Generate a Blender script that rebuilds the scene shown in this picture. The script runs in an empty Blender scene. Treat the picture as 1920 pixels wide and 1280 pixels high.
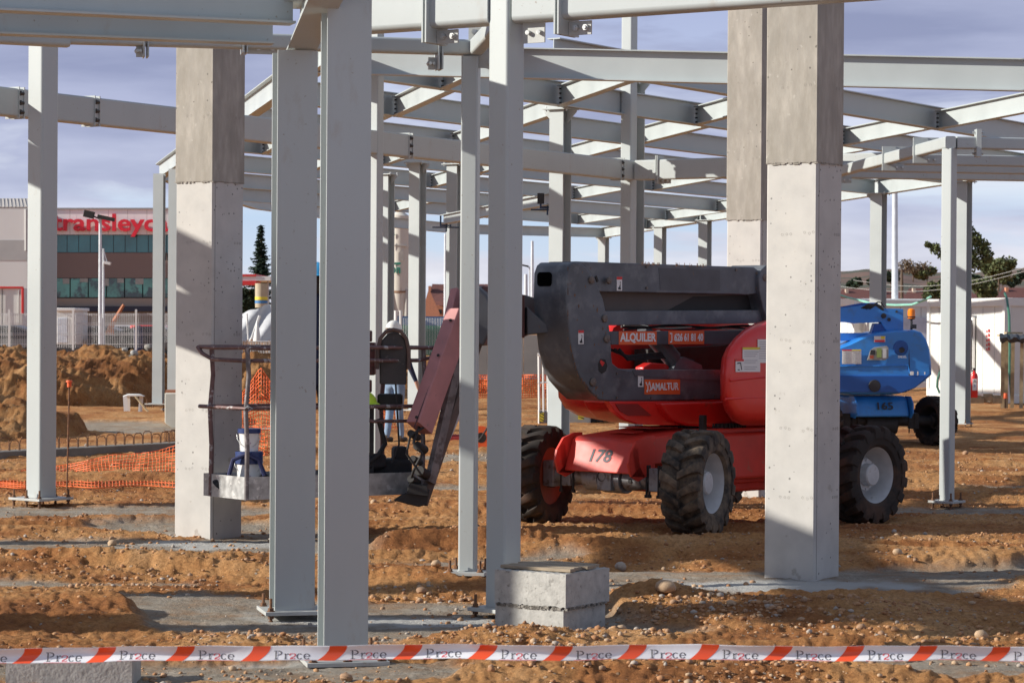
import bpy, math, random
import numpy as np
from mathutils import Vector, Matrix
R = math.radians
random.seed(7)
S = bpy.context.scene
COL = S.collection

# ------------------------------------------------------------------ camera
F = 4800.0                       # focal length in photo pixels (1920 wide)
EYE = 1.75
PITCH = math.atan(40 / F)
ROLL = 0.0065
look = Vector((0, math.cos(PITCH), -math.sin(PITCH)))
r0 = Vector((1, 0, 0)); u0 = r0.cross(look)
right = r0 * math.cos(ROLL) + u0 * math.sin(ROLL)
up = u0 * math.cos(ROLL) - r0 * math.sin(ROLL)
cd = bpy.data.cameras.new('camera'); cam = bpy.data.objects.new('camera', cd); COL.objects.link(cam)
cam.matrix_world = Matrix(((right.x, up.x, -look.x, 0), (right.y, up.y, -look.y, 0), (right.z, up.z, -look.z, EYE), (0, 0, 0, 1)))
cd.sensor_width = 36; cd.lens = 36 * F / 1920; cd.clip_end = 6000; cd.clip_start = 0.5
cd.dof.use_dof = True; cd.dof.focus_distance = 18; cd.dof.aperture_fstop = 13
S.camera = cam

# ------------------------------------------------------------------ world, sun, exposure
SUN_EL, SUN_AZ = 22.5, 7.5       # sun stands left of the camera, a little behind it
to_sun = Vector((-math.cos(R(SUN_AZ)) * math.cos(R(SUN_EL)), -math.sin(R(SUN_AZ)) * math.cos(R(SUN_EL)), math.sin(R(SUN_EL))))
sd = bpy.data.lights.new('sun', 'SUN'); so = bpy.data.objects.new('sun', sd); COL.objects.link(so)
sd.energy = 5.0; sd.angle = R(0.6); sd.color = (1.0, 0.95, 0.86)
so.rotation_euler = to_sun.to_track_quat('Z', 'Y').to_euler()
so.location = (-20, 0, 20)
W = bpy.data.worlds.new("World"); S.world = W; W.use_nodes = True
nt = W.node_tree; nt.nodes.clear()
def N(nt, t, **k):
    n = nt.nodes.new(t)
    for a, b in k.items():
        if a.startswith('i_'):
            n.inputs[a[2:].replace('_', ' ')].default_value = b
        else: setattr(n, a, b)
    return n
def ramp(nt, stops, interp='LINEAR'):
    n = nt.nodes.new('ShaderNodeValToRGB'); cr = n.color_ramp; cr.interpolation = interp
    while len(cr.elements) > 1: cr.elements.remove(cr.elements[-1])
    cr.elements[0].position = stops[0][0]; cr.elements[0].color = tuple(stops[0][1]) + (1,)
    for p, c in stops[1:]:
        e = cr.elements.new(p); e.color = tuple(c) + (1,)
    return n
L = nt.links.new
out = N(nt, 'ShaderNodeOutputWorld'); bg = N(nt, 'ShaderNodeBackground'); bg.inputs[1].default_value = 0.1
sky = N(nt, 'ShaderNodeTexSky', sky_type='NISHITA'); sky.sun_disc = False
sky.sun_elevation = R(SUN_EL); sky.sun_rotation = math.atan2(to_sun.x, to_sun.y)
sky.air_density = 1.0; sky.dust_density = 0.6; sky.ozone_density = 1.5
tc = N(nt, 'ShaderNodeTexCoord'); sep = N(nt, 'ShaderNodeSeparateXYZ'); L(tc.outputs['Generated'], sep.inputs[0])
# flatten the clouds towards the horizon: project the direction on a cloud layer
zz = N(nt, 'ShaderNodeMath', operation='ADD'); L(sep.outputs[2], zz.inputs[0]); zz.inputs[1].default_value = 0.035
zm = N(nt, 'ShaderNodeMath', operation='MAXIMUM'); L(zz.outputs[0], zm.inputs[0]); zm.inputs[1].default_value = 0.012
dx = N(nt, 'ShaderNodeMath', operation='DIVIDE'); L(sep.outputs[0], dx.inputs[0]); L(zm.outputs[0], dx.inputs[1])
dy = N(nt, 'ShaderNodeMath', operation='DIVIDE'); L(sep.outputs[1], dy.inputs[0]); L(zm.outputs[0], dy.inputs[1])
cmb = N(nt, 'ShaderNodeCombineXYZ'); L(dx.outputs[0], cmb.inputs[0]); L(dy.outputs[0], cmb.inputs[1])
cmb2 = N(nt, 'ShaderNodeVectorMath', operation='MULTIPLY'); L(tc.outputs['Generated'], cmb2.inputs[0]); cmb2.inputs[1].default_value = (5.5, 5.5, 30)
cn = N(nt, 'ShaderNodeTexNoise'); cn.inputs['Scale'].default_value = 1.0; cn.inputs['Detail'].default_value = 7; cn.inputs['Roughness'].default_value = 0.55
cn.inputs['Distortion'].default_value = 0.4
L(cmb2.outputs[0], cn.inputs['Vector'])
cov = ramp(nt, [(0.42, (0, 0, 0)), (0.52, (1, 1, 1))]); L(cn.outputs['Fac'], cov.inputs[0])
# cloud body colour by elevation: creamy near the horizon, lavender grey above
cc = ramp(nt, [(0.0, (6.2, 6.3, 7.1)), (0.02, (6.3, 6.3, 7.0)), (0.045, (4.6, 4.9, 6.3)), (0.08, (3.3, 3.6, 5.2)), (0.13, (2.8, 3.1, 4.6)), (0.2, (2.3, 2.6, 3.7)), (0.5, (2.2, 2.5, 3.3)), (1.0, (2.4, 2.6, 3.2))])
L(sep.outputs[2], cc.inputs[0])
bl = ramp(nt, [(0.0, (5.4, 5.9, 7.2)), (0.02, (5.2, 6.0, 7.4)), (0.04, (4.3, 5.6, 7.5)), (0.055, (6.4, 6.8, 7.8)), (0.08, (5.6, 5.9, 7.3)), (0.10, (3.9, 4.4, 6.4)), (0.13, (3.4, 3.8, 5.8)), (0.2, (2.2, 2.8, 4.2)), (1.0, (1.9, 2.6, 4.1))])
L(sep.outputs[2], bl.inputs[0])
mxs = N(nt, 'ShaderNodeMix', data_type='RGBA'); mxs.inputs[0].default_value = 0.12
L(bl.outputs[0], mxs.inputs[6]); L(sky.outputs[0], mxs.inputs[7])
cn2 = N(nt, 'ShaderNodeTexNoise'); cn2.inputs['Scale'].default_value = 2.2; cn2.inputs['Detail'].default_value = 5
L(cmb2.outputs[0], cn2.inputs['Vector'])
c2 = ramp(nt, [(0.35, (0.80, 0.82, 0.86)), (0.65, (1.12, 1.12, 1.08))]); L(cn2.outputs['Fac'], c2.inputs[0])
cm = N(nt, 'ShaderNodeMix', data_type='RGBA', blend_type='MULTIPLY'); cm.inputs[0].default_value = 1
L(cc.outputs[0], cm.inputs[6]); L(c2.outputs[0], cm.inputs[7])
fin = N(nt, 'ShaderNodeMix', data_type='RGBA'); L(cov.outputs[0], fin.inputs[0]); L(mxs.outputs[2], fin.inputs[6]); L(cm.outputs[2], fin.inputs[7])
L(fin.outputs[2], bg.inputs[0]); L(bg.outputs[0], out.inputs[0])
S.view_settings.view_transform = 'Standard'; S.view_settings.look = 'None'
S.view_settings.exposure = 0.34; S.view_settings.gamma = 1.0
S.render.engine = 'CYCLES'; S.cycles.max_bounces = 6

# ------------------------------------------------------------------ pixel geometry helpers
CAM = Vector((0, 0, EYE))
def ray(px, py):
    return look * F + right * (px - 960) + up * (640 - py)
def gp(px, py, z=0.0):
    d = ray(px, py); t = (z - EYE) / d.z
    return CAM + d * t
def at(px, py, Y):
    d = ray(px, py); return CAM + d * (Y / d.y)
def on_plane(px, py, p, n):
    d = ray(px, py); return CAM + d * ((p - CAM).dot(n) / d.dot(n))
def hdir(deg):                   # horizontal direction, degrees right of the view axis
    return Vector((math.sin(R(deg)), math.cos(R(deg)), 0))

# ------------------------------------------------------------------ numpy noise and the ground height
def _hash(ix, iy, s):
    h = (ix.astype(np.int64) * 374761393 + iy.astype(np.int64) * 668265263 + s * 1442695041) & 0xffffffff
    h = ((h ^ (h >> 13)) * 1274126177) & 0xffffffff
    return ((h ^ (h >> 16)) & 0xffff) / 65535.0
def vnoise(x, y, s=0):
    x = np.asarray(x, float); y = np.asarray(y, float)
    ix = np.floor(x); iy = np.floor(y); fx = x - ix; fy = y - iy
    fx = fx * fx * (3 - 2 * fx); fy = fy * fy * (3 - 2 * fy)
    a = _hash(ix, iy, s); b = _hash(ix + 1, iy, s); c = _hash(ix, iy + 1, s); d = _hash(ix + 1, iy + 1, s)
    return (a * (1 - fx) + b * fx) * (1 - fy) + (c * (1 - fx) + d * fx) * fy
def fbm(x, y, o=4, s=0, g=0.5):
    t = 0; a = 1; n = 0
    for k in range(o):
        t = t + a * vnoise(x * 2 ** k + 17.3 * k, y * 2 ** k + 9.1 * k, s + k); n += a; a *= g
    return t / n
def sstep(a, b, x):
    t = np.clip((x - a) / (b - a), 0, 1); return t * t * (3 - 2 * t)

# strips of grey lean concrete: pixel ends on the ground and half width in metres
STRIPS = [((-60, 1092), (330, 1098), .13), ((330, 1130), (700, 1180), .62), ((520, 1165), (960, 1172), .72), ((700, 1150), (1000, 1150), .5),
          ((1120, 1110), (1290, 1095), .62), ((1240, 1088), (1720, 1092), .62), ((1700, 1085), (1990, 1075), .38), ((1130, 1180), (1260, 1190), .2),
          ((-60, 965), (330, 962), .75), ((60, 1030), (560, 1022), .75), ((300, 990), (560, 1010), .6), ((-60, 1052), (100, 1040), .3),
          ((80, 1262), (760, 1262), .42), ((1560, 1252), (1990, 1258), .33),
          ((690, 916), (980, 916), .35), ((1560, 958), (1990, 962), .55), ((1560, 822), (1990, 838), 1.0),
          ((180, 800), (360, 808), 1.6), ((820, 862), (1080, 856), .9), ((1060, 1046), (700, 1066), .12), ((1560, 912), (1990, 916), .25)]
STR = [(gp(*a), gp(*b), w) for a, b, w in STRIPS]
# low banks of pushed-up soil: centre pixel, half length, half depth, height
BANKS = [(120, 1150, 1.25, 1.0, .10), (250, 1068, 1.9, .45, .09), (770, 1098, .75, .42, .10), (820, 1030, 2.2, .5, .10), (1560, 1160, 1.8, .55, .09),
         (1230, 1150, .45, .35, .10), (1350, 1040, 2.4, .45, .06), (1800, 1060, 1.5, .45, .08), (300, 985, .7, .35, .08), (180, 905, 3.0, .8, .10), (1500, 1262, 1.2, .3, .05), (1000, 1205, .55, .22, .05),
         (850, 960, 3.0, .5, .07), (1750, 900, 2.2, .8, .06), (1000, 1272, 1.5, .3, .05), (640, 790, 4, 3, .1)]
BNK = [(gp(a, b), l, d, h) for a, b, l, d, h in BANKS]
RUTS = [(19.2, .05, .19), (21.1, .05, .19), (25.6, -.12, .2), (27.6, -.12, .2), (31.5, .1, .22), (33.6, .1, .22), (38.5, -.2, .25), (41, -.2, .25), (17.0, -.16, .17), (13.1, .09, .15)]
def grey_mask(x, y):
    x = np.asarray(x, float); y = np.asarray(y, float)
    m = np.zeros_like(x)
    wob = (fbm(x * 1.1, y * 1.1, 4, 31) - .5) * 0.55 + (fbm(x * 6, y * 6, 3, 5) - .5) * 0.22
    for a, b, w in STR:
        ax, ay, bx, by = a.x, a.y, b.x, b.y
        L2 = (bx - ax) ** 2 + (by - ay) ** 2
        t = np.clip(((x - ax) * (bx - ax) + (y - ay) * (by - ay)) / L2, 0, 1)
        d = np.hypot(x - ax - t * (bx - ax), y - ay - t * (by - ay))
        m = np.maximum(m, sstep(0.09, -0.09, d - w - wob * min(1, w * 2)))
    return m
def pale_mask(x, y):
    m = np.zeros_like(x)
    for u, v, rx, ry in ((1500, 1097, 1.0, .5), (400, 1022, .9, .5), (600, 1225, .5, .5), (545, 1160, .4, .4), (720, 1165, 1.0, .3)):
        p = gp(u, v); q = np.hypot((x - p.x) / rx, (y - p.y) / ry) + (fbm(x * 3, y * 3, 4, 88) - .5) * 1.3
        m = np.maximum(m, sstep(1.0, .55, q))
    return m
def base_z(x, y):
    x = np.asarray(x, float); y = np.asarray(y, float)
    dip = -0.31 * sstep(32, 42, y) * sstep(1.5, 5, x) * (1 - 0.5 * sstep(52, 66, y))
    return dip
def soil_z(x, y, m=None):
    x = np.asarray(x, float); y = np.asarray(y, float)
    if m is None: m = grey_mask(x, y)
    s = 1 - m
    near = 1 - sstep(70, 130, y)
    h = 0.018 * s * near
    h = h + (fbm(x * .45, y * 1.5, 4, 3) - .5) * .13 * s * near
    h = h + (fbm(x * 2.2, y * 3.2, 4, 11) - .5) * .05 * s * near
    c = fbm(x * 11, y * 11, 3, 21); h = h + (np.abs(c - .5) * -2 + .3) * .036 * s * (1 - sstep(35, 60, y))
    h = h + (fbm(x * 30, y * 30, 2, 41) - .5) * (.012 * s + .010) * (1 - sstep(25, 40, y)) + (fbm(x * 4, y * 6, 3, 43) - .5) * .022 * m * near
    for (r0_, r1_, w_) in RUTS:
        cy = r0_ + r1_ * x + .25 * np.sin(x * .55 + r0_); d = (y - cy); lug = .5 + .5 * np.sin(x * 26 + np.abs(d) * 22)
        h = h - near * (.25 + .75 * s) * (np.exp(-(d / w_) ** 4) * (.035 + .018 * lug) - .03 * np.exp(-((np.abs(d) - w_ * 1.35) / (w_ * .4)) ** 2)) * sstep(.25, .5, vnoise(x * .35 + r0_, y * 0 + 3, 91) + .15)
    for p, l, d, hh in BNK:
        q = ((x - p.x) / l) ** 2 + ((y - p.y) / d) ** 2
        h = h + hh * np.exp(-q * 1.4) * (.25 + .75 * s) * (.7 + .6 * fbm(x * 1.5, y * 1.5, 2, 77))
    return np.maximum(h, -.05) + base_z(x, y)
def gz(x, y):
    return float(soil_z(np.array([x]), np.array([y]))[0])

# ------------------------------------------------------------------ materials
MATS = {}
def mat(name, col, rough=.6, metal=0., var=.12, vscale=6, bump=0., bscale=60, col2=None, c2scale=3, c2lo=.55, c2hi=.62, spec=.5, coat=0., stretch=None, emit=None, alpha=None, detail=5, specks=None, spk=(34, .70), pores=0):
    if name in MATS: return MATS[name]
    m = bpy.data.materials.new(name); m.use_nodes = True; t = m.node_tree; b = t.nodes['Principled BSDF']
    b.inputs['Roughness'].default_value = rough; b.inputs['Metallic'].default_value = metal
    b.inputs['Specular IOR Level'].default_value = spec
    if coat: b.inputs['Coat Weight'].default_value = coat; b.inputs['Coat Roughness'].default_value = .12
    tc = t.nodes.new('ShaderNodeTexCoord'); vec = tc.outputs['Object']
    if stretch:
        mp = t.nodes.new('ShaderNodeMapping'); mp.inputs['Scale'].default_value = stretch; t.links.new(vec, mp.inputs[0]); vec = mp.outputs[0]
    nz = t.nodes.new('ShaderNodeTexNoise'); nz.inputs['Scale'].default_value = vscale; nz.inputs['Detail'].default_value = detail; t.links.new(vec, nz.inputs['Vector'])
    lo = tuple(c * (1 - var) for c in col); hi = tuple(min(1, c * (1 + var)) for c in col)
    rp = ramp(t, [(.3, lo), (.7, hi)]); t.links.new(nz.outputs['Fac'], rp.inputs[0]); o = rp.outputs[0]
    if col2 is not None:
        n2 = t.nodes.new('ShaderNodeTexNoise'); n2.inputs['Scale'].default_value = c2scale; n2.inputs['Detail'].default_value = 8; n2.inputs['Roughness'].default_value = .65
        t.links.new(vec, n2.inputs['Vector'])
        r2 = ramp(t, [(c2lo, (0, 0, 0)), (c2hi, (1, 1, 1))]); t.links.new(n2.outputs['Fac'], r2.inputs[0])
        mx = t.nodes.new('ShaderNodeMix'); mx.data_type = 'RGBA'; t.links.new(r2.outputs[0], mx.inputs[0]); t.links.new(o, mx.inputs[6]); mx.inputs[7].default_value = tuple(col2) + (1,); o = mx.outputs[2]
    if specks:
        n4 = t.nodes.new('ShaderNodeTexNoise'); n4.inputs['Scale'].default_value = spk[0]; n4.inputs['Detail'].default_value = 3; t.links.new(tc.outputs['Object'], n4.inputs['Vector'])
        n5 = t.nodes.new('ShaderNodeTexNoise'); n5.inputs['Scale'].default_value = 1.7; n5.inputs['Detail'].default_value = 4; t.links.new(tc.outputs['Object'], n5.inputs['Vector'])
        sm = t.nodes.new('ShaderNodeMath'); sm.operation = 'MULTIPLY_ADD'; sm.inputs[1].default_value = .35; t.links.new(n5.outputs['Fac'], sm.inputs[0]); t.links.new(n4.outputs['Fac'], sm.inputs[2])
        r4 = ramp(t, [(spk[1] + .25, (0, 0, 0)), (spk[1] + .31, (.7, .7, .7))]); t.links.new(sm.outputs[0], r4.inputs[0])
        m4 = t.nodes.new('ShaderNodeMix'); m4.data_type = 'RGBA'; t.links.new(r4.outputs[0], m4.inputs[0]); t.links.new(o, m4.inputs[6]); m4.inputs[7].default_value = tuple(specks) + (1,); o = m4.outputs[2]
    if pores:
        vp = t.nodes.new('ShaderNodeTexVoronoi'); vp.inputs['Scale'].default_value = pores; t.links.new(tc.outputs['Object'], vp.inputs['Vector'])
        sc_ = t.nodes.new('ShaderNodeSeparateColor'); t.links.new(vp.outputs['Color'], sc_.inputs[0])
        r5 = ramp(t, [(0, (0, 0, 0)), (.72, (0, 0, 0)), (1, (.22, .22, .22))]); t.links.new(sc_.outputs[0], r5.inputs[0])
        l5 = t.nodes.new('ShaderNodeMath'); l5.operation = 'LESS_THAN'; t.links.new(vp.outputs['Distance'], l5.inputs[0]); t.links.new(r5.outputs[0], l5.inputs[1])
        m5 = t.nodes.new('ShaderNodeMix'); m5.data_type = 'RGBA'; t.links.new(l5.outputs[0], m5.inputs[0]); t.links.new(o, m5.inputs[6]); m5.inputs[7].default_value = tuple(c * .45 for c in col) + (1,); o = m5.outputs[2]
    t.links.new(o, b.inputs['Base Color'])
    rr = ramp(t, [(.3, (rough * .85,) * 3), (.7, (min(1, rough * 1.15),) * 3)]); t.links.new(nz.outputs['Fac'], rr.inputs[0]); t.links.new(rr.outputs[0], b.inputs['Roughness'])
    if bump:
        n3 = t.nodes.new('ShaderNodeTexNoise'); n3.inputs['Scale'].default_value = bscale; n3.inputs['Detail'].default_value = 6; t.links.new(vec, n3.inputs['Vector'])
        bp = t.nodes.new('ShaderNodeBump'); bp.inputs['Strength'].default_value = .6; bp.inputs['Distance'].default_value = bump; t.links.new(n3.outputs['Fac'], bp.inputs['Height']); t.links.new(bp.outputs[0], b.inputs['Normal'])
    if emit: b.inputs['Emission Color'].default_value = tuple(emit) + (1,); b.inputs['Emission Strength'].default_value = 1
    if alpha is not None: b.inputs['Alpha'].default_value = alpha
    MATS[name] = m; return m
STEEL = mat('painted_steel', (.435, .47, .465), .42, 0, .05, 2.2, .0006, 25, col2=(.40, .39, .36), c2scale=5, c2lo=.60, c2hi=.74, stretch=(1, 1, .35), specks=(.24, .19, .14), spk=(42, .63))
STEELB = mat('painted_steel_roof', (.44, .48, .48), .45, 0, .05, 2)
PLATE = mat('plate_steel', (.44, .45, .43), .5, 0, .1, 8, col2=(.30, .26, .2), c2scale=12, c2lo=.62, c2hi=.72)
GALV = mat('zinc_bolt', (.55, .56, .55), .35, .6, .15, 30)
BLACKBOLT = mat('black_bolt', (.07, .065, .06), .5, .5, .2, 30)
RUST = mat('rusty_steel', (.16, .085, .05), .85, .1, .35, 30, .001, 120, col2=(.28, .13, .06), c2scale=40, c2lo=.5, c2hi=.6)
CONC_LO = mat('cast_concrete_new', (.51, .495, .465), .9, 0, .10, 5, .0015, 90, col2=(.56, .54, .5), c2scale=2.2, c2lo=.5, c2hi=.68, pores=26, specks=(.36, .33, .29), spk=(14, .62))
CONC_UP = mat('cast_concrete_old', (.38, .35, .305), .92, 0, .18, 9, .002, 70, col2=(.28, .255, .215), c2scale=5, c2lo=.40, c2hi=.70, stretch=(1.6, 1.6, .5), pores=22, specks=(.46, .43, .38), spk=(20, .60))
CONC_BLK = mat('block_concrete', (.44, .43, .40), .95, 0, .16, 18, .006, 55, col2=(.27, .26, .24), c2scale=26, c2lo=.58, c2hi=.66)
CONC_DK = mat('concrete_mark', (.27, .25, .22), .95, 0, .2, 40)
WOOD = mat('weathered_wood', (.34, .27, .19), .85, 0, .25, 12, .001, 80, stretch=(1, 8, 8))
WOODY = mat('pine_wood', (.42, .32, .19), .8, 0, .2, 12, .001, 60)
RED = mat('red_paint', (.70, .024, .018), .33, 0, .08, 3, col2=(.40, .05, .03), c2scale=6, c2lo=.6, c2hi=.75, coat=.3, specks=(.32, .14, .09), spk=(40, .65))
REDC = mat('red_chassis_paint', (.74, .060, .038), .45, 0, .12, 5, col2=(.42, .16, .09), c2scale=9, c2lo=.62, c2hi=.75)
DGREY = mat('dark_grey_paint', (.085, .09, .10), .48, .1, .25, 5, .0006, 40, col2=(.15, .09, .06), c2scale=7, c2lo=.66, c2hi=.72)
DGREY2 = mat('worn_grey_paint', (.10, .11, .125), .42, .1, .3, 4, .0006, 40, col2=(.17, .18, .19), c2scale=5, c2lo=.50, c2hi=.66, specks=(.17, .09, .055), spk=(30, .62))
BLACK = mat('black_rubber_hose', (.018, .018, .02), .6, 0, .3, 20)
DARK = mat('dark_machinery', (.03, .028, .027), .7, .1, .4, 12)
TYRE = mat('tyre_rubber_dusty_lit', (.038, .032, .027), .85, 0, .25, 9, .002, 60, col2=(.20, .145, .095), c2scale=7, c2lo=.40, c2hi=.64)  # tan dust, lightened to paint in the sun on the front tread
TYRE2 = mat('tyre_rubber_clayed_shade', (.03, .023, .019), .9, 0, .25, 9, .002, 60, col2=(.09, .05, .032), c2scale=4, c2lo=.46, c2hi=.66)  # clayed rubber, kept darker to paint in the shadow on these wheels
RIM = mat('wheel_rim_grey', (.55, .56, .56), .5, .1, .12, 9, col2=(.25, .2, .15), c2scale=9, c2lo=.62, c2hi=.74)
RIMRED = mat('wheel_rim_red', (.35, .09, .05), .6, 0, .2, 9)
AXLE = mat('axle_grey', (.30, .31, .32), .5, .3, .2, 9, col2=(.13, .1, .08), c2scale=9, c2lo=.5, c2hi=.66)
BLUE = mat('blue_paint', (.03, .23, .66), .36, 0, .08, 3, col2=(.05, .17, .40), c2scale=5, c2lo=.55, c2hi=.75, coat=.2, specks=(.10, .16, .28), spk=(30, .65))
WHITE = mat('white_panel', (.74, .74, .70), .55, 0, .04, 2)
WHITE2 = mat('white_trim', (.80, .80, .77), .5, 0, .04, 2)
PAPER = mat('white_label', (.78, .78, .76), .6, 0, .03, 5)
ORANGE = mat('orange_sticker', (.78, .13, .035), .5, 0, .05, 5)
REDST = mat('red_print', (.70, .04, .04), .5, 0, .05, 5)
INK = mat('black_ink', (.03, .03, .035), .6, 0, .1, 5)
GREYINK = mat('grey_ink', (.07, .065, .075), .6, 0, .1, 5)
TAPE_W = mat('white_tape', (.88, .88, .90), .3, 0, .03, 3, .004, 9)
TAPE_R = mat('red_tape_print', (.92, .11, .035), .35, 0, .05, 3)
NET = mat('orange_net', (.85, .17, .04), .6, 0, .12, 5)
ORPL = mat('orange_plastic', (.85, .13, .03), .5, 0, .05, 5)
YEL = mat('yellow_hivis', (.62, .85, .05), .5, 0, .05, 5)
ALU = mat('worn_aluminium', (.40, .40, .39), .45, .35, .3, 14, .001, 60, col2=(.62, .62, .6), c2scale=12, c2lo=.55, c2hi=.62)
RAIL = mat('brown_worn_rail', (.15, .085, .08), .5, .2, .3, 18, col2=(.42, .40, .39), c2scale=16, c2lo=.56, c2hi=.62)
JIB = mat('faded_red_boom', (.46, .20, .19), .5, 0, .12, 6, col2=(.26, .16, .15), c2scale=14, c2lo=.62, c2hi=.7)
DENIM = mat('denim', (.20, .29, .42), .9, 0, .2, 14, .001, 200)
NAVY = mat('navy_cloth', (.018, .025, .06), .9, 0, .2, 14, .002, 60)
SKIN = mat('skin', (.48, .27, .19), .6, 0, .06, 14)
HAIR = mat('dark_hair', (.03, .02, .015), .8)
HIVO = mat('orange_hivis', (.95, .22, .02), .7, 0, .06, 14)
HELW = mat('white_helmet', (.80, .80, .76), .35)
HELB = mat('blue_helmet', (.05, .33, .62), .35)
GLASS = mat('teal_glass', (.035, .19, .22), .12, 0, .3, .6, spec=.8)
GLASSD = mat('green_dark_glass', (.035, .13, .12), .1, 0, .4, .5, spec=.8)
FACB = mat('brown_brick_facade', (.27, .20, .175), .9, 0, .12, 40)
FACB2 = mat('tan_facade', (.38, .31, .25), .9, 0, .08, 20)
LEAF = mat('leaf_green', (.10, .12, .045), .8, 0, .45, 3)
LEAFD = mat('leaf_dark', (.03, .055, .03), .8, 0, .4, 3)
LEAFB = mat('leaf_brown', (.14, .10, .06), .85, 0, .35, 3)
BARK = mat('bark', (.12, .085, .06), .9, 0, .2, 8)
ROOFR = mat('dark_red_tiles', (.13, .045, .035), .8, 0, .2, 5)
BRICKO = mat('orange_brick', (.55, .25, .15), .9, 0, .12, 10)
GREENN = mat('green_mesh', (.03, .20, .14), .8, 0, .15, 4)
MESHW = mat('white_mesh_wire', (.62, .62, .62), .5)
AMBER = mat('amber_lens', (.85, .22, .01), .15, 0, .1, 5)
TARP = mat('grey_tarp', (.50, .51, .53), .6, 0, .15, 1.2, .02, 4)
GREYC = mat('grey_cladding', (.45, .45, .44), .6, 0, .06, 1)
REDX = mat('extinguisher_red', (.72, .03, .025), .3)
BLKSHEET = mat('black_sheet', (.05, .055, .065), .4, 0, .4, 8, .02, 12)
SILO = mat('silo_paint', (.66, .62, .54), .7, 0, .1, .5, col2=(.40, .24, .14), c2scale=.9, c2lo=.58, c2hi=.7, stretch=(2.5, 2.5, .3))
GREENP = mat('green_print', (.02, .25, .17), .6)
BUCKETB = mat('navy_plastic', (.02, .045, .16), .4)
FIGP = mat('pale_green_hose', (.25, .55, .45), .5)
POLEW = mat('white_pole', (.66, .70, .74), .4)
HAZY = mat('hazard_yellow', (.75, .62, .05), .5)
STONEM = [mat('river_stone_tan', (.46, .32, .20), .8, 0, .15, 9, .002, 60), mat('river_stone_grey', (.38, .33, .28), .8, 0, .15, 9, .002, 60), mat('river_stone_brown', (.36, .22, .13), .85, 0, .2, 9, .002, 60)]

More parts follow.
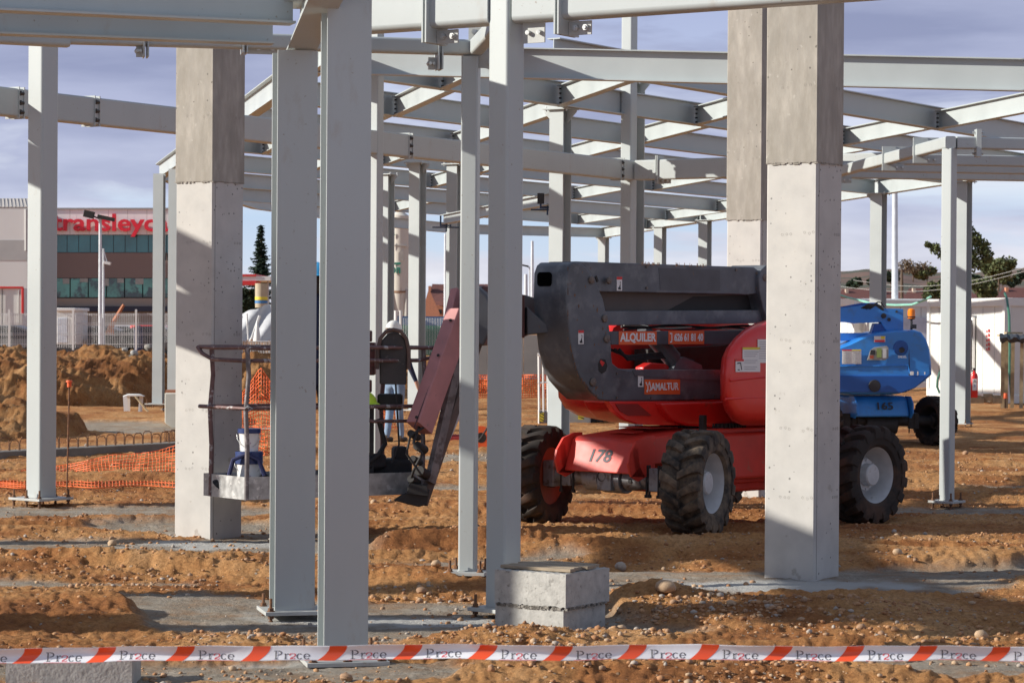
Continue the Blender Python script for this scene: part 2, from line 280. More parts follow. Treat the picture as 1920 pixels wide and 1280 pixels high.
# soil with grey lean concrete, chosen by the 'grey' attribute
def soil_material(k=1.):
    m = bpy.data.materials.new('soil_and_lean_concrete' if k == 1 else 'heap_soil'); m.use_nodes = True; t = m.node_tree; b = t.nodes['Principled BSDF']
    b.inputs['Roughness'].default_value = .95; b.inputs['Specular IOR Level'].default_value = .2
    tc = t.nodes.new('ShaderNodeTexCoord'); v = tc.outputs['Object']
    at_ = t.nodes.new('ShaderNodeAttribute'); at_.attribute_name = 'grey'
    def nz(sc, det=6, rg=.6):
        n = t.nodes.new('ShaderNodeTexNoise'); n.inputs['Scale'].default_value = sc; n.inputs['Detail'].default_value = det; n.inputs['Roughness'].default_value = rg
        t.links.new(v, n.inputs['Vector']); return n
    a = nz(1.0, 10, .68); ra = ramp(t, [(.30, (.19, .072, .025)), (.43, (.36, .15, .052)), (.54, (.48, .24, .092)), (.70, (.60, .355, .17))]); t.links.new(a.outputs['Fac'], ra.inputs[0])
    g = nz(30, 9, .8); rg = ramp(t, [(.34, (.42, .36, .30)), (.50, (1, 1, 1)), (.66, (1.4, 1.42, 1.42))]); t.links.new(g.outputs['Fac'], rg.inputs[0])
    mu = t.nodes.new('ShaderNodeMix'); mu.data_type = 'RGBA'; mu.blend_type = 'MULTIPLY'; mu.inputs[0].default_value = .8
    t.links.new(ra.outputs[0], mu.inputs[6]); t.links.new(rg.outputs[0], mu.inputs[7])
    # scattered pebbles in the soil
    vo = t.nodes.new('ShaderNodeTexVoronoi'); vo.inputs['Scale'].default_value = 17; t.links.new(v, vo.inputs['Vector'])
    vr = ramp(t, [(.16, (1, 1, 1)), (.22, (0, 0, 0))]); t.links.new(vo.outputs['Distance'], vr.inputs[0])
    sx = t.nodes.new('ShaderNodeSeparateColor'); t.links.new(vo.outputs['Color'], sx.inputs[0])
    gt = t.nodes.new('ShaderNodeMath'); gt.operation = 'GREATER_THAN'; gt.inputs[1].default_value = .66; t.links.new(sx.outputs[0], gt.inputs[0])
    pm = t.nodes.new('ShaderNodeMath'); pm.operation = 'MULTIPLY'; t.links.new(gt.outputs[0], pm.inputs[0]); t.links.new(vr.outputs[0], pm.inputs[1])
    pc = ramp(t, [(0, (.54, .38, .25)), (.5, (.42, .26, .15)), (1, (.50, .42, .33))]); t.links.new(sx.outputs[1], pc.inputs[0])
    mp = t.nodes.new('ShaderNodeMix'); mp.data_type = 'RGBA'; t.links.new(pm.outputs[0], mp.inputs[0]); t.links.new(mu.outputs[2], mp.inputs[6]); t.links.new(pc.outputs[0], mp.inputs[7])
    c = nz(3.2, 8, .7); rc = ramp(t, [(.3, (.20, .165, .13)), (.5, (.33, .285, .23)), (.7, (.46, .41, .345))]); t.links.new(c.outputs['Fac'], rc.inputs[0])
    cf = nz(60, 4); rcf = ramp(t, [(.35, (.72, .71, .68)), (.65, (1.25, 1.25, 1.25))]); t.links.new(cf.outputs['Fac'], rcf.inputs[0])
    mc = t.nodes.new('ShaderNodeMix'); mc.data_type = 'RGBA'; mc.blend_type = 'MULTIPLY'; mc.inputs[0].default_value = .8; t.links.new(rc.outputs[0], mc.inputs[6]); t.links.new(rcf.outputs[0], mc.inputs[7])
    # soil dust spread over the grey
    ds = nz(3.5, 7, .7); rd = ramp(t, [(.46, (0, 0, 0)), (.64, (.8, .8, .8))]); t.links.new(ds.outputs['Fac'], rd.inputs[0])
    md = t.nodes.new('ShaderNodeMix'); md.data_type = 'RGBA'; t.links.new(rd.outputs[0], md.inputs[0]); t.links.new(mc.outputs[2], md.inputs[6]); md.inputs[7].default_value = (.34, .21, .12, 1)
    ap = t.nodes.new('ShaderNodeAttribute'); ap.attribute_name = 'pale'
    me_ = t.nodes.new('ShaderNodeMix'); me_.data_type = 'RGBA'; t.links.new(ap.outputs['Fac'], me_.inputs[0]); t.links.new(md.outputs[2], me_.inputs[6]); me_.inputs[7].default_value = (.50, .49, .46, 1)
    mx = t.nodes.new('ShaderNodeMix'); mx.data_type = 'RGBA'; t.links.new(at_.outputs['Fac'], mx.inputs[0]); t.links.new(mp.outputs[2], mx.inputs[6]); t.links.new(me_.outputs[2], mx.inputs[7])
    if k != 1:
        mk = t.nodes.new('ShaderNodeMix'); mk.data_type = 'RGBA'; mk.blend_type = 'MULTIPLY'; mk.inputs[0].default_value = 1; t.links.new(mx.outputs[2], mk.inputs[6]); mk.inputs[7].default_value = (k, k, k, 1); t.links.new(mk.outputs[2], b.inputs['Base Color'])
    else: t.links.new(mx.outputs[2], b.inputs['Base Color'])
    ad = t.nodes.new('ShaderNodeMath'); ad.operation = 'MULTIPLY_ADD'; t.links.new(pm.outputs[0], ad.inputs[0]); ad.inputs[1].default_value = .5; t.links.new(g.outputs['Fac'], ad.inputs[2])
    bp = t.nodes.new('ShaderNodeBump'); bp.inputs['Strength'].default_value = .9; bp.inputs['Distance'].default_value = .03; t.links.new(ad.outputs[0], bp.inputs['Height']); t.links.new(bp.outputs[0], b.inputs['Normal'])
    return m
SOIL = soil_material(); SOILH = soil_material(.72)  # second copy darkened evenly to paint in the heaps' shaded faces

# ------------------------------------------------------------------ object helpers
def tag(o, label=None, cat=None, group=None, kind=None):
    if label: o['label'] = label
    if cat: o['category'] = cat
    if group: o['group'] = group
    if kind: o['kind'] = kind
    return o
def thing(name, label, cat, loc=(0, 0, 0), rz=0., group=None):
    e = bpy.data.objects.new(name, None); COL.objects.link(e); e.empty_display_size = .2
    e.location = loc; e.rotation_euler = (0, 0, rz)
    return tag(e, label, cat, group)
def wmat(o):
    M = Matrix.Translation(o.location) @ o.rotation_euler.to_matrix().to_4x4()
    return wmat(o.parent) @ M if o.parent else M
class MB:
    def __init__(s): s.v = []; s.f = []; s.mi = []; s.cur = 0
    def add(s, vs, fs):
        b = len(s.v); s.v += [Vector(p) for p in vs]; s.f += [tuple(b + i for i in f) for f in fs]; s.mi += [s.cur] * len(fs); return s
    def box(s, c, size, rz=0., M=None):
        c = Vector(c); x, y, z = [k / 2 for k in size]
        Mr = M if M is not None else Matrix.Rotation(rz, 3, 'Z')
        vs = [c + Mr @ Vector((a * x, b * y, d * z)) for a in (-1, 1) for b in (-1, 1) for d in (-1, 1)]
        return s.add(vs, [(0, 1, 3, 2), (4, 6, 7, 5), (0, 4, 5, 1), (2, 3, 7, 6), (0, 2, 6, 4), (1, 5, 7, 3)])
    def ext(s, prof, p0, p1, upv=(0, 0, 1), side=None):
        """extrude a closed 2D profile (side, up) from p0 to p1"""
        p0, p1 = Vector(p0), Vector(p1); d = (p1 - p0).normalized(); upv = Vector(upv)
        if side is None:
            sd_ = d.cross(upv)
            if sd_.length < 1e-4: sd_ = Vector((1, 0, 0))
            sd_.normalize()
        else: sd_ = Vector(side)
        u = sd_.cross(d).normalized(); n = len(prof)
        vs = [p0 + sd_ * a + u * b for a, b in prof] + [p1 + sd_ * a + u * b for a, b in prof]
        fs = [(i, (i + 1) % n, n + (i + 1) % n, n + i) for i in range(n)] + [tuple(range(n))[::-1], tuple(range(n, 2 * n))]
        return s.add(vs, fs)
    def cyl(s, p0, p1, r, r1=None, n=12, cap=True):
        r1 = r if r1 is None else r1
        p0, p1 = Vector(p0), Vector(p1); d = (p1 - p0).normalized()
        a = d.cross(Vector((0, 0, 1)))
        if a.length < 1e-3: a = d.cross(Vector((0, 1, 0)))
        a.normalize(); b = d.cross(a)
        vs = []
        for P, rr in ((p0, r), (p1, r1)):
            for i in range(n):
                t = 2 * math.pi * i / n; vs.append(P + a * (math.cos(t) * rr) + b * (math.sin(t) * rr))
        fs = [(i, (i + 1) % n, n + (i + 1) % n, n + i) for i in range(n)]
        if cap: fs += [tuple(range(n))[::-1], tuple(range(n, 2 * n))]
        return s.add(vs, fs)
    def tube(s, pts, r, n=8, radii=None):
        pts = [Vector(p) for p in pts]; k = len(pts)
        prev = None; rings = []
        for i, p in enumerate(pts):
            d = (pts[min(i + 1, k - 1)] - pts[max(i - 1, 0)]).normalized()
            if prev is None:
                a = d.cross(Vector((0, 0, 1)))
                if a.length < 1e-3: a = d.cross(Vector((0, 1, 0)))
            else: a = prev - d * prev.dot(d)
            a.normalize(); prev = a; b = d.cross(a); rr = radii[i] if radii else r
            rings.append([p + a * (math.cos(2 * math.pi * j / n) * rr) + b * (math.sin(2 * math.pi * j / n) * rr) for j in range(n)])
        vs = [q for ring in rings for q in ring]; fs = []
        for i in range(k - 1):
            for j in range(n): fs.append((i * n + j, i * n + (j + 1) % n, (i + 1) * n + (j + 1) % n, (i + 1) * n + j))
        fs += [tuple(range(n))[::-1], tuple((k - 1) * n + j for j in range(n))]
        return s.add(vs, fs)
    def prism(s, poly, fn, d0, d1):
        """poly of 2D points, fn(a,b,depth)->3D, between two depths"""
        n = len(poly)
        vs = [Vector(fn(a, b, d0)) for a, b in poly] + [Vector(fn(a, b, d1)) for a, b in poly]
        fs = [(i, (i + 1) % n, n + (i + 1) % n, n + i) for i in range(n)] + [tuple(range(n))[::-1], tuple(range(n, 2 * n))]
        return s.add(vs, fs)
    def loft(s, rings, cap=True):
        n = len(rings[0]); vs = [Vector(p) for r_ in rings for p in r_]; fs = []
        for i in range(len(rings) - 1):
            for j in range(n): fs.append((i * n + j, i * n + (j + 1) % n, (i + 1) * n + (j + 1) % n, (i + 1) * n + j))
        if cap: fs += [tuple(range(n))[::-1], tuple((len(rings) - 1) * n + j for j in range(n))]
        return s.add(vs, fs)
    def lathe(s, prof, c, axis='Z', n=32, M=None):
        """prof: (radius, height) list round an axis through c"""
        c = Vector(c); Mr = M if M is not None else {'Z': Matrix.Identity(3), 'Y': Matrix.Rotation(-math.pi / 2, 3, 'X'), 'X': Matrix.Rotation(math.pi / 2, 3, 'Y')}[axis]
        vs = [c + Mr @ Vector((math.cos(2 * math.pi * j / n) * r_, math.sin(2 * math.pi * j / n) * r_, h)) for r_, h in prof for j in range(n)]
        fs = []
        for i in range(len(prof) - 1):
            for j in range(n): fs.append((i * n + j, i * n + (j + 1) % n, (i + 1) * n + (j + 1) % n, (i + 1) * n + j))
        return s.add(vs, fs)
    def build(s, name, m, parent=None, local=False, smooth=35, bevel=0.):
        me = bpy.data.meshes.new(name)
        M = Matrix.Identity(4)
        if parent is not None and not local: M = wmat(parent).inverted()
        me.from_pydata([tuple(M @ p) for p in s.v], [], s.f)
        for q in (m if isinstance(m, (list, tuple)) else [m]): me.materials.append(q)
        if isinstance(m, (list, tuple)): me.polygons.foreach_set('material_index', s.mi)
        me.validate(); me.update()
        import bmesh
        bm = bmesh.new(); bm.from_mesh(me); bmesh.ops.recalc_face_normals(bm, faces=bm.faces); bm.to_mesh(me); bm.free()
        if smooth:
            me.shade_smooth(); me.set_sharp_from_angle(angle=R(smooth))
        o = bpy.data.objects.new(name, me); COL.objects.link(o)
        if parent is not None: o.parent = parent
        if smooth == 50:
            wn = o.modifiers.new('wn', 'WEIGHTED_NORMAL'); wn.keep_sharp = True
        if bevel:
            b = o.modifiers.new('bevel', 'BEVEL'); b.width = bevel; b.segments = 3; b.limit_method = 'ANGLE'; b.angle_limit = R(30); b.harden_normals = False
        return o
def dup(o, parent, loc=None, name=None):
    c = o.copy(); COL.objects.link(c); c.parent = parent
    if loc is not None: c.location = loc
    return c
def rrect(w, h, r, n=4, cx=0, cy=0):
    pts = []
    for sx, sy, a0 in ((1, 1, 0), (-1, 1, 90), (-1, -1, 180), (1, -1, 270)):
        for k in range(n + 1):
            a = R(a0 + 90 * k / n); pts.append((cx + sx * (w / 2 - r) + r * math.cos(a), cy + sy * (h / 2 - r) + r * math.sin(a)))
    return pts
def iprof(w, h, tw=.009, tf=.015):
    a, b = w / 2, h / 2
    return [(-a, -b), (a, -b), (a, -b + tf), (tw / 2, -b + tf), (tw / 2, b - tf), (a, b - tf), (a, b), (-a, b), (-a, b - tf), (-tw / 2, b - tf), (-tw / 2, -b + tf), (-a, -b + tf)]
def text(body, size, origin, xd, yd, m, parent, name='lettering', local=False, off=.002, thick=.0, align='CENTER', sx=1., shear=0., bold=0.):
    cu = bpy.data.curves.new('t', 'FONT'); cu.body = body; cu.size = size; cu.align_x = align; cu.align_y = 'CENTER'; cu.shear = shear; cu.offset = bold
    cu.extrude = thick; cu.resolution_u = 3
    ob = bpy.data.objects.new('t', cu); COL.objects.link(ob)
    bpy.context.view_layer.update()
    me = bpy.data.meshes.new_from_object(ob.evaluated_get(bpy.context.evaluated_depsgraph_get()))
    bpy.data.objects.remove(ob); bpy.data.curves.remove(cu)
    xd = Vector(xd).normalized(); yd = Vector(yd).normalized(); nn = xd.cross(yd); origin = Vector(origin)
    M = Matrix.Identity(4)
    if parent is not None and not local: M = wmat(parent).inverted()
    for v in me.vertices: v.co = M @ (origin + xd * (v.co.x * sx) + yd * v.co.y + nn * (off + thick + v.co.z))
    me.materials.clear(); me.materials.append(m)
    o = bpy.data.objects.new(name, me); COL.objects.link(o)
    if parent is not None: o.parent = parent
    return o
def quad(c, w, h, xd, yd, m, parent, name, local=False, thick=.002, off=0.):
    xd = Vector(xd).normalized(); yd = Vector(yd).normalized(); nn = xd.cross(yd); c = Vector(c)
    b = MB(); b.prism([(-w / 2, -h / 2), (w / 2, -h / 2), (w / 2, h / 2), (-w / 2, h / 2)], lambda a, e, d: c + xd * a + yd * e + nn * d, off, off + thick)
    return b.build(name, m, parent, local, smooth=0)

# ------------------------------------------------------------------ ground
def make_ground():
    ys = [5.0]
    while ys[-1] < 4000:
        y = ys[-1]
        k = .0024 if y < 30 else (.0035 if y < 60 else (.010 if y < 120 else .05))
        ys.append(y * (1 + k))
    ys = np.array(ys)
    th = np.concatenate([-np.tan(np.radians(np.linspace(70, 14, 40)))[:-1], np.tan(np.radians(np.linspace(-14, 14, 620))), np.tan(np.radians(np.linspace(14, 70, 40)))[1:]])
    Y, T = np.meshgrid(ys, th, indexing='ij'); X = Y * T
    m = grey_mask(X, Y) * (Y < 90); Z = soil_z(X, Y, m)
    Z = Z - .6 * sstep(150, 600, Y)
    nY, nT = X.shape
    co = np.stack([X, Y, Z], -1).reshape(-1, 3).astype(np.float32)
    i = np.arange(nY * nT).reshape(nY, nT)
    f = np.stack([i[:-1, :-1], i[:-1, 1:], i[1:, 1:], i[1:, :-1]], -1).reshape(-1, 4)
    me = bpy.data.meshes.new('ground')
    me.vertices.add(len(co)); me.vertices.foreach_set('co', co.ravel())
    me.loops.add(f.size); me.loops.foreach_set('vertex_index', f.ravel().astype(np.int32))
    me.polygons.add(len(f)); me.polygons.foreach_set('loop_start', np.arange(0, f.size, 4, dtype=np.int32))
    me.update(); me.validate()
    a = me.attributes.new('grey', 'FLOAT', 'POINT'); a.data.foreach_set('value', m.ravel().astype(np.float32))
    a = me.attributes.new('pale', 'FLOAT', 'POINT'); a.data.foreach_set('value', (pale_mask(X, Y) * m).ravel().astype(np.float32))
    me.shade_smooth(); me.materials.append(SOIL)
    o = bpy.data.objects.new('ground', me); COL.objects.link(o); o['kind'] = 'structure'
    return o
make_ground()

# ------------------------------------------------------------------ concrete columns
U1, U2 = hdir(-57.5), hdir(32)          # the two directions of the tube frame
D78, DM12, D33 = hdir(75), hdir(-12.2), hdir(32.8)
def vbox(b, c, w, d, z0, z1, rz, ch=.012):
    prof = [(-w / 2 + ch, -d / 2), (w / 2 - ch, -d / 2), (w / 2, -d / 2 + ch), (w / 2, d / 2 - ch), (w / 2 - ch, d / 2), (-w / 2 + ch, d / 2), (-w / 2, d / 2 - ch), (-w / 2, -d / 2 + ch)]
    ca, sa = math.cos(rz), math.sin(rz)
    b.prism(prof, lambda a, e, z: (c[0] + a * ca - e * sa, c[1] + a * sa + e * ca, z), z0, z1)
def concrete_column(px, py, label, ztop=6.0, side=.385, rot=-33, joint=2.83, dy=0.):
    g = gp(px, py)                      # pixel of the nearest bottom corner
    rz = R(rot)
    ex = Vector((math.cos(rz), math.sin(rz), 0)); ey = Vector((-math.sin(rz), math.cos(rz), 0))
    c = g + (ey - ex) * (side / 2)
    z0 = gz(c.x, c.y) - .12
    t = thing('concrete_column', label, 'column', (c.x, c.y, 0), rz, 'cast concrete columns')
    b = MB(); vbox(b, (0, 0), side, side, z0, joint, 0); b.build('lower_lift', CONC_LO, t, True)
    b = MB(); vbox(b, (0, 0), side + .014, side + .014, joint + .003, ztop, 0); b.build('upper_lift', CONC_UP, t, True)
    b = MB()
    rnd = random.Random(int(px))
    for k in range(16):                # ragged mortar at the joint
        a = rnd.uniform(-side / 2, side / 2); w = rnd.uniform(.01, .04)
        b.box((a, -side / 2 - .005, joint + rnd.uniform(-.008, .004)), (w, .008, rnd.uniform(.004, .010)))
        b.box((side / 2 + .005, a, joint + rnd.uniform(-.008, .004)), (.008, w, rnd.uniform(.004, .010)))
    b.box((0, 0, joint), (side + .004, side + .004, .008)); b.build('joint_mortar', CONC_UP, t, True)
    b = MB(); b.box((side / 2 + .0006, -side / 2 + .026, joint / 2), (.002, .004, joint - .01)); b.build('form_seam', mat('seam_grey', (.25, .23, .21), .9), t, True)
    b = MB()
    for z in (.55, 1.02, 1.62, 2.35, 3.35, 4.1):
        for a in ((.10, .135, .165) if z < 2.5 else (.10, .14)):
            b.lathe([(.006, 0), (.008, .001), (.010, 0)], (a, -side / 2 - (.007 if z > joint else 0) - .0005, z + rnd.uniform(-.01, .01)), 'Y', 10)
            b.lathe([(.006, 0), (.008, .001), (.010, 0)], (-.17 + a, -side / 2 - (.007 if z > joint else 0) - .0005, z + rnd.uniform(-.01, .01)), 'Y', 8)
            b.lathe([(.006, 0), (.008, .001), (.010, 0)], (side / 2 + (.007 if z > joint else 0) + .0005, a - .02, z), 'X', 10)
    b.build('formwork_tie_marks', CONC_DK, t, True)
    return t
concrete_column(396, 1011, 'tall grey concrete column left of centre, partly behind the lift basket rails')
concrete_column(1527, 1088, 'nearest tall grey concrete column, standing in front of the red boom lift')
concrete_column(1424, 937, 'farthest concrete column, its foot hidden behind the red boom lift', joint=2.75)
# ------------------------------------------------------------------ steel columns
def bolts(b_up, b_lo, c, w, rz, n=2, z=0., hgt=.09, drop=.09):
    pts = []
    ca, sa = math.cos(rz), math.sin(rz)
    grid = [(-1, -1), (1, -1), (1, 1), (-1, 1)] + ([(0, -1), (0, 1), (-1, 0), (1, 0)] if n > 2 else [])
    return [(a * w, e * w) for a, e in grid]
def base(t, w, zp, n=2, drop=.10, thick=.022):
    """base plate on levelling nuts, thing-local"""
    b = MB(); b.box((0, 0, zp - thick / 2), (w, w, thick)); b.build('base_plate', PLATE, t, True, bevel=.002)
    k = w / 2 - .035
    pos = [(-k, -k), (k, -k), (k, k), (-k, k)] + ([(0, -k), (0, k)] if n > 2 else [])
    b = MB()
    b.cyl((0, 0, zp - drop - .03), (0, 0, zp + .075), .009, n=8)
    b.cyl((0, 0, zp + .004), (0, 0, zp + .02), .017, n=6); b.cyl((0, 0, zp), (0, 0, zp + .004), .024, n=12)
    b.cyl((0, 0, zp - thick - .02), (0, 0, zp - thick - .002), .018, n=6); b.cyl((0, 0, zp - thick - .06), (0, 0, zp - thick - .03), .013, n=8)
    first = None
    for x, y in pos:
        if first is None: first = b.build('anchor_bolt', RUST, t, True); first.location = (x, y, 0)
        else: dup(first, t, (x, y, 0))
def shs_column(px, py, label, w=.15, rot=-33, ztop=4.9, corner=False, plate=.34, n=2, lift=.07, Y=None, group='square tube steel columns', base_on=True):
    g = gp(px, py - 8) if Y is None else at(px, 700, Y); rz = R(rot)
    z0 = gz(g.x, g.y)
    t = thing('steel_tube_column', label, 'column', (g.x, g.y, 0), rz, group)
    b = MB(); b.ext(rrect(w, w, w * .13, 4), (0, 0, z0 + lift), (0, 0, ztop), side=(1, 0, 0)); b.build('shaft', STEEL, t, True, smooth=50)
    if base_on:
        base(t, plate, z0 + lift, n)
        b = MB(); b.ext(rrect(w + .012, w + .012, w * .13, 3), (0, 0, z0 + lift), (0, 0, z0 + lift + .006), side=(1, 0, 0)); b.build('weld_seam', PLATE, t, True)
    return t
def heb_column(px, py, label, w=.25, h=.25, rot=0, ztop=3.4, Y=None, plate=.36, cap=False, gus=(), lift=.07, tf=.017, n=2, group='wide flange steel columns', m=None, base_on=True):
    g = gp(px, py - 8) if Y is None else at(px, 700, Y); rz = R(rot)
    z0 = gz(g.x, g.y); m = m or STEEL
    t = thing('steel_flange_column', label, 'column', (g.x, g.y, 0), rz, group)
    b = MB(); b.ext(iprof(w, h, .010, tf), (0, 0, z0 + lift), (0, 0, ztop), side=(1, 0, 0)); b.build('shaft', m, t, True, smooth=0)
    if base_on: base(t, plate, z0 + lift, n)
    if cap:
        b = MB(); b.box((0, 0, ztop + .009), (w + .16, h + .10, .018)); b.build('cap_plate', m, t, True)
        for sx, sy in gus:
            q = MB(); v = Vector((sx, sy, 0)); o = Vector((-sy, sx, 0)) * .006
            hw = (w if sx else h) / 2
            P = [(hw, ztop - .001), (hw + .14, ztop - .001), (hw + .14, ztop - .03), (hw, ztop - .17)]
            q.prism(P, lambda a, z, d: v * a + Vector((0, 0, z)) + o * d, -1, 1); q.build('gusset_plate', m, t, True, smooth=0)
        b = MB(); b.cyl((0, 0, ztop - .025), (0, 0, ztop + .045), .011, n=6)
        f = b.build('cap_bolt', GALV, t, True); f.location = ((w + .1) / 2, (h) / 2, 0)
        for a, e in ((-1, 1), (-1, -1), (1, -1)): dup(f, t, (a * (w + .1) / 2, e * h / 2, 0))
    return t
# near columns
tC = heb_column(642, 1250, 'widest and nearest grey steel column, its base plate behind the striped tape', .224, .235, 12.5, 4.2, plate=.42, lift=.035, n=3)
tB = heb_column(547, 1168, 'second nearest wide grey steel column, just left of the widest one', .232, .22, 14, 3.30, plate=.36, lift=.055)
shs_column(943, 1164, 'pale steel tube column rising behind the stacked concrete blocks', .155, -41, 4.9, plate=.30, lift=.06)
shs_column(877, 1108, 'slender steel tube column just left of the one behind the concrete blocks', .112, -10, 3.47, plate=.27, lift=.06)
shs_column(77, 958, 'leftmost pale steel tube column with bolted feet beside the orange net', .205, -38, 5.0, plate=.42, n=3)
shs_column(703, 880, 'tall steel tube column just right of the widest column, foot behind the basket', .125, -33, 5.0, Y=29.0)
shs_column(1176, 847, 'tall steel tube column rising behind the grey lifting arms of the red boom lift', .165, -33, 6.0, Y=34.2)
shs_column(1775, 961, 'right hand corner post of the low tube frame, on small base plate', .112, -38, 3.39, plate=.26)
# far frame columns (underside of roof beams 2.75 m above the eye)
HR = EYE + 2.75
heb_column(1048, 850, 'grey flange column with gussets, behind the top left end of the red lift arms', .21, .21, -33, HR - .02, Y=33.3, cap=True, gus=((1, 0), (-1, 0)), m=STEELB)
heb_column(1184, 850, 'dark grey flange column hidden mostly behind the tall tube column', .24, .24, -33, 5.08, Y=36, cap=True, gus=((1, 0), (-1, 0)), m=STEELB, base_on=False)
heb_column(781, 790, 'grey flange column rising behind the worker in orange vest', .22, .22, -33, HR - .02, Y=44.9, cap=True, gus=((1, 0), (-1, 0)), m=STEELB)
heb_column(723, 780, 'flange column half hidden behind the tall tube column by the basket', .22, .22, -33, HR - .02, Y=48.5, cap=True, gus=((1, 0),), m=STEELB)
heb_column(851, 780, 'grey flange column behind the upper end of the faded red jib', .22, .22, -33, HR - .02, Y=45.2, cap=True, gus=((1, 0),), m=STEELB)
heb_column(297, 770, 'left end flange column beside the white barrier, in front of the spoil heap', .2, .14, -12, HR - .02, Y=48.6, m=STEELB, plate=.4)
heb_column(326, 780, 'thin steel column right behind the left concrete column edge', .2, .14, -12, HR - .02, Y=47, m=STEELB)
for px, Y, lb in ((1130, 84.6, 'small far column, leftmost of the row seen above the red lift arms'), (1236, 74.6, 'far column above the red lift arms, second from the left of its row'),
                  (1320, 69.5, 'far column seen between the second one and the rear concrete column'), (1645, 54.5, 'far flange column rising behind the blue boom lift'),
                  (1803, 49.7, 'flange column directly behind the right hand corner post')):
    heb_column(px, 700, lb, .27, .27, -33, HR - .02, Y=Y, cap=True, gus=((-1, 0),), m=STEELB, group='far row of flange columns')

# ------------------------------------------------------------------ beams
def beam(p0, p1, prof, label, m=STEEL, name='steel_beam', group=None, smooth=50, cat='beam'):
    p0, p1 = Vector(p0), Vector(p1)
    t = thing(name, label, cat, p0, 0, group)
    b = MB(); b.ext(prof, p0, p1); b.build('member', m, t, smooth=smooth)
    return t
def clamp(t, p, d, w, h, label=None, n=3, style='pair'):
    """bolted end plates round a tube at p; d = tube direction"""
    d = Vector(d).normalized(); s = d.cross(Vector((0, 0, 1))).normalized()
    M = Matrix((s, d, Vector((0, 0, 1)))).transposed()
    c = MB()
    c.box(Vector(p) + d * .014, (w + .03, .012, h + .03), M=M); c.box(Vector(p) - d * .014, (w + .03, .012, h + .03), M=M)
    o = c.build('end_plate_pair', STEEL, t, smooth=0)
    first = None
    for k in range(n):
        for sg in (1, -1):
            q = MB(); z = -h / 2 + .05 + (h - .1) * k / max(1, n - 1)
            q.cyl(Vector(p) + Vector((0, 0, z)) + s * sg * (w / 2 - .0) - d * .045, Vector(p) + Vector((0, 0, z)) + s * sg * (w / 2) + d * .05, .013, n=6)
            q.cyl(Vector(p) + Vector((0, 0, z)) + s * sg * (w / 2) - d * .045, Vector(p) + Vector((0, 0, z)) + s * sg * (w / 2) - d * .02, .021, n=6)
            q.build('bolt', BLACKBOLT, t)
def splice(t, p, d, w, h, n=3):
    """side plates bolted through a joint in a tube"""
    d = Vector(d).normalized(); s = d.cross(Vector((0, 0, 1))).normalized()
    M = Matrix((s, d, Vector((0, 0, 1)))).transposed(); p = Vector(p)
    c = MB(); c.box(p - d * .035, (w + .02, .012, h + .03), M=M); c.box(p + d * .035, (w + .02, .012, h + .03), M=M); c.build('splice_plate', STEEL, t, smooth=0)
    b = MB(); b.box(p, (w - .03, .07, h - .01), M=M); b.build('splice_gap', DARK, t, smooth=0)
    for k in range(n):
        z = Vector((0, 0, -h / 2 + .045 + (h - .09) * k / (n - 1)))
        for sg in (1, -1):
            q = MB(); q.cyl(p + z + s * sg * (w / 2) - d * .03, p + z + s * sg * (w / 2) + d * .03, .017, n=8)
            q.cyl(p + z + s * sg * (w / 2 + .002) - d * .03, p + z + s * sg * (w / 2 + .002) - d * .012, .026, n=6); q.build('bolt', BLACKBOLT, t)
def lug(t, p, d, w, below=True, top=False, hh=.12, out=.15):
    """pair of upright plates gripping a tube with a bolted tab under it"""
    d = Vector(d).normalized(); s = d.cross(Vector((0, 0, 1))).normalized(); p = Vector(p)
    M = Matrix((s, d, Vector((0, 0, 1)))).transposed()
    c = MB(); c.box(p - d * .012, (w + .04, .010, hh), M=M); c.box(p + d * .012, (w + .04, .010, hh), M=M); c.build('bracket', STEEL, t, smooth=0)
    c = MB(); c.box(p + d * (.02 + out / 2) + Vector((0, 0, -hh / 2 + .04)), (.012, out, .08), M=M); c.build('bracket_tab', PLATE, t, smooth=0)
    for k in (0.35, .8):
        q = MB(); a = p + d * (.02 + out * k) + Vector((0, 0, -hh / 2 + .04)); q.cyl(a - s * .03, a + s * .035, .011, n=6); q.cyl(a + s * .008, a + s * .026, .019, n=6); q.build('bolt', GALV, t)

# tube beam A: from the left edge past the leftmost column to the tall column behind the lift
HA0, HA1 = EYE + 1.865, EYE + 2.13
hA = HA1 - HA0; zA = (HA0 + HA1) / 2; wA = .15
a0 = Vector((-4.46, 24.3, zA)); dA = (Vector((1.56, 34.1, zA)) - a0).normalized()
tA = beam(a0 - dA * 1.6, Vector((1.56, 34.1, zA)) - dA * .02, rrect(wA, hA, .02, 4), 'long shaded tube beam crossing the picture from the left edge to the tall column', group='tube frame beams')
for px in (28, 170, 760, 1158):
    n_ = Vector((dA.y, -dA.x, 0)); p = on_plane(px, 300, a0, n_); p.z = zA
    splice(tA, p, dA, wA, hA)
# A2: turns the corner towards the right
c2 = Vector((1.56, 34.1, zA + .0)); d2 = -U1
tA2 = beam(c2 + d2 * .11, c2 + d2 * 3.75, rrect(wA, hA, .02, 4), 'sunlit tube beam turning right from the tall column behind the lift', group='tube frame beams')
p = on_plane(1237, 300, c2, Vector((d2.y, -d2.x, 0))); p.z = zA
lug(tA2, p, d2, wA, hh=.37)
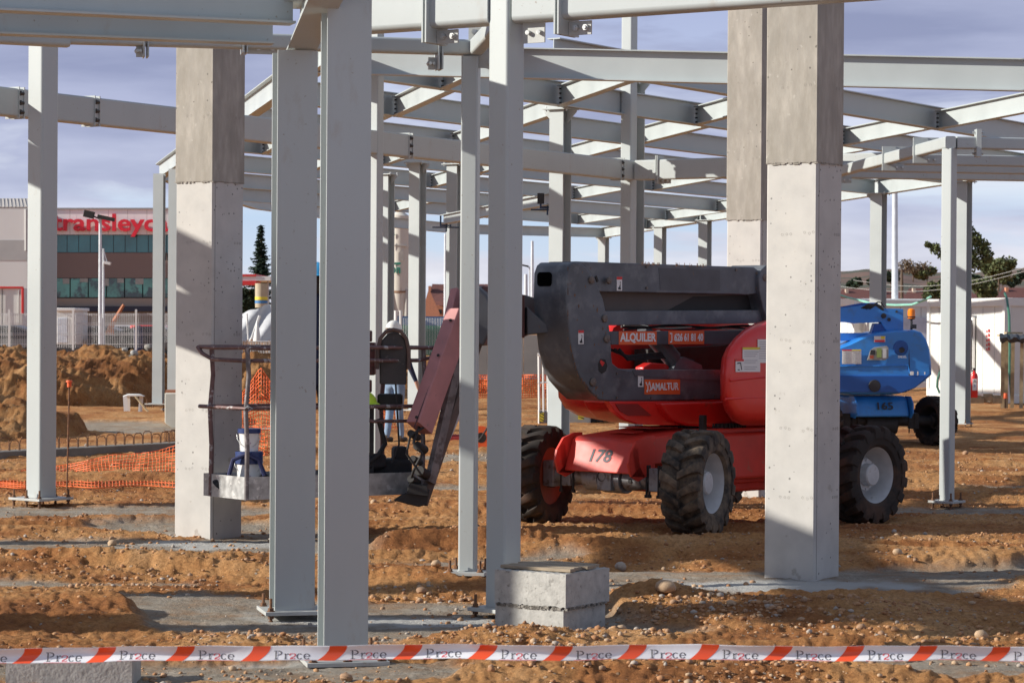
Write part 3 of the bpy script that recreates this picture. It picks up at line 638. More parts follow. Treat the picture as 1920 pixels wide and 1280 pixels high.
# F: big lit tube across the top, welded to the column behind the blocks
g = gp(943, 1156); zF0 = EYE + 1.74
dF = -U1; cF = Vector((g.x, g.y, 0)); hF = .34
for k, (q0, q1, lb) in enumerate(((-1.45, -.085, 'big sunlit tube beam at the top, left of the column behind the blocks'), (.085, 3.1, 'big sunlit tube beam at the top, running right over the concrete columns'))):
    P0 = cF + dF * q0; P1 = cF + dF * q1; P0.z = P1.z = zF0 + hF / 2
    tF = beam(P0, P1, rrect(.16, hF, .035, 5), lb, group='tube frame beams')
    n_ = Vector((dF.y, -dF.x, 0))
    px = 815 if k == 0 else 1062
    p = on_plane(px, 40, P0, n_); p.z = zF0 + .12
    lug(tF, p, dF, .19, hh=.42)
    if k == 1:
        pp = cF + dF * .19; pp.z = zF0 - .06
        q = MB(); q.box(pp, (.15, .012, .12), rz=math.atan2(dF.y, dF.x)); q.build('end_tab', PLATE, tF, smooth=0)
        for e in (-.03, .045):
            q = MB(); a = pp + dF * e; s_ = Vector((dF.y, -dF.x, 0)); q.cyl(a - s_ * .03, a + s_ * .03, .014, n=8); q.build('bolt', GALV, tF)
# D1: shaded tube running left at the top; short lit tube joining it to the column
g2 = gp(877, 1100); zD0 = EYE + 1.728; hD = .10
pD = Vector((g2.x, g2.y, zD0 + hD / 2))
dD = hdir(78)
tD = beam(pD + dD * .03, pD - dD * 2.62, rrect(.11, hD, .02, 4), 'slim shaded tube beam running left under the top of the frame', group='tube frame beams')
for px in (823,):
    p = on_plane(px, 95, pD, Vector((dD.y, -dD.x, 0))); p.z = pD.z - .02; lug(tD, p, -dD, .11, hh=.26, out=.05)
pj = Vector((cF.x, cF.y, pD.z + .02)); pk = pD + Vector((.03, 0, 0))
tJ = beam(pk, pk + (pj - pk) * .96, rrect(.09, .105, .02, 4), 'short sunlit tube joining the two slender middle columns at the top', group='tube frame beams')
q = MB(); q.box(pk + Vector((.03, -.03, -.0)), (.155, .012, .27), rz=R(-10)); q.build('end_plate', PLATE, tJ, smooth=0)
for ex, ez in ((-.04, .1), (-.04, -.1), (.065, -.1)):
    q = MB(); a = pk + Vector((.03 + ex, -.03 - ex * .17, ez)); q.cyl(a + Vector((0, .02, 0)), a - Vector((0, .03, 0)), .012, n=8); q.cyl(a - Vector((0, .006, 0)), a - Vector((0, .018, 0)), .019, n=6); q.build('bolt', GALV, tJ)
# tube going further left and nearer from the end of D1
pe = pD - dD * 2.6
tG = beam(pe, pe - hdir(66) * 2.3, rrect(.12, .14, .022, 4), 'sunlit tube beam in the top left corner under the two deep beams', group='tube frame beams')
p = on_plane(273, 95, pD, Vector((dD.y, -dD.x, 0))); p.z = pD.z - .03; lug(tD, p, -dD, .12, hh=.18, out=.04)
p = on_plane(458, 95, pD, Vector((dD.y, -dD.x, 0))); p.z = pD.z - .0; lug(tD, p, dD, .12, hh=.16, out=.2)
# I beams at the top left
def ibeam(p0, p1, w, h, label, m=STEEL, group=None, tw=.009, tf=.013, name='steel_flange_beam'):
    return beam(p0, p1, iprof(w, h, tw, tf), label, m, name, group, smooth=0)
gB = wmat(tB).translation
zV = 3.31
hV = .27
V0 = Vector((gB.x + .02, gB.y + .14, zV + hV / 2)); V1 = V0 + Vector((.29, -2.2, 0)).normalized() * 6.2
tV = ibeam(V0, V1, .17, hV, 'deep beam coming forward overhead from the second nearest column', group='deep beams top left')
dI = hdir(71)
I1 = Vector((-1.27, 14.7, EYE + 1.685 + .15)); ibt = ibeam(I1 - dI * .0, I1 - dI * 5.0, .15, .30, 'nearer of the two deep shaded beams filling the top left corner', group='deep beams top left')
for k in range(2):
    q = MB(); a = I1 - dI * .04 + Vector((0, 0, .0 + .09 * k)); s_ = Vector((dI.y, -dI.x, 0)); q.cyl(a, a + s_ * .03, .02, n=6); q.build('bolt', GALV, ibt)
I2 = Vector((-1.46, 15.5, EYE + 1.655 + .11)); dI2 = hdir(74)
ibeam(I2, I2 - dI2 * 5.0, .14, .22, 'farther of the two deep shaded beams in the top left corner', group='deep beams top left')
# unseen frame pieces added out of view to the left to throw the shade bands
for k, (x, y, w_) in enumerate(((-7.0, 19.4, .2), (-6.2, 13.8, .25), (-9.5, 15.2, .2))):
    t = thing('steel_tube_column', ('unseen steel column added just outside the left edge', 'second unseen steel column added outside the left edge', 'third unseen steel column added outside the left edge')[k], 'column', (x, y, 0), R(-33), 'square tube steel columns')
    b = MB(); b.ext(rrect(w_, w_, .02), (0, 0, -.05), (0, 0, 4.2), side=(1, 0, 0)); b.build('shaft', STEEL, t, True, smooth=50); base(t, .4, .07)
beam((-8.6, 16.7, 3.82), (-5.15, 22.1, 3.82), rrect(.16, .34, .03), 'unseen tube beam added outside the left edge for its shadow', group='tube frame beams')
beam((-4.3, 13.2, 3.05), (-6.0, 21.0, 3.05), rrect(.12, .42, .03), 'lower unseen tube beam added outside the left edge for its shadow', group='tube frame beams')
beam((-8.8, 13.0, 4.5), (-7.2, 27.0, 4.5), rrect(.16, .34, .03), 'higher unseen tube beam added outside the left edge', group='tube frame beams')

# ------------------------------------------------------------------ far roof grid
hRB = .31; wRB = .16; zR = HR + hRB / 2
def row_pt(Z0, t): return Vector((.0417 * Z0 + D33.x * t, Z0 + D33.y * t, zR))
def isect(p, d, q, e):               # 2D line intersection
    det = d.x * (-e.y) + e.x * d.y
    rx, ry = q.x - p.x, q.y - p.y
    t = (rx * (-e.y) + e.x * ry) / det
    return p + d * t
LB_p, LB_d = Vector((-2.27, 29.0, zR)), (Vector((-7.04, 51, zR)) - Vector((-2.27, 29, zR))).normalized()
RB_p, RB_d = Vector((3.0, 84.6, zR)), (Vector((8.75, 49.7, zR)) - Vector((3.0, 84.6, zR))).normalized()
T0, T1 = Vector((-2.35, 28.6, zR)), Vector((5.9, 25.9, zR - .41)); Td = (T1 - T0).normalized()
FL = [Vector((-7.04, 51, zR)), Vector((-6.5, 64.5, zR)), Vector((-3.6, 77, zR)), Vector((-1.7, 82, zR)), Vector((3.0, 84.6, zR))]
GR = 'roof grid beams of the far frame'
ibeam(T0, T1, wRB, hRB + .02, 'long sunlit edge beam along the near side of the far roof grid', STEELB, GR)
ibeam(LB_p - LB_d * 1.5, FL[0], wRB, hRB, 'left edge beam of the far roof grid, sunlit behind the left concrete column', STEELB, GR)
ibeam(FL[4] - RB_d * .2, RB_p + RB_d * 46, wRB + .04, hRB + .03, 'right edge beam of the far roof grid, resting on the far row of columns', STEELB, GR)
for i in range(4): ibeam(FL[i], FL[i + 1], wRB, hRB, ('beam closing the far roof grid behind the left concrete column', 'back edge beam of the roof grid, left piece', 'back edge beam of the roof grid seen above the silo', 'back edge beam of the roof grid, farthest right piece')[i], STEELB, GR)
ROWS = [29.0, 34.2, 39.8, 46.0, 52.9, 60.0, 67.5, 75.0]
ordn = ['first', 'second', 'third', 'fourth', 'fifth', 'sixth', 'seventh', 'eighth']
rows = []
for k, Z0 in enumerate(ROWS):
    p = row_pt(Z0, 0)
    a = isect(p, D33, LB_p, LB_d)
    if a.y > 51:                     # meets the far left edge instead
        for i in range(4):
            q = isect(p, D33, FL[i], (FL[i + 1] - FL[i]).normalized())
            if min(FL[i].y, FL[i + 1].y) - .3 <= q.y <= max(FL[i].y, FL[i + 1].y) + .3 and q.x < p.x: a = q; break
    if k == 0: a = isect(p, D33, T0, Td)
    c = isect(p, D33, RB_p, RB_d)
    a = a + D33 * .1; c = c - D33 * .12
    t = ibeam(a, c, wRB, hRB, 'shaded diagonal roof beam, %s row counted from the near side of the roof grid' % ordn[k], STEELB, GR)
    rows.append((a, c, t))
# cross members, each hung between a row and the one before it
CR = [(0, 1756), (0, 1930), (1, 830), (1, 1050), (1, 1305), (1, 1580), (2, 742), (2, 955), (2, 1190), (2, 1480), (2, 1800),
      (3, 640), (3, 850), (3, 1062), (3, 1335), (3, 1700), (4, 495), (4, 720), (4, 893), (4, 1225), (5, 560), (5, 810), (5, 1077), (5, 1345), (6, 650), (6, 960), (6, 1251), (7, 740), (7, 1085), (7, 1215)]
for k, px in CR:
    p0, p1, trow = rows[k]
    nrm = Vector((D33.y, -D33.x, 0))
    s = on_plane(px, 200, p0, nrm); s.z = zR - .03
    if not (p0.y - .5 < s.y < p1.y + .5): continue
    if k == 0 or px < 800 and k == 1: e = isect(s, -DM12, T0, Td)
    else: e = isect(s, -DM12, rows[k - 1][0], D33)
    s = s - DM12 * .1; e = e + DM12 * .1
    if e.y > s.y or e.y < 25: continue
    if (e - s).length > 14: continue
    t = ibeam(s, e, .13, hRB - .05, 'x', STEELB, GR, name='steel_cross_beam')
    t['_px'] = px; t['_k'] = k
    # stiffener with bolts on the row's web
    q = MB(); q.box(s + DM12 * .10 + Vector((0, 0, .0)), (.012, .07, hRB - .04), rz=R(57)); q.build('stiffener_plate', STEELB, t, smooth=0)
    for j in range(4):
        c_ = s + DM12 * .03 + Vector((-.01, -.02, -.09 + .06 * j)); q = MB(); q.cyl(c_ - Vector((.02, 0, 0)), c_ + Vector((.02, 0, 0)), .013, n=6); q.build('bolt', BLACKBOLT, t)
# number the cross beams of a row from the left so that each label is its own
byk = {}
for o in list(COL.objects):
    if '_k' in o.keys(): byk.setdefault(o['_k'], []).append(o)
for k, l in byk.items():
    l.sort(key=lambda o: o['_px'])
    for i, o in enumerate(l):
        o['label'] = 'short sunlit cross beam at the %s roof row, %s from the left there' % (ordn[k], ordn[i]); del o['_k']; del o['_px']

# lower lit beam held with clamps between two of the far columns
z1 = EYE + 1.55
bp0 = at(832, 409, 40.5); bp0.z = z1 + .03; bp1 = at(1034, 368, 33.4); bp1.z = z1 + .03
tb = beam(bp0, bp1, iprof(.12, .15, .008, .01), 'pale beam hung low between two far columns with screw clamps', STEELB, 'steel_flange_beam', GR, smooth=0)
for f, nm in ((.03, 'screw_clamp'), (.97, 'screw_clamp')):
    c = bp0.lerp(bp1, f); q = MB(); q.box(c + Vector((0, 0, -.1)), (.16, .04, .03)); q.box(c + Vector((-.09, -.02, -.03)), (.025, .03, .17)); q.cyl(c + Vector((-.22, 0, -.13)), c + Vector((.2, 0, -.13)), .012, n=6); q.cyl(c + Vector((0, 0, -.05)), c + Vector((0, 0, -.2)), .012, n=6)
    o = q.build(nm, mat('clamp_blue', (.03, .06, .12), .4, .3), tb)
q = MB(); q.box(bp1 + Vector((-.14, -.12, .0)), (.09, .03, .14)); q.box(bp1 + Vector((.05, -.12, .0)), (.09, .03, .14)); q.build('black_pad', BLACK, tb)

# ------------------------------------------------------------------ tube canopy frame on the right
gR = gp(1775, 953); HS0 = 3.39; hS = .115; zS = HS0 + hS / 2
post = Vector((gR.x, gR.y, zS))
s1e = Vector((post.x - .55, post.y + 6.0, zS))
tS1 = beam(post + Vector((.0, -.06, 0)), s1e, rrect(.1, hS, .018, 4), 'bright tube beam running back left from the right hand corner post', group='right canopy tubes')
d80 = hdir(80)
tS2 = beam(post + d80 * .06, post + d80 * 3, rrect(.1, hS, .018, 4), 'tube beam running right from the corner post at the same height', group='right canopy tubes')
for k, (Z, lb) in enumerate(((26.6, 'first shaded tube behind the front one of the right canopy'), (27.9, 'second tube behind the front one of the right canopy, partly sunlit'), (29.2, 'third thin tube deep inside the right canopy'))):
    q0 = isect(Vector((0, Z, zS)), Vector((1, 0, 0)), post, (s1e - post).normalized()); q0.z = zS
    beam(q0 + d80 * .04, q0 + d80 * 4, rrect(.1, hS, .018, 4), lb, group='right canopy tubes')
dS = (s1e - post).normalized()
for Yc, sg in ((25.25, 1), (26.55, 1), (29.0, 1)):
    c = post + dS * (Yc - post.y)
    q = MB(); q.box(c, (.14, .035, .25)); q.box(c + Vector((.11, 0, .09)), (.14, .014, .07)); q.box(c + Vector((.11, 0, -.09)), (.1, .014, .07)); q.build('bracket', STEEL, tS1, smooth=0)
    for e in (.08, .14):
        for z in (.09, -.09):
            q = MB(); q.cyl(c + Vector((e, -.03, z)), c + Vector((e, .03, z)), .012, n=6); q.build('bolt', GALV, tS1)
c = post + d80 * .28
q = MB(); q.box(c, (.045, .14, .26)); q.build('bracket', STEEL, tS2, smooth=0)
for z in (.1, -.1):
    q = MB(); q.cyl(c + Vector((-.05, 0, z)), c + Vector((.05, 0, z)), .012, n=6); q.build('bolt', GALV, tS2)

# ------------------------------------------------------------------ wheels shared by both lifts
def wheel_parts(parent, c, steer, rad=.435, w=.33, tyre=TYRE, rim=RIM, outer=1, rimin=RIMRED):
    """hub mesh > tyre, rim. axis along local Y; outer=+1/-1 is the outside"""
    M = Matrix.Rotation(steer, 3, 'Z')
    h = MB(); h.lathe([(0, .10), (.085, .10), (.095, .09), (.10, .0), (.10, -.16), (.0, -.16)][::1], (0, 0, 0), 'Y', 24)
    if outer < 0:
        for v in h.v: v.y = -v.y
    for k in range(8):
        a = 2 * math.pi * k / 8; p = Vector((math.cos(a) * .125, outer * .0, math.sin(a) * .125)); h.cyl(p - Vector((0, outer * .03, 0)), p + Vector((0, outer * .03, 0)), .012, n=6)
    hub = h.build('wheel', rim if outer > 0 else DARK, parent, True); hub.location = c; hub.rotation_euler = (0, 0, steer)
    t = MB(); hw = w / 2
    t.lathe([(.245, -hw * .80), (.27, -hw * .96), (.34, -hw * 1.03), (.385, -hw * .98), (rad - .05, -hw * .88), (rad - .044, -hw * .5), (rad - .042, 0), (rad - .044, hw * .5), (rad - .05, hw * .88),
             (.385, hw * .98), (.34, hw * 1.03), (.27, hw * .96), (.245, hw * .80)], (0, 0, 0), 'Y', 48)
    n = 17
    for k in range(n):
        for sd_ in (1, -1):
            a0 = 2 * math.pi * (k + (.5 if sd_ > 0 else 0)) / n; rings = []
            for i, (yy, da, hw_, top) in enumerate(((-.02, .0, .030, 1), (.4, .10, .034, 1), (.80, .17, .040, 1), (1.0, .20, .045, .93), (1.06, .205, .045, .80))):
                a = a0 + da; rt = rad - (1 - top) * .25; rb = rad - .06 - (1 - top) * .25
                y = sd_ * yy * hw; tw = hw_ / rad
                q = []
                for aa, rr in ((a - tw, rt - .004), (a - tw * .6, rt), (a + tw * .6, rt), (a + tw, rt - .004), (a + tw * 1.3, rb), (a - tw * 1.3, rb)):
                    q.append((math.cos(aa) * rr, y, math.sin(aa) * rr))
                rings.append(q)
            t.loft(rings)
    o = t.build('tyre', tyre, hub, True, smooth=30)
    r_ = MB()
    prof = [(.10, .02), (.135, .02), (.15, -.0), (.165, -.05), (.20, -.075), (.215, -.03), (.222, .06), (.235, .09), (.245, .13), (.262, .145), (.266, .13), (.25, .10), (.246, -.13), (.262, -.145), (.255, -.13), (.20, -.11), (.10, -.11)]
    r_.lathe([(a, b) for a, b in prof], (0, 0, 0), 'Y', 40)
    if outer < 0:
        for v in r_.v: v.y = -v.y
    ro = r_.build('rim', rim if outer > 0 else rimin, hub, True, smooth=40)
    return hub

# ------------------------------------------------------------------ red boom lift
LC = Vector((1.67, 22.3, 0)); LRZ = R(-135)
lift = thing('boom_lift', 'red and dark grey articulated boom lift numbered 178 behind the nearest concrete column', 'boom lift', LC, LRZ)
LM = wmat(lift); LMi = LM.inverted(); LR = LM.to_3x3()
def lt(u, v, y):                     # pixel -> (x, z) on the lift's own plane y
    p = on_plane(u, v, LM @ Vector((0, y, 0)), LR @ Vector((0, 1, 0))); q = LMi @ p; return (q.x, q.z)
def ltx(u, v, x):                    # pixel -> (y, z) on the lift's plane x
    p = on_plane(u, v, LM @ Vector((x, 0, 0)), LR @ Vector((1, 0, 0))); q = LMi @ p; return (q.y, q.z)
def side(name, pix, yp, y0, y1, m, bevel=0., par=None):
    poly = [lt(u, v, yp) for u, v in pix]
    b = MB(); b.prism(poly, lambda a, e, d: (a, d, e), y0, y1); o = b.build(name, m, lift, True, smooth=40 if bevel else 30, bevel=bevel)
    if par is not None: o.parent = par
    return o
wz = -.03
wheel_parts(lift, (1.125, .915, .435), R(18), outer=1)
wheel_parts(lift, (1.125, -.915, .41), R(18), outer=-1, tyre=TYRE2, rimin=RIMRED)
wheel_parts(lift, (-1.08, .93, .42), R(0), outer=1, tyre=TYRE2)
wheel_parts(lift, (-1.18, -.93, .42), R(0), outer=-1)
# axles
for x, nm in ((1.125, 'front_axle'), (-1.18, 'rear_axle')):
    b = MB(); b.cyl((x, -.72, .435), (x, .72, .435), .07, n=14)
    b.cyl((x, -.30, .42), (x, -.12, .42), .105, n=16); b.cyl((x, -.10, .42), (x, .14, .42), .115, n=18); b.box((x + .02, -.01, .43), (.22, .16, .20)); b.cyl((x, .16, .43), (x, .34, .43), .10, .08, n=16)
    b.box((x, .5, .44), (.16, .10, .19)); b.box((x, -.5, .44), (.16, .10, .19)); b.box((x, .70, .44), (.18, .12, .22)); b.box((x, -.70, .44), (.18, .12, .22))
    ax = b.build(nm, AXLE, lift, True, bevel=.006)
    if x > 0:
        for y in (.42, .45, .55, .58, -.42, -.56): b = MB(); b.cyl((x + .07, y, .30), (x + .07, y, .56), .011, n=6); b.cyl((x + .07, y, .29), (x + .07, y, .315), .02, n=6); b.build('axle_bolt', DARK, ax, True)
        for k in range(3):
            b = MB(); b.tube([(x - .1, -.35 + .3 * k, .60), (x + .08, -.33 + .3 * k, .57), (x + .13, -.25 + .32 * k, .50), (x + .05, -.18 + .3 * k, .47)], .012, 6); b.build('brake_hose', BLACK, ax, True)
        b = MB(); b.lathe([(.0, .002), (.045, .002), (.045, 0)], (x + .131, -.04, .45), 'X', 20); b.build('maker_disc', INK, ax, True)
        b = MB(); b.lathe([(.0, .004), (.037, .004), (.037, 0)], (x + .131, -.028, .45), 'X', 20); b.build('disc_face', AXLE, ax, True)
        b = MB(); b.lathe([(.0, .004), (.02, .004), (.02, 0)], (x + .09, .25, .42), 'X', 16); b.build('drain_plug', DARK, ax, True)
    else:
        pass
# chassis body with sloping front hood
prof = [(1.33, .485), (1.235, .745), (1.20, .768), (1.17, .775), (.45, .835), (-1.1, .835), (-1.3, .72), (-1.33, .44), (-1.0, .37), (-.7, .36), (.72, .36), (.78, .56), (1.27, .56), (1.29, .485)]
b = MB(); b.prism(prof, lambda a, e, d: (a, d, e), -.40, .40); ch = b.build('chassis', REDC, lift, True, smooth=30, bevel=.012)
b = MB(); b.box((-.1, 0, .60), (1.4, 1.0, .40)); b.box((-.1, 0, .33), (1.3, .7, .10)); b.build('underframe', REDC, ch, True, bevel=.03)
for sy in (1, -1):                    # lashing ears with a slanted slot
    outl = [(1.10, .50), (1.10, .80), (1.20, .80), (1.33, .76), (1.41, .66), (1.43, .58), (1.39, .47), (1.30, .43), (1.22, .46)]
    hole = [(1.31, .50), (1.285, .55), (1.315, .70), (1.35, .71), (1.375, .68), (1.345, .52)]
    poly = outl[:7] + hole[::1][0:1] + hole[1:] + hole[0:1] + outl[6:]
    b = MB(); b.prism(poly, lambda a, e, d: (a, d, e), sy * .405, sy * .425)
    b.build('lashing_eye', REDC, ch, True, smooth=20)
q0 = Vector((1.303, 0, .60)); upd = Vector((-.035, 0, .14)).normalized()
fr = MB()
text('178', .15, (1.2825, -.035, .615), (0, 1, 0), (-.095, 0, .26), GREYINK, ch, 'fleet_number', True, off=.004, bold=.004, sx=1.2, shear=.12)
b = MB(); b.box((.62, -.1, .842), (.35, .4, .006)); b.box((.95, -.05, .815), (.12, .3, .006), M=Matrix.Rotation(R(4.8), 3, 'Y')); b.build('hood_plate', REDC, ch, True)
b = MB(); b.box((.62, .43, .46), (.10, .05, .30)); b.box((.55, .47, .86), (.05, .05, .2)); b.build('hose_guard', DARK, ch, True, bevel=.005)
# slewing ring
b = MB(); b.cyl((0, 0, .83), (0, 0, .875), .36, n=48)
for k in range(60):
    a = 2 * math.pi * k / 60; b.box((math.cos(a) * .365, math.sin(a) * .365, .85), (.02, .017, .05), rz=a)
b.cyl((0, 0, .87), (0, 0, .93), .30, n=32); b.build('slewing_ring', DARK, lift, True)
# turret
tur = side('turret', [(1142, 752), (1150, 768), (1166, 784), (1190, 793), (1240, 797), (1400, 797), (1430, 780), (1435, 745)], -.30, -.62, .30, RED, .02)
lc = MB()
pl = [(1168, 600), (1152, 612), (1143, 640), (1139, 700), (1142, 750), (1155, 772), (1180, 786), (1230, 795), (1380, 797), (1440, 780), (1445, 640), (1400, 590)]
P = [lt(u, v, -.30) for u, v in pl]; cx_ = sum(a for a, e in P) / len(P); cz_ = sum(e for a, e in P) / len(P)
def ring(P, s, y): return [(cx_ + (a - cx_) * s, y, cz_ + (e - cz_) * s) for a, e in P]
lc.loft([ring(P, .97, -.33), ring(P, 1.0, -.38), ring(P, 1.0, -.8), ring(P, .96, -.93), ring(P, .85, -.99)]); lc.build('far_side_cover', RED, tur, True, smooth=50)
rc = MB()
pr = [(1350, 700), (1353, 672), (1362, 652), (1376, 634), (1394, 618), (1415, 606), (1440, 599), (1480, 596), (1530, 598), (1560, 615), (1568, 650), (1566, 735), (1540, 780), (1500, 797), (1392, 797), (1372, 789), (1358, 768), (1351, 740)]
def ring2(y, s, du=0):
    P = [lt(u + du * (1 if u < 1450 else 0), v, y) for u, v in pr]; cx_ = sum(a for a, e in P) / len(P); cz_ = sum(e for a, e in P) / len(P)
    return [(cx_ + (a - cx_) * s, y, cz_ + (e - cz_) * s) for a, e in P]
rc.loft([ring2(.30, 1., 12), ring2(.55, 1., 4), ring2(.74, 1.0), ring2(.81, .992), ring2(.86, .97), ring2(.90, .93), ring2(.925, .87), ring2(.938, .78), ring2(.942, .6)]); rcv = rc.build('near_side_cover', RED, tur, True, smooth=50)
b = MB(); ly = .948
a0_, e0_ = lt(1370, 713, ly); a1_, e1_ = lt(1436, 706, ly); b.tube([(a0_, ly - .012, e0_), (a1_, ly - .01, e1_)], .012); a0_, e0_ = lt(1362, 748, ly); a1_, e1_ = lt(1500, 741, ly); b.tube([(a0_, ly - .015, e0_), (a1_, ly - .013, e1_)], .01)
b.build('cover_crease', RED, rcv, True)
side('counterweight', [(1440, 640), (1485, 650), (1495, 700), (1490, 770), (1470, 797), (1440, 797)], 0, -.33, .30, RED, .04, tur)
# left low red flank with inset vent
side('tray_flank', [(1141, 752), (1152, 770), (1172, 786), (1198, 795), (1240, 797), (1350, 797), (1350, 752)], .22, .16, .22, RED, .006, tur)
side('flank_vent', [(1154, 757), (1196, 757), (1222, 779), (1178, 779), (1162, 770)], .226, .221, .227, mat('dark_red', (.25, .015, .012), .5), 0, tur)
side('engine_bay', [(1215, 655), (1350, 648), (1400, 640), (1400, 700), (1215, 700)], -.12, -.28, -.12, DARK, 0, tur)
side('bay_cover', [(1207, 688), (1222, 680), (1262, 683), (1262, 700), (1207, 700)], .0, -.10, .0, RED, .01, tur)
# boom stack
BY = .19
boom = side('boom_head', [(1075, 491), (1068, 497), (1063, 512), (1062, 560), (1066, 610), (1071, 655), (1079, 690), (1091, 715), (1108, 735), (1124, 750), (1150, 752), (1352, 749), (1352, 693), (1178, 693),
      (1160, 690), (1149, 681), (1147, 668), (1146, 640), (1143, 612), (1137, 585), (1131, 560), (1122, 540), (1112, 518), (1100, 502), (1090, 493)], BY, -BY, BY, DGREY2, .012)
ub = side('upper_boom', [(1082, 490), (1414, 501), (1422, 507), (1425, 520), (1425, 540), (1418, 551), (1400, 553), (1385, 552), (1124, 547), (1100, 520)], .165, -.165, .165, DGREY2, .008)
side('boom_patch', [(1235, 502), (1350, 506), (1350, 545), (1238, 544)], .167, .1655, .1675, DGREY, 0, ub)
side('telescopic_boom', [(1120, 540), (1400, 545), (1435, 550), (1435, 584), (1137, 584)], .06, -.10, .06, mat('brown_grey_boom', (.10, .08, .07), .6, 0, .2, 5), 0)
side('tension_link', [(1132, 583), (1436, 581), (1438, 606), (1138, 610)], .15, .09, .15, DGREY2, .004)
lk = side('lower_link', [(1143, 621), (1425, 619), (1425, 645), (1146, 646)], .17, .12, .17, DGREY, .004)
side('boom_pivot_plate', [(1437, 497), (1428, 505), (1423, 520), (1424, 545), (1430, 575), (1440, 605), (1500, 605), (1500, 520), (1470, 498)], .20, -.20, .20, DGREY2, .008)
b = MB()
for (u0, v0), (u1, v1), r_ in (((1138, 549), (1208, 596), .055), ((1205, 615), (1262, 682), .055), ((1228, 632), (1262, 672), .075)):
    a, e = lt(u0, v0, 0); c_, f_ = lt(u1, v1, 0); b.cyl((a, .0, e), (c_, .0, f_), r_, n=16)
b.build('lift_cylinder', DGREY, lift, True)
side('cylinder_bracket', [(1262, 693), (1272, 672), (1284, 669), (1316, 684), (1318, 694)], .06, .0, .06, DGREY2, .003)
side('black_gap', [(1300, 556), (1240, 588), (1436, 588), (1436, 559), (1400, 553)], .062, .058, .062, DARK)
# pins on the boom side
for u, v, r_ in ((1108, 525, .032), (1141, 526, .03), (1133, 597, .032), (1137, 635, .034), (1111, 716, .035), (1433, 520, .035)):
    a, e = lt(u, v, BY); b = MB(); b.lathe([(r_, 0), (r_, .012), (r_ * .8, .018), (r_ * .35, .018), (0, .022)], (a, BY, e), 'Y', 20); b.build('pivot_pin', mat('pin_steel', (.16, .13, .11), .5, .3, .3, 30), lift, True)
a, e = lt(1117, 523, BY); b = MB(); b.box((a, BY + .01, e), (.02, .012, .05), M=Matrix.Rotation(R(30), 3, 'Y')); b.build('keeper_plate', DARK, boom, True)
a, e = lt(1130, 686, BY); b = MB(); b.prism([(a - .055, e + .0), (a - .03, e + .055), (a + .03, e + .06), (a + .055, e + .02), (a + .05, e - .04), (a + .01, e - .065), (a - .04, e - .04)], lambda x, z, d: (x, d, z), BY + .0005, BY + .0025); b.build('hole', DARK, boom, True)
a, e = lt(1129, 680, BY); b = MB(); b.prism([(a - .03, e + .0), (a + .02, e + .025), (a + .03, e + .005), (a + .0, e - .03)], lambda x, z, d: (x, d, z), BY + .0026, BY + .004); b.build('hole_glint', RED, boom, True)
# black plate stands in for the shaded slot in the boom head front
xf = lt(1063, 530, BY)[0]
y0_, z0_ = ltx(1018, 510, xf); y1_, z1_ = ltx(1055, 536, xf)
fx, fz = lt(1062, 523, BY)
b = MB(); b.ext(rrect(.16, .115, .03, 4), (fx - .006, -.06, fz), (fx + .0035, -.06, fz), side=(0, 1, 0)); b.build('head_slot_shade', mat('slot_shade_black', (.003, .003, .003), 1., spec=0), boom, True)
b = MB()
rnd = random.Random(3)
for k in range(34):                  # chipped paint specks
    u, v = rnd.uniform(1068, 1140), rnd.uniform(500, 745)
    if v > 560 or u < 1110:
        a, e = lt(u, v, BY); s_ = rnd.uniform(.003, .010); h_ = s_ * rnd.uniform(.8, 2.6); b.prism([(a - s_, e), (a, e + h_), (a + s_, e), (a, e - h_)], lambda x, z, d: (x, d, z), BY + .0002, BY + .0012)
b.build('rust_chips', RUST, boom, True, smooth=0)
b = MB()
for (u0, v0), (u1, v1) in (((1064, 500), (1064, 640)), ((1066, 640), (1083, 705)), ((1083, 705), (1122, 748)), ((1200, 494), (1240, 495)), ((1260, 496), (1330, 498))):
    for k in range(14):
        f = rnd.random(); a, e = lt(u0 + (u1 - u0) * f + .8, v0 + (v1 - v0) * f, BY); b.box((a, BY + .0005, e), (rnd.uniform(.003, .009), .002, rnd.uniform(.01, .04)))
b.build('rust_edge', RUST, boom, True, smooth=0)
# stickers
def sticker(u0, v0, u1, v1, yp, m, par, name, off=.001):
    A = lt(u0, v0, yp); B = lt(u1, v0, yp); C_ = lt(u1, v1, yp); D_ = lt(u0, v1, yp)
    b = MB(); b.prism([A, B, C_, D_], lambda a, e, d: (a, d, e), yp + off, yp + off + .0015); return b.build(name, m, par, True, smooth=0)
def stext(s, u, v, yp, size, m, par, off=.004, sx=1., bold=0., fitpx=None):
    a, e = lt(u, v, yp)
    if fitpx:
        l, r_ = lt(u - fitpx / 2, v, yp)[0], lt(u + fitpx / 2, v, yp)[0]; want = abs(l - r_)
        cu = bpy.data.curves.new('t', 'FONT'); cu.body = s; cu.size = size; ob = bpy.data.objects.new('t', cu); COL.objects.link(ob); bpy.context.view_layer.update(); w_ = ob.dimensions.x; bpy.data.objects.remove(ob); sx = want / max(w_, 1e-3)
    return text(s, size, (a, yp, e), (-1, 0, 0), (0, 0, 1), m, par, 'lettering', True, off=off, sx=sx, bold=bold)
s1 = sticker(1160, 621, 1231, 646, .17, ORANGE, lk, 'hire_sticker'); stext('ALQUILER', 1196, 633, .17, .095, PAPER, s1, bold=.0035, fitpx=66)
s2 = sticker(1253, 620, 1320, 645, .17, ORANGE, lk, 'phone_sticker'); stext('626 61 81 40', 1291, 633, .17, .085, PAPER, s2, bold=.004, fitpx=53)
b = MB()
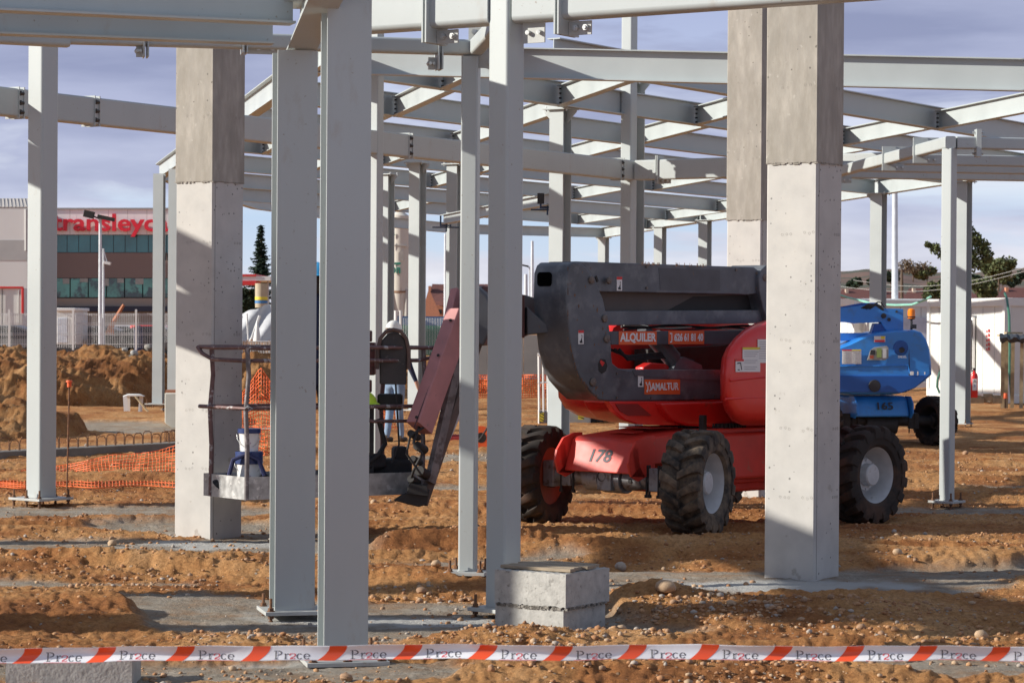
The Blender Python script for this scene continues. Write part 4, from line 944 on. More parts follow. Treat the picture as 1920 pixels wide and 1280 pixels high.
for u, v, w_, h_ in ((1259, 633, .010, .075), (1257.5, 625, .028, .010), (1257.5, 641, .028, .010), (1263.5, 629, .012, .005), (1264, 633, .012, .005), (1263.5, 637, .012, .005)):
    a, e = lt(u, v, .17); b.box((a, .1745, e), (w_, .001, h_))
b.build('phone_symbol', PAPER, s2, True, smooth=0)
s3 = sticker(1208, 711, 1275, 739, BY, ORANGE, boom, 'owner_sticker'); stext('AMALTUR', 1246, 725, BY, .085, PAPER, s3, bold=.003, fitpx=51)
b = MB()
for u, v, w_, h_, r_ in ((1211.5, 719, .012, .03, 30), (1214, 727, .012, .05, 0), (1216.5, 718, .012, .03, -30), (1218.5, 722, .010, .07, 20), (1218.5, 731, .012, .025, -40), (1212.5, 733, .012, .02, 20)):
    a, e = lt(u, v, BY); b.box((a, BY + .0045, e), (w_, .001, h_), M=Matrix.Rotation(R(r_), 3, 'Y'))
b.build('owner_emblem', PAPER, s3, True, smooth=0)
for u, v, yp, par in ((1161, 532, .167, ub), (1089, 632, BY, boom), (1201, 712, BY, boom)):
    w1 = sticker(u - 5, v - 13, u + 5, v + 13, yp, PAPER, par, 'warning_label'); sticker(u - 5, v - 13, u + 5, v - 8, yp, REDST, w1, 'label_header', .003)
    b = MB(); a, e = lt(u, v + 4, yp); b.prism([(a - .02, e - .03), (a + .012, e - .03), (a + .018, e - .015), (a + .004, e - .01), (a - .01, e + .02), (a - .002, e + .035), (a - .014, e + .035), (a - .012, e - .005)], lambda x, z, d: (x, d, z), yp + .003, yp + .004); b.build('label_symbol', INK, w1, True, smooth=0)
yc = .944
w1 = sticker(1392, 651, 1425, 697, yc, PAPER, rcv, 'notice_sheet'); sticker(1392, 651, 1425, 655, yc, HAZY, w1, 'notice_header', .003)
for k in range(9):
    if k in (3, 6): continue
    sticker(1395, 659 + k * 4, 1422 - (k % 3) * 3, 660.2 + k * 4, yc, mat('pale_ink', (.45, .45, .47), .6), w1, 'notice_line', .003)
w2 = sticker(1379, 673, 1394, 697, yc, PAPER, rcv, 'warning_label', .0005); sticker(1379, 673, 1394, 677, yc, REDST, w2, 'label_header', .003)
b = MB()
for (u0, v0), (u1, v1) in (((1382, 681), (1388, 680)), ((1388, 680), (1390, 693)), ((1383, 693), (1386, 693))):
    a, e = lt(u0, v0, yc); c_, f_ = lt(u1, v1, yc); b.tube([(a, yc + .004, e), (c_, yc + .004, f_)], .004, 4)
b.build('label_symbol', INK, w2, True)
w3 = sticker(1420, 636, 1442, 680, yc, PAPER, rcv, 'notice_sheet', .0025)
for k in range(8): sticker(1423, 640 + k * 4.4, 1440, 641.2 + k * 4.4, yc, mat('pale_ink', (.45, .45, .47), .6), w3, 'notice_line', .0045)
for k, (v0, v1, r_, m_) in enumerate(((612, 613, .012, BLACK), (616, 615, .009, BLACK), (611, 617, .008, mat('pale_cable', (.4, .38, .34), .6)))):
    pts = []
    for i in range(14):
        a, e = lt(1165 + 19 * i, v0 + (v1 - v0) * i / 13 + 2.2 * math.sin(i * .9 + k * 2), .05); pts.append((a, .05 + .03 * math.sin(i + k), e))
    b = MB(); b.tube(pts, r_, 6); b.build('hydraulic_hose', m_, lift, True)
for k in range(3):
    pts = [(lt(1150 + 4 * k, 655, .1)[0], .06 + .03 * k, lt(1150, 655, .1)[1]), (lt(1180, 668, .1)[0], .08, lt(1180, 668 + 3 * k, .1)[1]), (lt(1235, 660 + 4 * k, .0)[0], .03, lt(1235, 662 + 4 * k, .0)[1]), (lt(1300, 676, -.05)[0], -.05, lt(1300, 676, -.05)[1])]
    b = MB(); b.tube(pts, .013, 6); b.build('hydraulic_hose', BLACK, lift, True)
for u, v in ((1418, 512), (1418, 540), (1212, 500), (1212, 540), (1380, 506)):
    a, e = lt(u, v, .165); b = MB(); b.cyl((a, .165, e), (a, .174, e), .012, n=6); b.build('bolt', mat('pin_steel', (.16, .13, .11), .5, .3, .3, 30), ub, True)
for u, v in ((1156, 745), (1220, 745), (1300, 745), (1340, 742), (1156, 700), (1340, 700)):
    a, e = lt(u, v, BY); b = MB(); b.cyl((a, BY, e), (a, BY + .008, e), .010, n=6); b.build('bolt', mat('pin_steel', (.16, .13, .11), .5, .3, .3, 30), boom, True)
side('weld_plate', [(1185, 694), (1352, 693), (1352, 713), (1290, 711), (1190, 704)], BY, BY, BY + .006, DGREY2, 0, boom)
# link from the head towards the jib
def W(u, v, Y): return at(u, v, Y)
b = MB()
b.loft([[W(1008, 560, 21.25), W(1008, 620, 21.25), W(1000, 622, 21.6), W(1000, 558, 21.6)], [W(982, 552, 21.05), W(982, 632, 21.05), W(975, 632, 21.4), W(975, 552, 21.4)]])
b.loft([[W(1030, 612, 21.0), W(1030, 624, 21.0), W(1022, 624, 21.3), W(1022, 612, 21.3)], [W(988, 575, 21.0), W(988, 628, 21.0), W(980, 628, 21.3), W(980, 575, 21.3)]])
b.build('jib_pivot', DGREY, lift, bevel=.01)
b = MB(); b.loft([[W(984, 553, 21.0), W(984, 634, 21.0), W(975, 634, 21.35), W(975, 553, 21.35)], [W(905, 535, 20.6), W(905, 600, 20.6), W(896, 600, 20.9), W(896, 535, 20.9)]])
b.build('jib_arm', mat('dark_brown_red', (.12, .05, .045), .6, 0, .2, 6), lift, bevel=.01)
b = MB()
pts = [(912, 552), (925, 575), (920, 620), (905, 650), (890, 640), (878, 600), (880, 548), (893, 535)]
b.add([], [])
fr_ = [W(u, v, 20.45) for u, v in pts]; bk_ = [p + Vector((.05, .32, 0)) for p in fr_]; b.loft([fr_, bk_]); b.build('jib_knuckle', DGREY, lift, bevel=.02)
def bar(name, u0, v0, Y0, u1, v1, Y1, w, h, m, ro=0., bevel=.004, prof=None):
    p0, p1 = W(u0, v0, Y0), W(u1, v1, Y1); b = MB(); d = (p1 - p0).normalized(); s_ = Vector((math.cos(R(ro)), math.sin(R(ro)), 0)); s_ = (s_ - d * s_.dot(d)).normalized()
    b.ext(prof or rrect(w, h, min(w, h) * .08, 2), p0, p1, side=s_); return b.build(name, m, lift, smooth=50, bevel=0)
jb = bar('jib_cover', 862, 590, 20.55, 786, 802, 20.12, .125, .20, JIB, -38)
bar('jib_head', 858, 548, 20.75, 846, 600, 20.6, .07, .12, JIB, -38)
b = MB()
p0, p1 = W(846, 596, 20.43), W(775, 798, 20.0)
for f in (.02, .35, .92): p = p0.lerp(p1, f); b.cyl(p, p - Vector((0, .02, 0)), .012, n=8)
b.build('cover_screws', BLACK, jb)
b = MB(); b.tube([W(851, 598, 20.44), W(777, 800, 20.0)], .004, 4); b.build('cover_seam', BLACK, jb)
bar('jib_lower_arm', 876, 600, 20.65, 806, 905, 20.2, .05, .09, mat('grey_jib', (.20, .17, .16), .5, .1, .3, 9, col2=(.1, .08, .07), c2scale=10, c2lo=.5, c2hi=.6), -38)
bar('parallel_arm', 905, 612, 20.75, 792, 944, 20.2, .055, .08, mat('brown_jib', (.12, .085, .07), .6, .1, .3, 9), -38)
bar('jib_rod', 868, 760, 20.6, 812, 888, 20.25, .02, .03, GALV, -38)
b = MB(); b.loft([[W(738, 938, 20.1), W(785, 950, 20.1), W(800, 946, 20.1), W(806, 918, 20.1), W(760, 925, 20.1)], [W(738, 936, 20.5), W(785, 946, 20.5), W(802, 940, 20.5), W(806, 915, 20.5), W(760, 922, 20.5)]]); b.build('basket_bracket', DARK, lift, bevel=.008)
b = MB()
for u, v, w_ in ((776, 815, .05), (788, 838, .06), (780, 862, .045), (792, 885, .07), (776, 900, .05)): b.cyl(W(u - 6, v - 3, 20.05), W(u + 8, v + 5, 20.2), w_ * .6, n=12)
b.loft([[W(768, 905, 20.05), W(800, 910, 20.05), W(804, 930, 20.05), W(762, 925, 20.05)], [W(768, 903, 20.25), W(800, 908, 20.25), W(804, 928, 20.25), W(762, 922, 20.25)]])
b.tube([W(786, 800, 20.1), W(775, 830, 20.0), W(792, 850, 20.0), W(776, 880, 20.0), W(768, 905, 20.1)], .012); b.tube([W(796, 800, 20.1), W(770, 815, 19.95), W(762, 850, 19.95), W(790, 890, 20.0)], .010)
b.build('rotator', DARK, lift, bevel=.01)

# ---- basket
cN = W(462, 937, 19.6)             # near bottom corner
dL = Vector((.845, .535, 0)); dS2 = Vector((-.62, .785, 0)).normalized()
bl_, bs_ = 1.60, .62
zb = cN.z; ztop = W(462, 652, 19.6).z
def bp(l, s, z): return Vector((cN.x, cN.y, z)) + dL * l + dS2 * s
b = MB(); b.prism([(0, 0), (bl_, 0), (bl_, bs_), (0, bs_)], lambda a, e, d: bp(a, e, d), zb + .02, zb + .05)
bk = b.build('basket', DARK, lift)
b = MB(); zt = zb + .175
for (l0, s0), (l1, s1_) in (((0, 0), (bl_, 0)), ((bl_, 0), (bl_, bs_)), ((0, bs_), (bl_, bs_)), ((0, 0), (0, bs_))):
    p0, p1 = bp(l0, s0, zb), bp(l1, s1_, zb); d = (p1 - p0).normalized(); n_ = Vector((d.y, -d.x, 0)) * .004
    b.loft([[p0 - n_, p0 + n_, p0 + n_ + Vector((0, 0, .175)), p0 - n_ + Vector((0, 0, .175))], [p1 - n_, p1 + n_, p1 + n_ + Vector((0, 0, .175)), p1 - n_ + Vector((0, 0, .175))]])
b.build('toe_board', ALU, bk, smooth=0)
def rail(pts, r_=.016, name='guard_rail', m=RAIL):
    b = MB(); b.tube(pts, r_, 8); return b.build(name, m, bk, smooth=60)
e_ = .02
zm_ = zb + .70
rail([bp(bl_ + .05, -.03, ztop), bp(.9, -.02, ztop + .005), bp(.1, -.03, ztop - .004), bp(-.03, .0, ztop + .003), bp(-.04, .3, ztop - .004), bp(-.04, bs_ + .02, ztop)])
rail([bp(-.04, bs_ + .02, ztop), bp(.8, bs_, ztop), bp(bl_ + .02, bs_, ztop), bp(bl_ + .05, .3, ztop), bp(bl_ + .05, -.03, ztop)])
rail([bp(-.05, bs_ + .02, ztop), bp(-.05, bs_ - .05, ztop - .05), bp(-.03, .45, ztop - .095), bp(0, .05, ztop - .1), bp(.1, -.01, ztop - .1), bp(bl_ - .1, -.01, ztop - .1), bp(bl_ + .02, -.01, ztop - .08), bp(bl_ + .05, -.02, ztop - .02)])
rail([bp(bl_ + .03, -.02, zm_), bp(.8, -.01, zm_ + .004), bp(-.02, -.01, zm_), bp(-.03, bs_ + .02, zm_)])
rail([bp(-.02, bs_, zm_), bp(bl_, bs_, zm_)], .013)
for (l, s, k) in ((.0, 0, 0), (0, bs_ - .1, 1), (.8, -.0, 2), (bl_ - .04, 0, 3), (.8, bs_, 4), (bl_, bs_, 5)):
    rail([bp(l, s, zb + .0), bp(l + .005, s, zb + .4), bp(l - .01, s, zb + .68), bp(l + .015, s, zb + .95), bp(l, s, ztop)], .019, 'corner_post', mat('post_steel', (.17, .15, .15), .5, .3, .3, 20, col2=(.33, .3, .3), c2scale=16, c2lo=.54, c2hi=.6) if k in (0, 3) else RAIL)
b = MB(); b.tube([bp(-.005, -.025, zm_ - .02), bp(.03, -.03, zm_), bp(-.01, -.03, zm_ + .02), bp(-.03, -.02, zm_)], .005, 5); b.build('wire_tie', GALV, bk)
# control desk with its arched hood
b = MB(); pc = bp(1.38, .18, 0)
dd = Vector((1, .1, 0)).normalized(); nn_ = Vector((dd.y, -dd.x, 0))
arc = [(-.09, 0), (.12, 0), (.12, .30), (.10, .36), (.06, .405), (.01, .415), (-.03, .40), (-.075, .35), (-.095, .27)]
zc = ztop - .29
b.prism(arc, lambda a, e, d: pc + dd * a + nn_ * d + Vector((0, 0, zc + e)), .10, .20); cb = b.build('control_hood', mat('dusty_dark_box', (.055, .05, .048), .75, 0, .3, 9, col2=(.16, .13, .12), c2scale=14, c2lo=.6, c2hi=.68), bk, bevel=.01)
b = MB(); b.tube([pc + dd * a + nn_ * .21 + Vector((0, 0, zc + e)) for a, e in [(-.115, .12), (-.112, .27), (-.09, .365), (-.045, .42), (.012, .435), (.07, .42), (.115, .36), (.135, .27), (.135, .12)]], .016); b.build('hood_hoop', mat('brown_box', (.12, .075, .06), .6, 0, .3, 9), cb)
b = MB(); b.box(pc - dd * .27 + Vector((0, 0, zc + .20)), (.30, .22, .26)); b.box(pc - dd * .25 + Vector((0, 0, zc + .38)), (.2, .2, .09)); b.box(pc - dd * .3 + Vector((0, 0, zc - .02)), (.3, .18, .1)); b.build('control_box', mat('maroon_box', (.13, .035, .03), .6, 0, .3, 9, col2=(.04, .03, .03), c2scale=9, c2lo=.5, c2hi=.6), bk, bevel=.01)
b = MB(); b.box(pc + dd * .0 + Vector((0, 0, zm_ + .03)), (.20, .16, .13)); b.build('foot_switch_box', DARK, bk, bevel=.02)
b = MB(); b.tube([bp(1.0, .1, zm_ - .09), bp(1.1, -.02, zm_ - .115), bp(1.4, -.03, zm_ - .115), bp(1.52, .02, zm_ - .06), bp(1.54, .05, zm_)], .014); b.build('tool_loop', RAIL, bk)
b = MB(); b.tube([bp(1.22, .1, zm_ - .1), bp(1.27, .08, zm_ - .3), bp(1.2, .06, zb + .32), bp(1.05, .1, zb + .2)], .02); b.tube([bp(1.3, .0, ztop), bp(1.31, 0, ztop - .3), bp(1.33, -.02, zm_ - .3), bp(1.28, 0, zb + .25)], .008)
b.box(bp(1.05, .08, zb + .42), (.03, .03, .6)); b.box(bp(1.16, .10, zb + .45), (.035, .04, .55)); b.build('control_hoses', BLACK, bk)
b = MB(); b.box(bp(1.35, .3, zb + .20), (.5, .3, .14), rz=R(20)); b.box(bp(1.15, .2, zb + .26), (.3, .25, .12), rz=R(40)); b.box(bp(1.52, .25, zb + .28), (.12, .2, .18), rz=R(10)); b.build('tool_bag', mat('black_bag', (.025, .025, .028), .8, 0, .3, 12, .02, 14), bk, bevel=.03)
# things lying in the basket
hz_ = zb + .055
t = thing('safety_harness', 'black safety harness with a blue strap in the left end of the basket', 'harness', bp(.0, .36, hz_))
b = MB()
for k in range(9): b.cyl(bp(.02 + .03 * k, .44 - .03 * k, hz_ + .03), bp(.05 + .035 * k, .40 - .03 * k, hz_ + .09 + .03 * math.sin(k * 2)), .06, .03, n=9)
b.build('webbing', mat('black_webbing', (.012, .012, .014), .85, 0, .4, 20, .02, 20), t)
b = MB(); b.tube([bp(.03, .3, hz_ + .12), bp(.04, .26, hz_ + .24), bp(.12, .2, hz_ + .285), bp(.2, .16, hz_ + .24), bp(.24, .14, hz_ + .12)], .018); b.build('strap', mat('navy_strap', (.02, .025, .09), .7), t)
def bucket(p, label, lidm, h=.17, r=.085, band=0.):
    t = thing('paint_bucket', label, 'bucket', p, 0, 'buckets in the basket')
    b = MB(); b.lathe([(0, 0), (r * .88, 0), (r, h - .03), (r + .006, h - .03), (r + .006, h - .02)], (0, 0, 0), n=24); b.build('pail', PAPER, t, True)
    b = MB(); b.lathe([(r + .009, h - .035 - band), (r + .01, h - .0), (0, h + .002)], (0, 0, 0), n=24); b.build('lid', lidm, t, True)
    b = MB(); b.tube([Vector((math.cos(a) * (r + .012), -.02 - .05 * abs(math.sin(a)), h * .75 - math.sin(a) * .1)) for a in [math.pi * k / 8 for k in range(9)]], .003); b.build('handle', GALV, t, True)
    b = MB()
    for x in (-.012, .012): b.lathe([(0, .002), (.010, .002), (.010, 0)], (x, -r * .93, h * .38), 'Y', 8)
    b.build('brand_dots', mat('plum_ink', (.18, .05, .16), .6), t, True)
bk1 = bp(.20, .30, hz_); bucket(bk1, 'lower white paint bucket with broad navy lid, standing in the basket', BUCKETB, .30, .10, .06)
bucket(bk1 + Vector((.0, 0, .303)), 'upper white paint bucket with thin navy lid, stacked on the other in the basket', BUCKETB, .175, .082, .0)
t = thing('hard_hat', 'bright yellow hard hat hung inside the basket beside the control box', 'hard hat', bp(1.12, .14, zm_ + .02))
b = MB(); b.lathe([(.10 * math.cos(a) + .0, .10 * math.sin(a)) for a in [math.pi / 2 * k / 8 for k in range(9)]], (0, 0, 0), n=24); b.lathe([(.10, .0), (.125, -.006), (.125, -.002), (.1, .012)], (0, 0, 0), n=24); b.build('shell', YEL, t, True)

# ------------------------------------------------------------------ people
def human(t, J, E, segm, mats, sub=1):
    """J: name -> (pos, radius); E: edges by name with a material index"""
    names = list(J); idx = {n: i for i, n in enumerate(names)}
    me = bpy.data.meshes.new('b'); me.from_pydata([J[n][0] for n in names], [(idx[a], idx[b]) for a, b, m in E], [])
    ob = bpy.data.objects.new('b', me); COL.objects.link(ob)
    md = ob.modifiers.new('skin', 'SKIN'); md.use_smooth_shade = True
    for i, n in enumerate(names):
        r_ = J[n][1]; sv = me.skin_vertices[0].data[i]; sv.radius = (r_ if isinstance(r_, tuple) else (r_, r_)); sv.use_root = (n == 'pelvis')
    s_ = ob.modifiers.new('s', 'SUBSURF'); s_.levels = sub; s_.render_levels = sub
    bpy.context.view_layer.update()
    m2 = bpy.data.meshes.new_from_object(ob.evaluated_get(bpy.context.evaluated_depsgraph_get()))
    bpy.data.objects.remove(ob)
    for m in mats: m2.materials.append(m)
    for p in m2.polygons:
        c = p.center; best = None
        for a, b_, mi in E:
            A, B = Vector(J[a][0]), Vector(J[b_][0]); ab = B - A; f = max(0, min(1, (c - A).dot(ab) / ab.length_squared)); d = (c - A - ab * f).length / (.5 * (max(J[a][1]) if isinstance(J[a][1], tuple) else J[a][1]) + .5 * (max(J[b_][1]) if isinstance(J[b_][1], tuple) else J[b_][1]))
            if best is None or d < best[0]: best = (d, mi)
        p.material_index = best[1]; p.use_smooth = True
    o = bpy.data.objects.new('body', m2); COL.objects.link(o); o.parent = t; return o
def person(label, loc, rz, helmet, armL, armR, legL, legR, mats, lean=0., zf=0.):
    t = thing('person', label, 'person', loc, rz)
    J = {'pelvis': ((0, 0, .95), (.15, .11)), 'waist': ((0, lean * .3, 1.10), (.135, .10)), 'chest': ((0, lean * .8, 1.32), (.165, .115)), 'neck': ((0, lean * 1.1, 1.47), (.06, .06)), 'jaw': ((0, lean * 1.2 - .02, 1.54), (.058, .065)), 'head': ((0, lean * 1.3 - .01, 1.64), (.078, .092)), 'crown': ((0, lean * 1.3, 1.70), (.06, .07)), 'nose': ((0, lean * 1.3 - .108, 1.60), (.012, .012))}
    E = [('pelvis', 'waist', 0), ('waist', 'chest', 1), ('chest', 'neck', 1), ('neck', 'jaw', 3), ('jaw', 'head', 3), ('head', 'crown', 3), ('head', 'nose', 3)]
    for s_, arm in ((1, armL), (-1, armR)):
        n = 'L' if s_ > 0 else 'R'
        J['sh' + n] = ((s_ * .19, lean * .95, 1.40), .062); J['el' + n] = (arm[0], .047); J['wr' + n] = (arm[1], .032); J['pa' + n] = (arm[2], (.040, .018))
        E += [('chest', 'sh' + n, 1), ('sh' + n, 'el' + n, 2), ('el' + n, 'wr' + n, 2), ('wr' + n, 'pa' + n, 3)]
        d = (Vector(arm[2]) - Vector(arm[1])).normalized(); sd_ = Vector((0, 1, 0))
        for k, (o_, l_) in enumerate(((-.03, .062), (-.011, .075), (.010, .07), (.029, .055))):
            a = Vector(arm[2]) + sd_ * o_ + d * .03; b_ = a + d * l_ * .5; c_ = b_ + d * l_ * .45 + Vector((-s_ * .018, 0, 0))
            J['f%s%da' % (n, k)] = (tuple(a), .0095); J['f%s%db' % (n, k)] = (tuple(b_), .009); J['f%s%dc' % (n, k)] = (tuple(c_), .008)
            E += [('pa' + n, 'f%s%da' % (n, k), 3), ('f%s%da' % (n, k), 'f%s%db' % (n, k), 3), ('f%s%db' % (n, k), 'f%s%dc' % (n, k), 3)]
        a = Vector(arm[2]) - sd_ * .045 + d * .0; b_ = a - sd_ * .015 + d * .03; J['t%sa' % n] = (tuple(a), .011); J['t%sb' % n] = (tuple(b_), .009); E += [('pa' + n, 't%sa' % n, 3), ('t%sa' % n, 't%sb' % n, 3)]
    for s_, leg in ((1, legL), (-1, legR)):
        n = 'L' if s_ > 0 else 'R'
        J['hp' + n] = ((s_ * .095, 0, .86), .10); J['kn' + n] = (leg[0], .066); J['an' + n] = (leg[1], .048); J['hl' + n] = ((leg[1][0], leg[1][1] + .03, leg[1][2] - .055), (.045, .04)); J['to' + n] = ((leg[1][0], leg[1][1] - .16, leg[1][2] - .06), (.045, .03))
        E += [('pelvis', 'hp' + n, 0), ('hp' + n, 'kn' + n, 0), ('kn' + n, 'an' + n, 0), ('an' + n, 'hl' + n, 4), ('hl' + n, 'to' + n, 4)]
    body = human(t, J, E, None, mats)
    hx, hy = J['head'][0][0], J['head'][0][1]
    b = MB(); Mh = Matrix.Rotation(R(8), 3, 'X')
    b.lathe([(.118 * math.cos(a), .125 * math.sin(a)) for a in [math.pi / 2 * k / 8 for k in range(9)]], (hx, hy + .005, 1.665), n=24, M=Mh @ Matrix.Diagonal((.92, 1.12, 1)))
    b.lathe([(.116, .0), (.135, -.008), (.135, -.003), (.116, .012)], (hx, hy - .005, 1.665), n=24, M=Mh @ Matrix.Diagonal((.92, 1.16, 1))); b.box((hx, hy - .15, 1.655), (.13, .06, .008), M=Matrix.Rotation(R(14), 3, 'X'))
    b.build('helmet', helmet, t, True)
    b = MB()
    for s_ in (1, -1): b.box((s_ * .032, hy - .088, 1.628), (.022, .012, .009)); b.cyl((s_ * .082, hy + .005, 1.60), (s_ * .092, hy + .01, 1.63), .018, n=8)
    b.box((0, hy - .083, 1.565), (.045, .012, .007)); b.build('face_features', mat('lips_eyes', (.16, .07, .05), .6), t, True)
    b = MB(); b.loft([[(hx + math.cos(a) * (.085 + .008 * (z < 1.62)), hy + .012 + math.sin(a) * .098, z) for a in [math.pi * (k / 10) for k in range(11)]] + [(hx - .07, hy + .02, z), (hx + .07, hy + .02, z)] for z in (1.54, 1.60, 1.68)]); b.build('hair', HAIR, t, True)
    return t
# worker with orange vest, walking away behind the basket
gW = gp(739, 828)
tw = person('worker in white helmet, orange vest and blue jeans walking behind the lift basket', (gW.x, gW.y, gz(gW.x, gW.y)), R(150), HELW,
       ((.27, .02, 1.13), (.29, -.05, .90), (.29, -.07, .82)), ((-.29, .05, 1.13), (-.36, -.02, .90), (-.385, -.05, .80)), ((.09, -.03, .48), (.10, .04, .09)), ((-.09, .01, .48), (-.10, -.04, .09)),
       [DENIM, HIVO, NAVY, SKIN, mat('boots', (.08, .06, .045), .8)], .03)
tw.scale = (.97, .97, .97)
# worker in the basket, seen only in the slot between the two wide columns
pb = at(592, 700, 20.25)
person('worker in blue helmet and navy overalls standing in the basket between the two wide columns', (pb.x, pb.y, zb + .05), R(200), HELB,
       ((.26, -.04, 1.12), (.2, -.26, 1.05), (.19, -.33, 1.06)), ((-.26, -.04, 1.12), (-.2, -.26, 1.05), (-.19, -.33, 1.06)), ((.10, -.02, .48), (.10, .02, .09)), ((-.10, -.02, .48), (-.10, .02, .09)),
       [NAVY, NAVY, NAVY, SKIN, BLACK], .0)

# ------------------------------------------------------------------ blue boom lift
BY0 = 43.0
bL = at(1668, 700, BY0); bz = -.31
blue = thing('boom_lift', 'blue articulated boom lift numbered 165 on the right, with an amber beacon', 'boom lift', (bL.x, bL.y, bz), 0)
fr_a = math.atan2(-.96, .28)
chE = MB(); fB = Vector((.28, -.96, 0)); lB = Vector((-fB.y, fB.x, 0))   # lB points right
cB = at(1603, 700, 43.6); cB.z = bz
def cb_(x, y, z): return cB + fB * x + lB * y + Vector((0, 0, z))
b = MB(); b.prism([(1.28, .50), (1.27, .60), (1.2, .78), (1.12, .84), (-1.1, .86), (-1.3, .7), (-1.3, .42), (.8, .40), (.85, .50)], lambda a, e, d: cb_(a, d, e), -.55, .42); bch = b.build('chassis', BLUE, blue, bevel=.03)
for sy in (.44, -.57):
    b = MB(); b.prism([(1.05, .5), (1.05, .84), (1.25, .84), (1.36, .72), (1.36, .56), (1.28, .48)], lambda a, e, d: cb_(a, d, e), sy, sy + .02); b.build('lashing_eye', BLUE, bch)
text('165', .17, cb_(1.262, -.03, .67), lB, Vector((0, 0, 1)) - fB * .3, INK, bch, 'fleet_number', off=.012, bold=.004, sx=1.3)
b = MB(); b.cyl(cb_(1.0, -.95, .42), cb_(1.0, .95, .42), .085, n=14); b.cyl(cb_(1.0, -.28, .36), cb_(1.0, .28, .36), .16, n=18)
for y in (-.42, -.52, .5, .6): b.cyl(cb_(1.1, y, .22), cb_(1.1, y, .55), .012, n=6)
b.box(cb_(1.0, .62, .42), (.16, .2, .26)); b.box(cb_(1.0, -.62, .42), (.16, .2, .26)); b.build('front_axle', DARK, bch, bevel=.008)
for (x, y, st, ou) in ((1.0, 1.02, 14, -1), (1.0, -1.05, 14, 1), (-1.1, 1.0, 0, -1), (-1.1, -1.0, 0, 1)):
    p = cb_(x, y, .42) - Vector((bL.x, bL.y, bz))
    h = wheel_parts(blue, p, math.atan2(-lB.x, lB.y) * 0 + math.atan2(lB.y, lB.x) - math.pi / 2 + R(st), rad=.42, outer=1 if ou > 0 else -1, tyre=TYRE2, rim=mat('rim_dark', (.10, .09, .09), .6), rimin=DARK)
    if ou > 0: pass
def bw(name, pix, Y0, Y1, m, bevel=.01, par=None, s=1.):
    b = MB(); front = [at(u, v, Y0) for u, v in pix]; back = [p + Vector((0, Y1 - Y0, 0)) for p in front]; b.loft([front, back]); o = b.build(name, m, par or blue, bevel=bevel, smooth=40); return o
pix = [(1500, 672), (1560, 655), (1590, 644), (1615, 632), (1645, 623), (1680, 619), (1715, 618), (1728, 622), (1738, 636), (1744, 655), (1747, 680), (1748, 702), (1735, 714), (1715, 728), (1700, 735), (1680, 739), (1600, 740), (1560, 736), (1500, 715)]
fr_ = [at(u, v, 42.2) for u, v in pix]; cxx = sum((p.x for p in fr_)) / len(fr_); czz = sum((p.z for p in fr_)) / len(fr_)
def rg(s, dy): return [Vector((cxx + (p.x - cxx) * s, p.y + dy, czz + (p.z - czz) * s)) for p in fr_]
b = MB(); b.loft([rg(.93, -.03), rg(.975, .0), rg(1, .07), rg(1, 1.5), rg(.95, 1.7)]); btu = b.build('turret', BLUE, blue, smooth=50)
b = MB(); b.tube([at(1560, 687, 42.16), at(1703, 685, 42.16), at(1706, 700, 42.16)], .012, 6); b.build('cover_crease', BLUE, btu)
b = MB(); b.tube([at(1704, 620, 42.19), at(1705, 700, 42.16), at(1704, 733, 42.18)], .008, 4); b.build('cover_joint', INK, btu)
b = MB(); b.loft([[at(u, v, 42.14) for u, v in ((1560, 704), (1742, 704), (1716, 727), (1690, 736), (1560, 735))], [at(u, v, 42.3) for u, v in ((1560, 704), (1742, 704), (1716, 727), (1690, 736), (1560, 735))]]); b.build('lower_skirt', mat('deep_blue_paint', (.012, .09, .36), .4, 0, .06, 3), btu, bevel=.01)
def bq(u0, v0, u1, v1, m, nm, Y=42.13, par=None): 
    b = MB(); a = [at(u0, v0, Y), at(u1, v0, Y), at(u1, v1, Y), at(u0, v1, Y)]; b.loft([a, [p + Vector((0, .01, 0)) for p in a]]); return b.build(nm, m, par or btu, smooth=0)
n_ = bq(1579, 655, 1615, 682, PAPER, 'notice_sheet'); bq(1579, 655, 1597, 657, REDST, 'notice_header', 42.12, n_); bq(1597, 655, 1615, 657, HAZY, 'notice_header', 42.12, n_)
for k in range(6):
    for a in (0, 18): bq(1581 + a, 660 + 3.6 * k, 1594 + a, 661 + 3.6 * k, mat('pale_ink', (.45, .45, .47), .6), 'notice_line', 42.12, n_)
n_ = bq(1639, 630, 1660, 641, PAPER, 'warning_label'); bq(1640, 637, 1659, 641, REDST, 'label_band', 42.12, n_); bq(1652, 630, 1659, 635, HAZY, 'label_triangle', 42.12, n_)
b = MB(); a = [at(u, v, 42.12) for u, v in ((1626, 675), (1632, 656), (1640, 651), (1663, 648), (1666, 652), (1666, 670), (1660, 675))]; b.loft([a, [p + Vector((0, .012, 0)) for p in a]]); cp = b.build('control_panel', mat('panel_grey', (.33, .34, .33), .5), btu, bevel=.004)
bq(1644, 653, 1653, 670, mat('lcd_green', (.25, .33, .10), .4), 'display', 42.105, cp); bq(1655, 653, 1662, 671, mat('panel_light', (.55, .56, .56), .5), 'key_field', 42.105, cp); bq(1631, 666, 1638, 672, mat('button_red', (.4, .08, .04), .4), 'stop_button', 42.105, cp); bq(1632, 656, 1641, 665, INK, 'key_switch', 42.105, cp)
b = MB(); b.lathe([(0, 0), (.11, .0), (.125, .015), (.11, .03)], at(1689, 652, 42.15), 'Y', 20); b.build('fuel_recess', mat('deep_blue_paint', (.012, .09, .36), .4), btu)
b = MB(); b.lathe([(0, -.03), (.04, -.03), (.05, .0)], at(1691, 656, 42.13), 'Y', 14); b.build('fuel_cap', INK, btu)
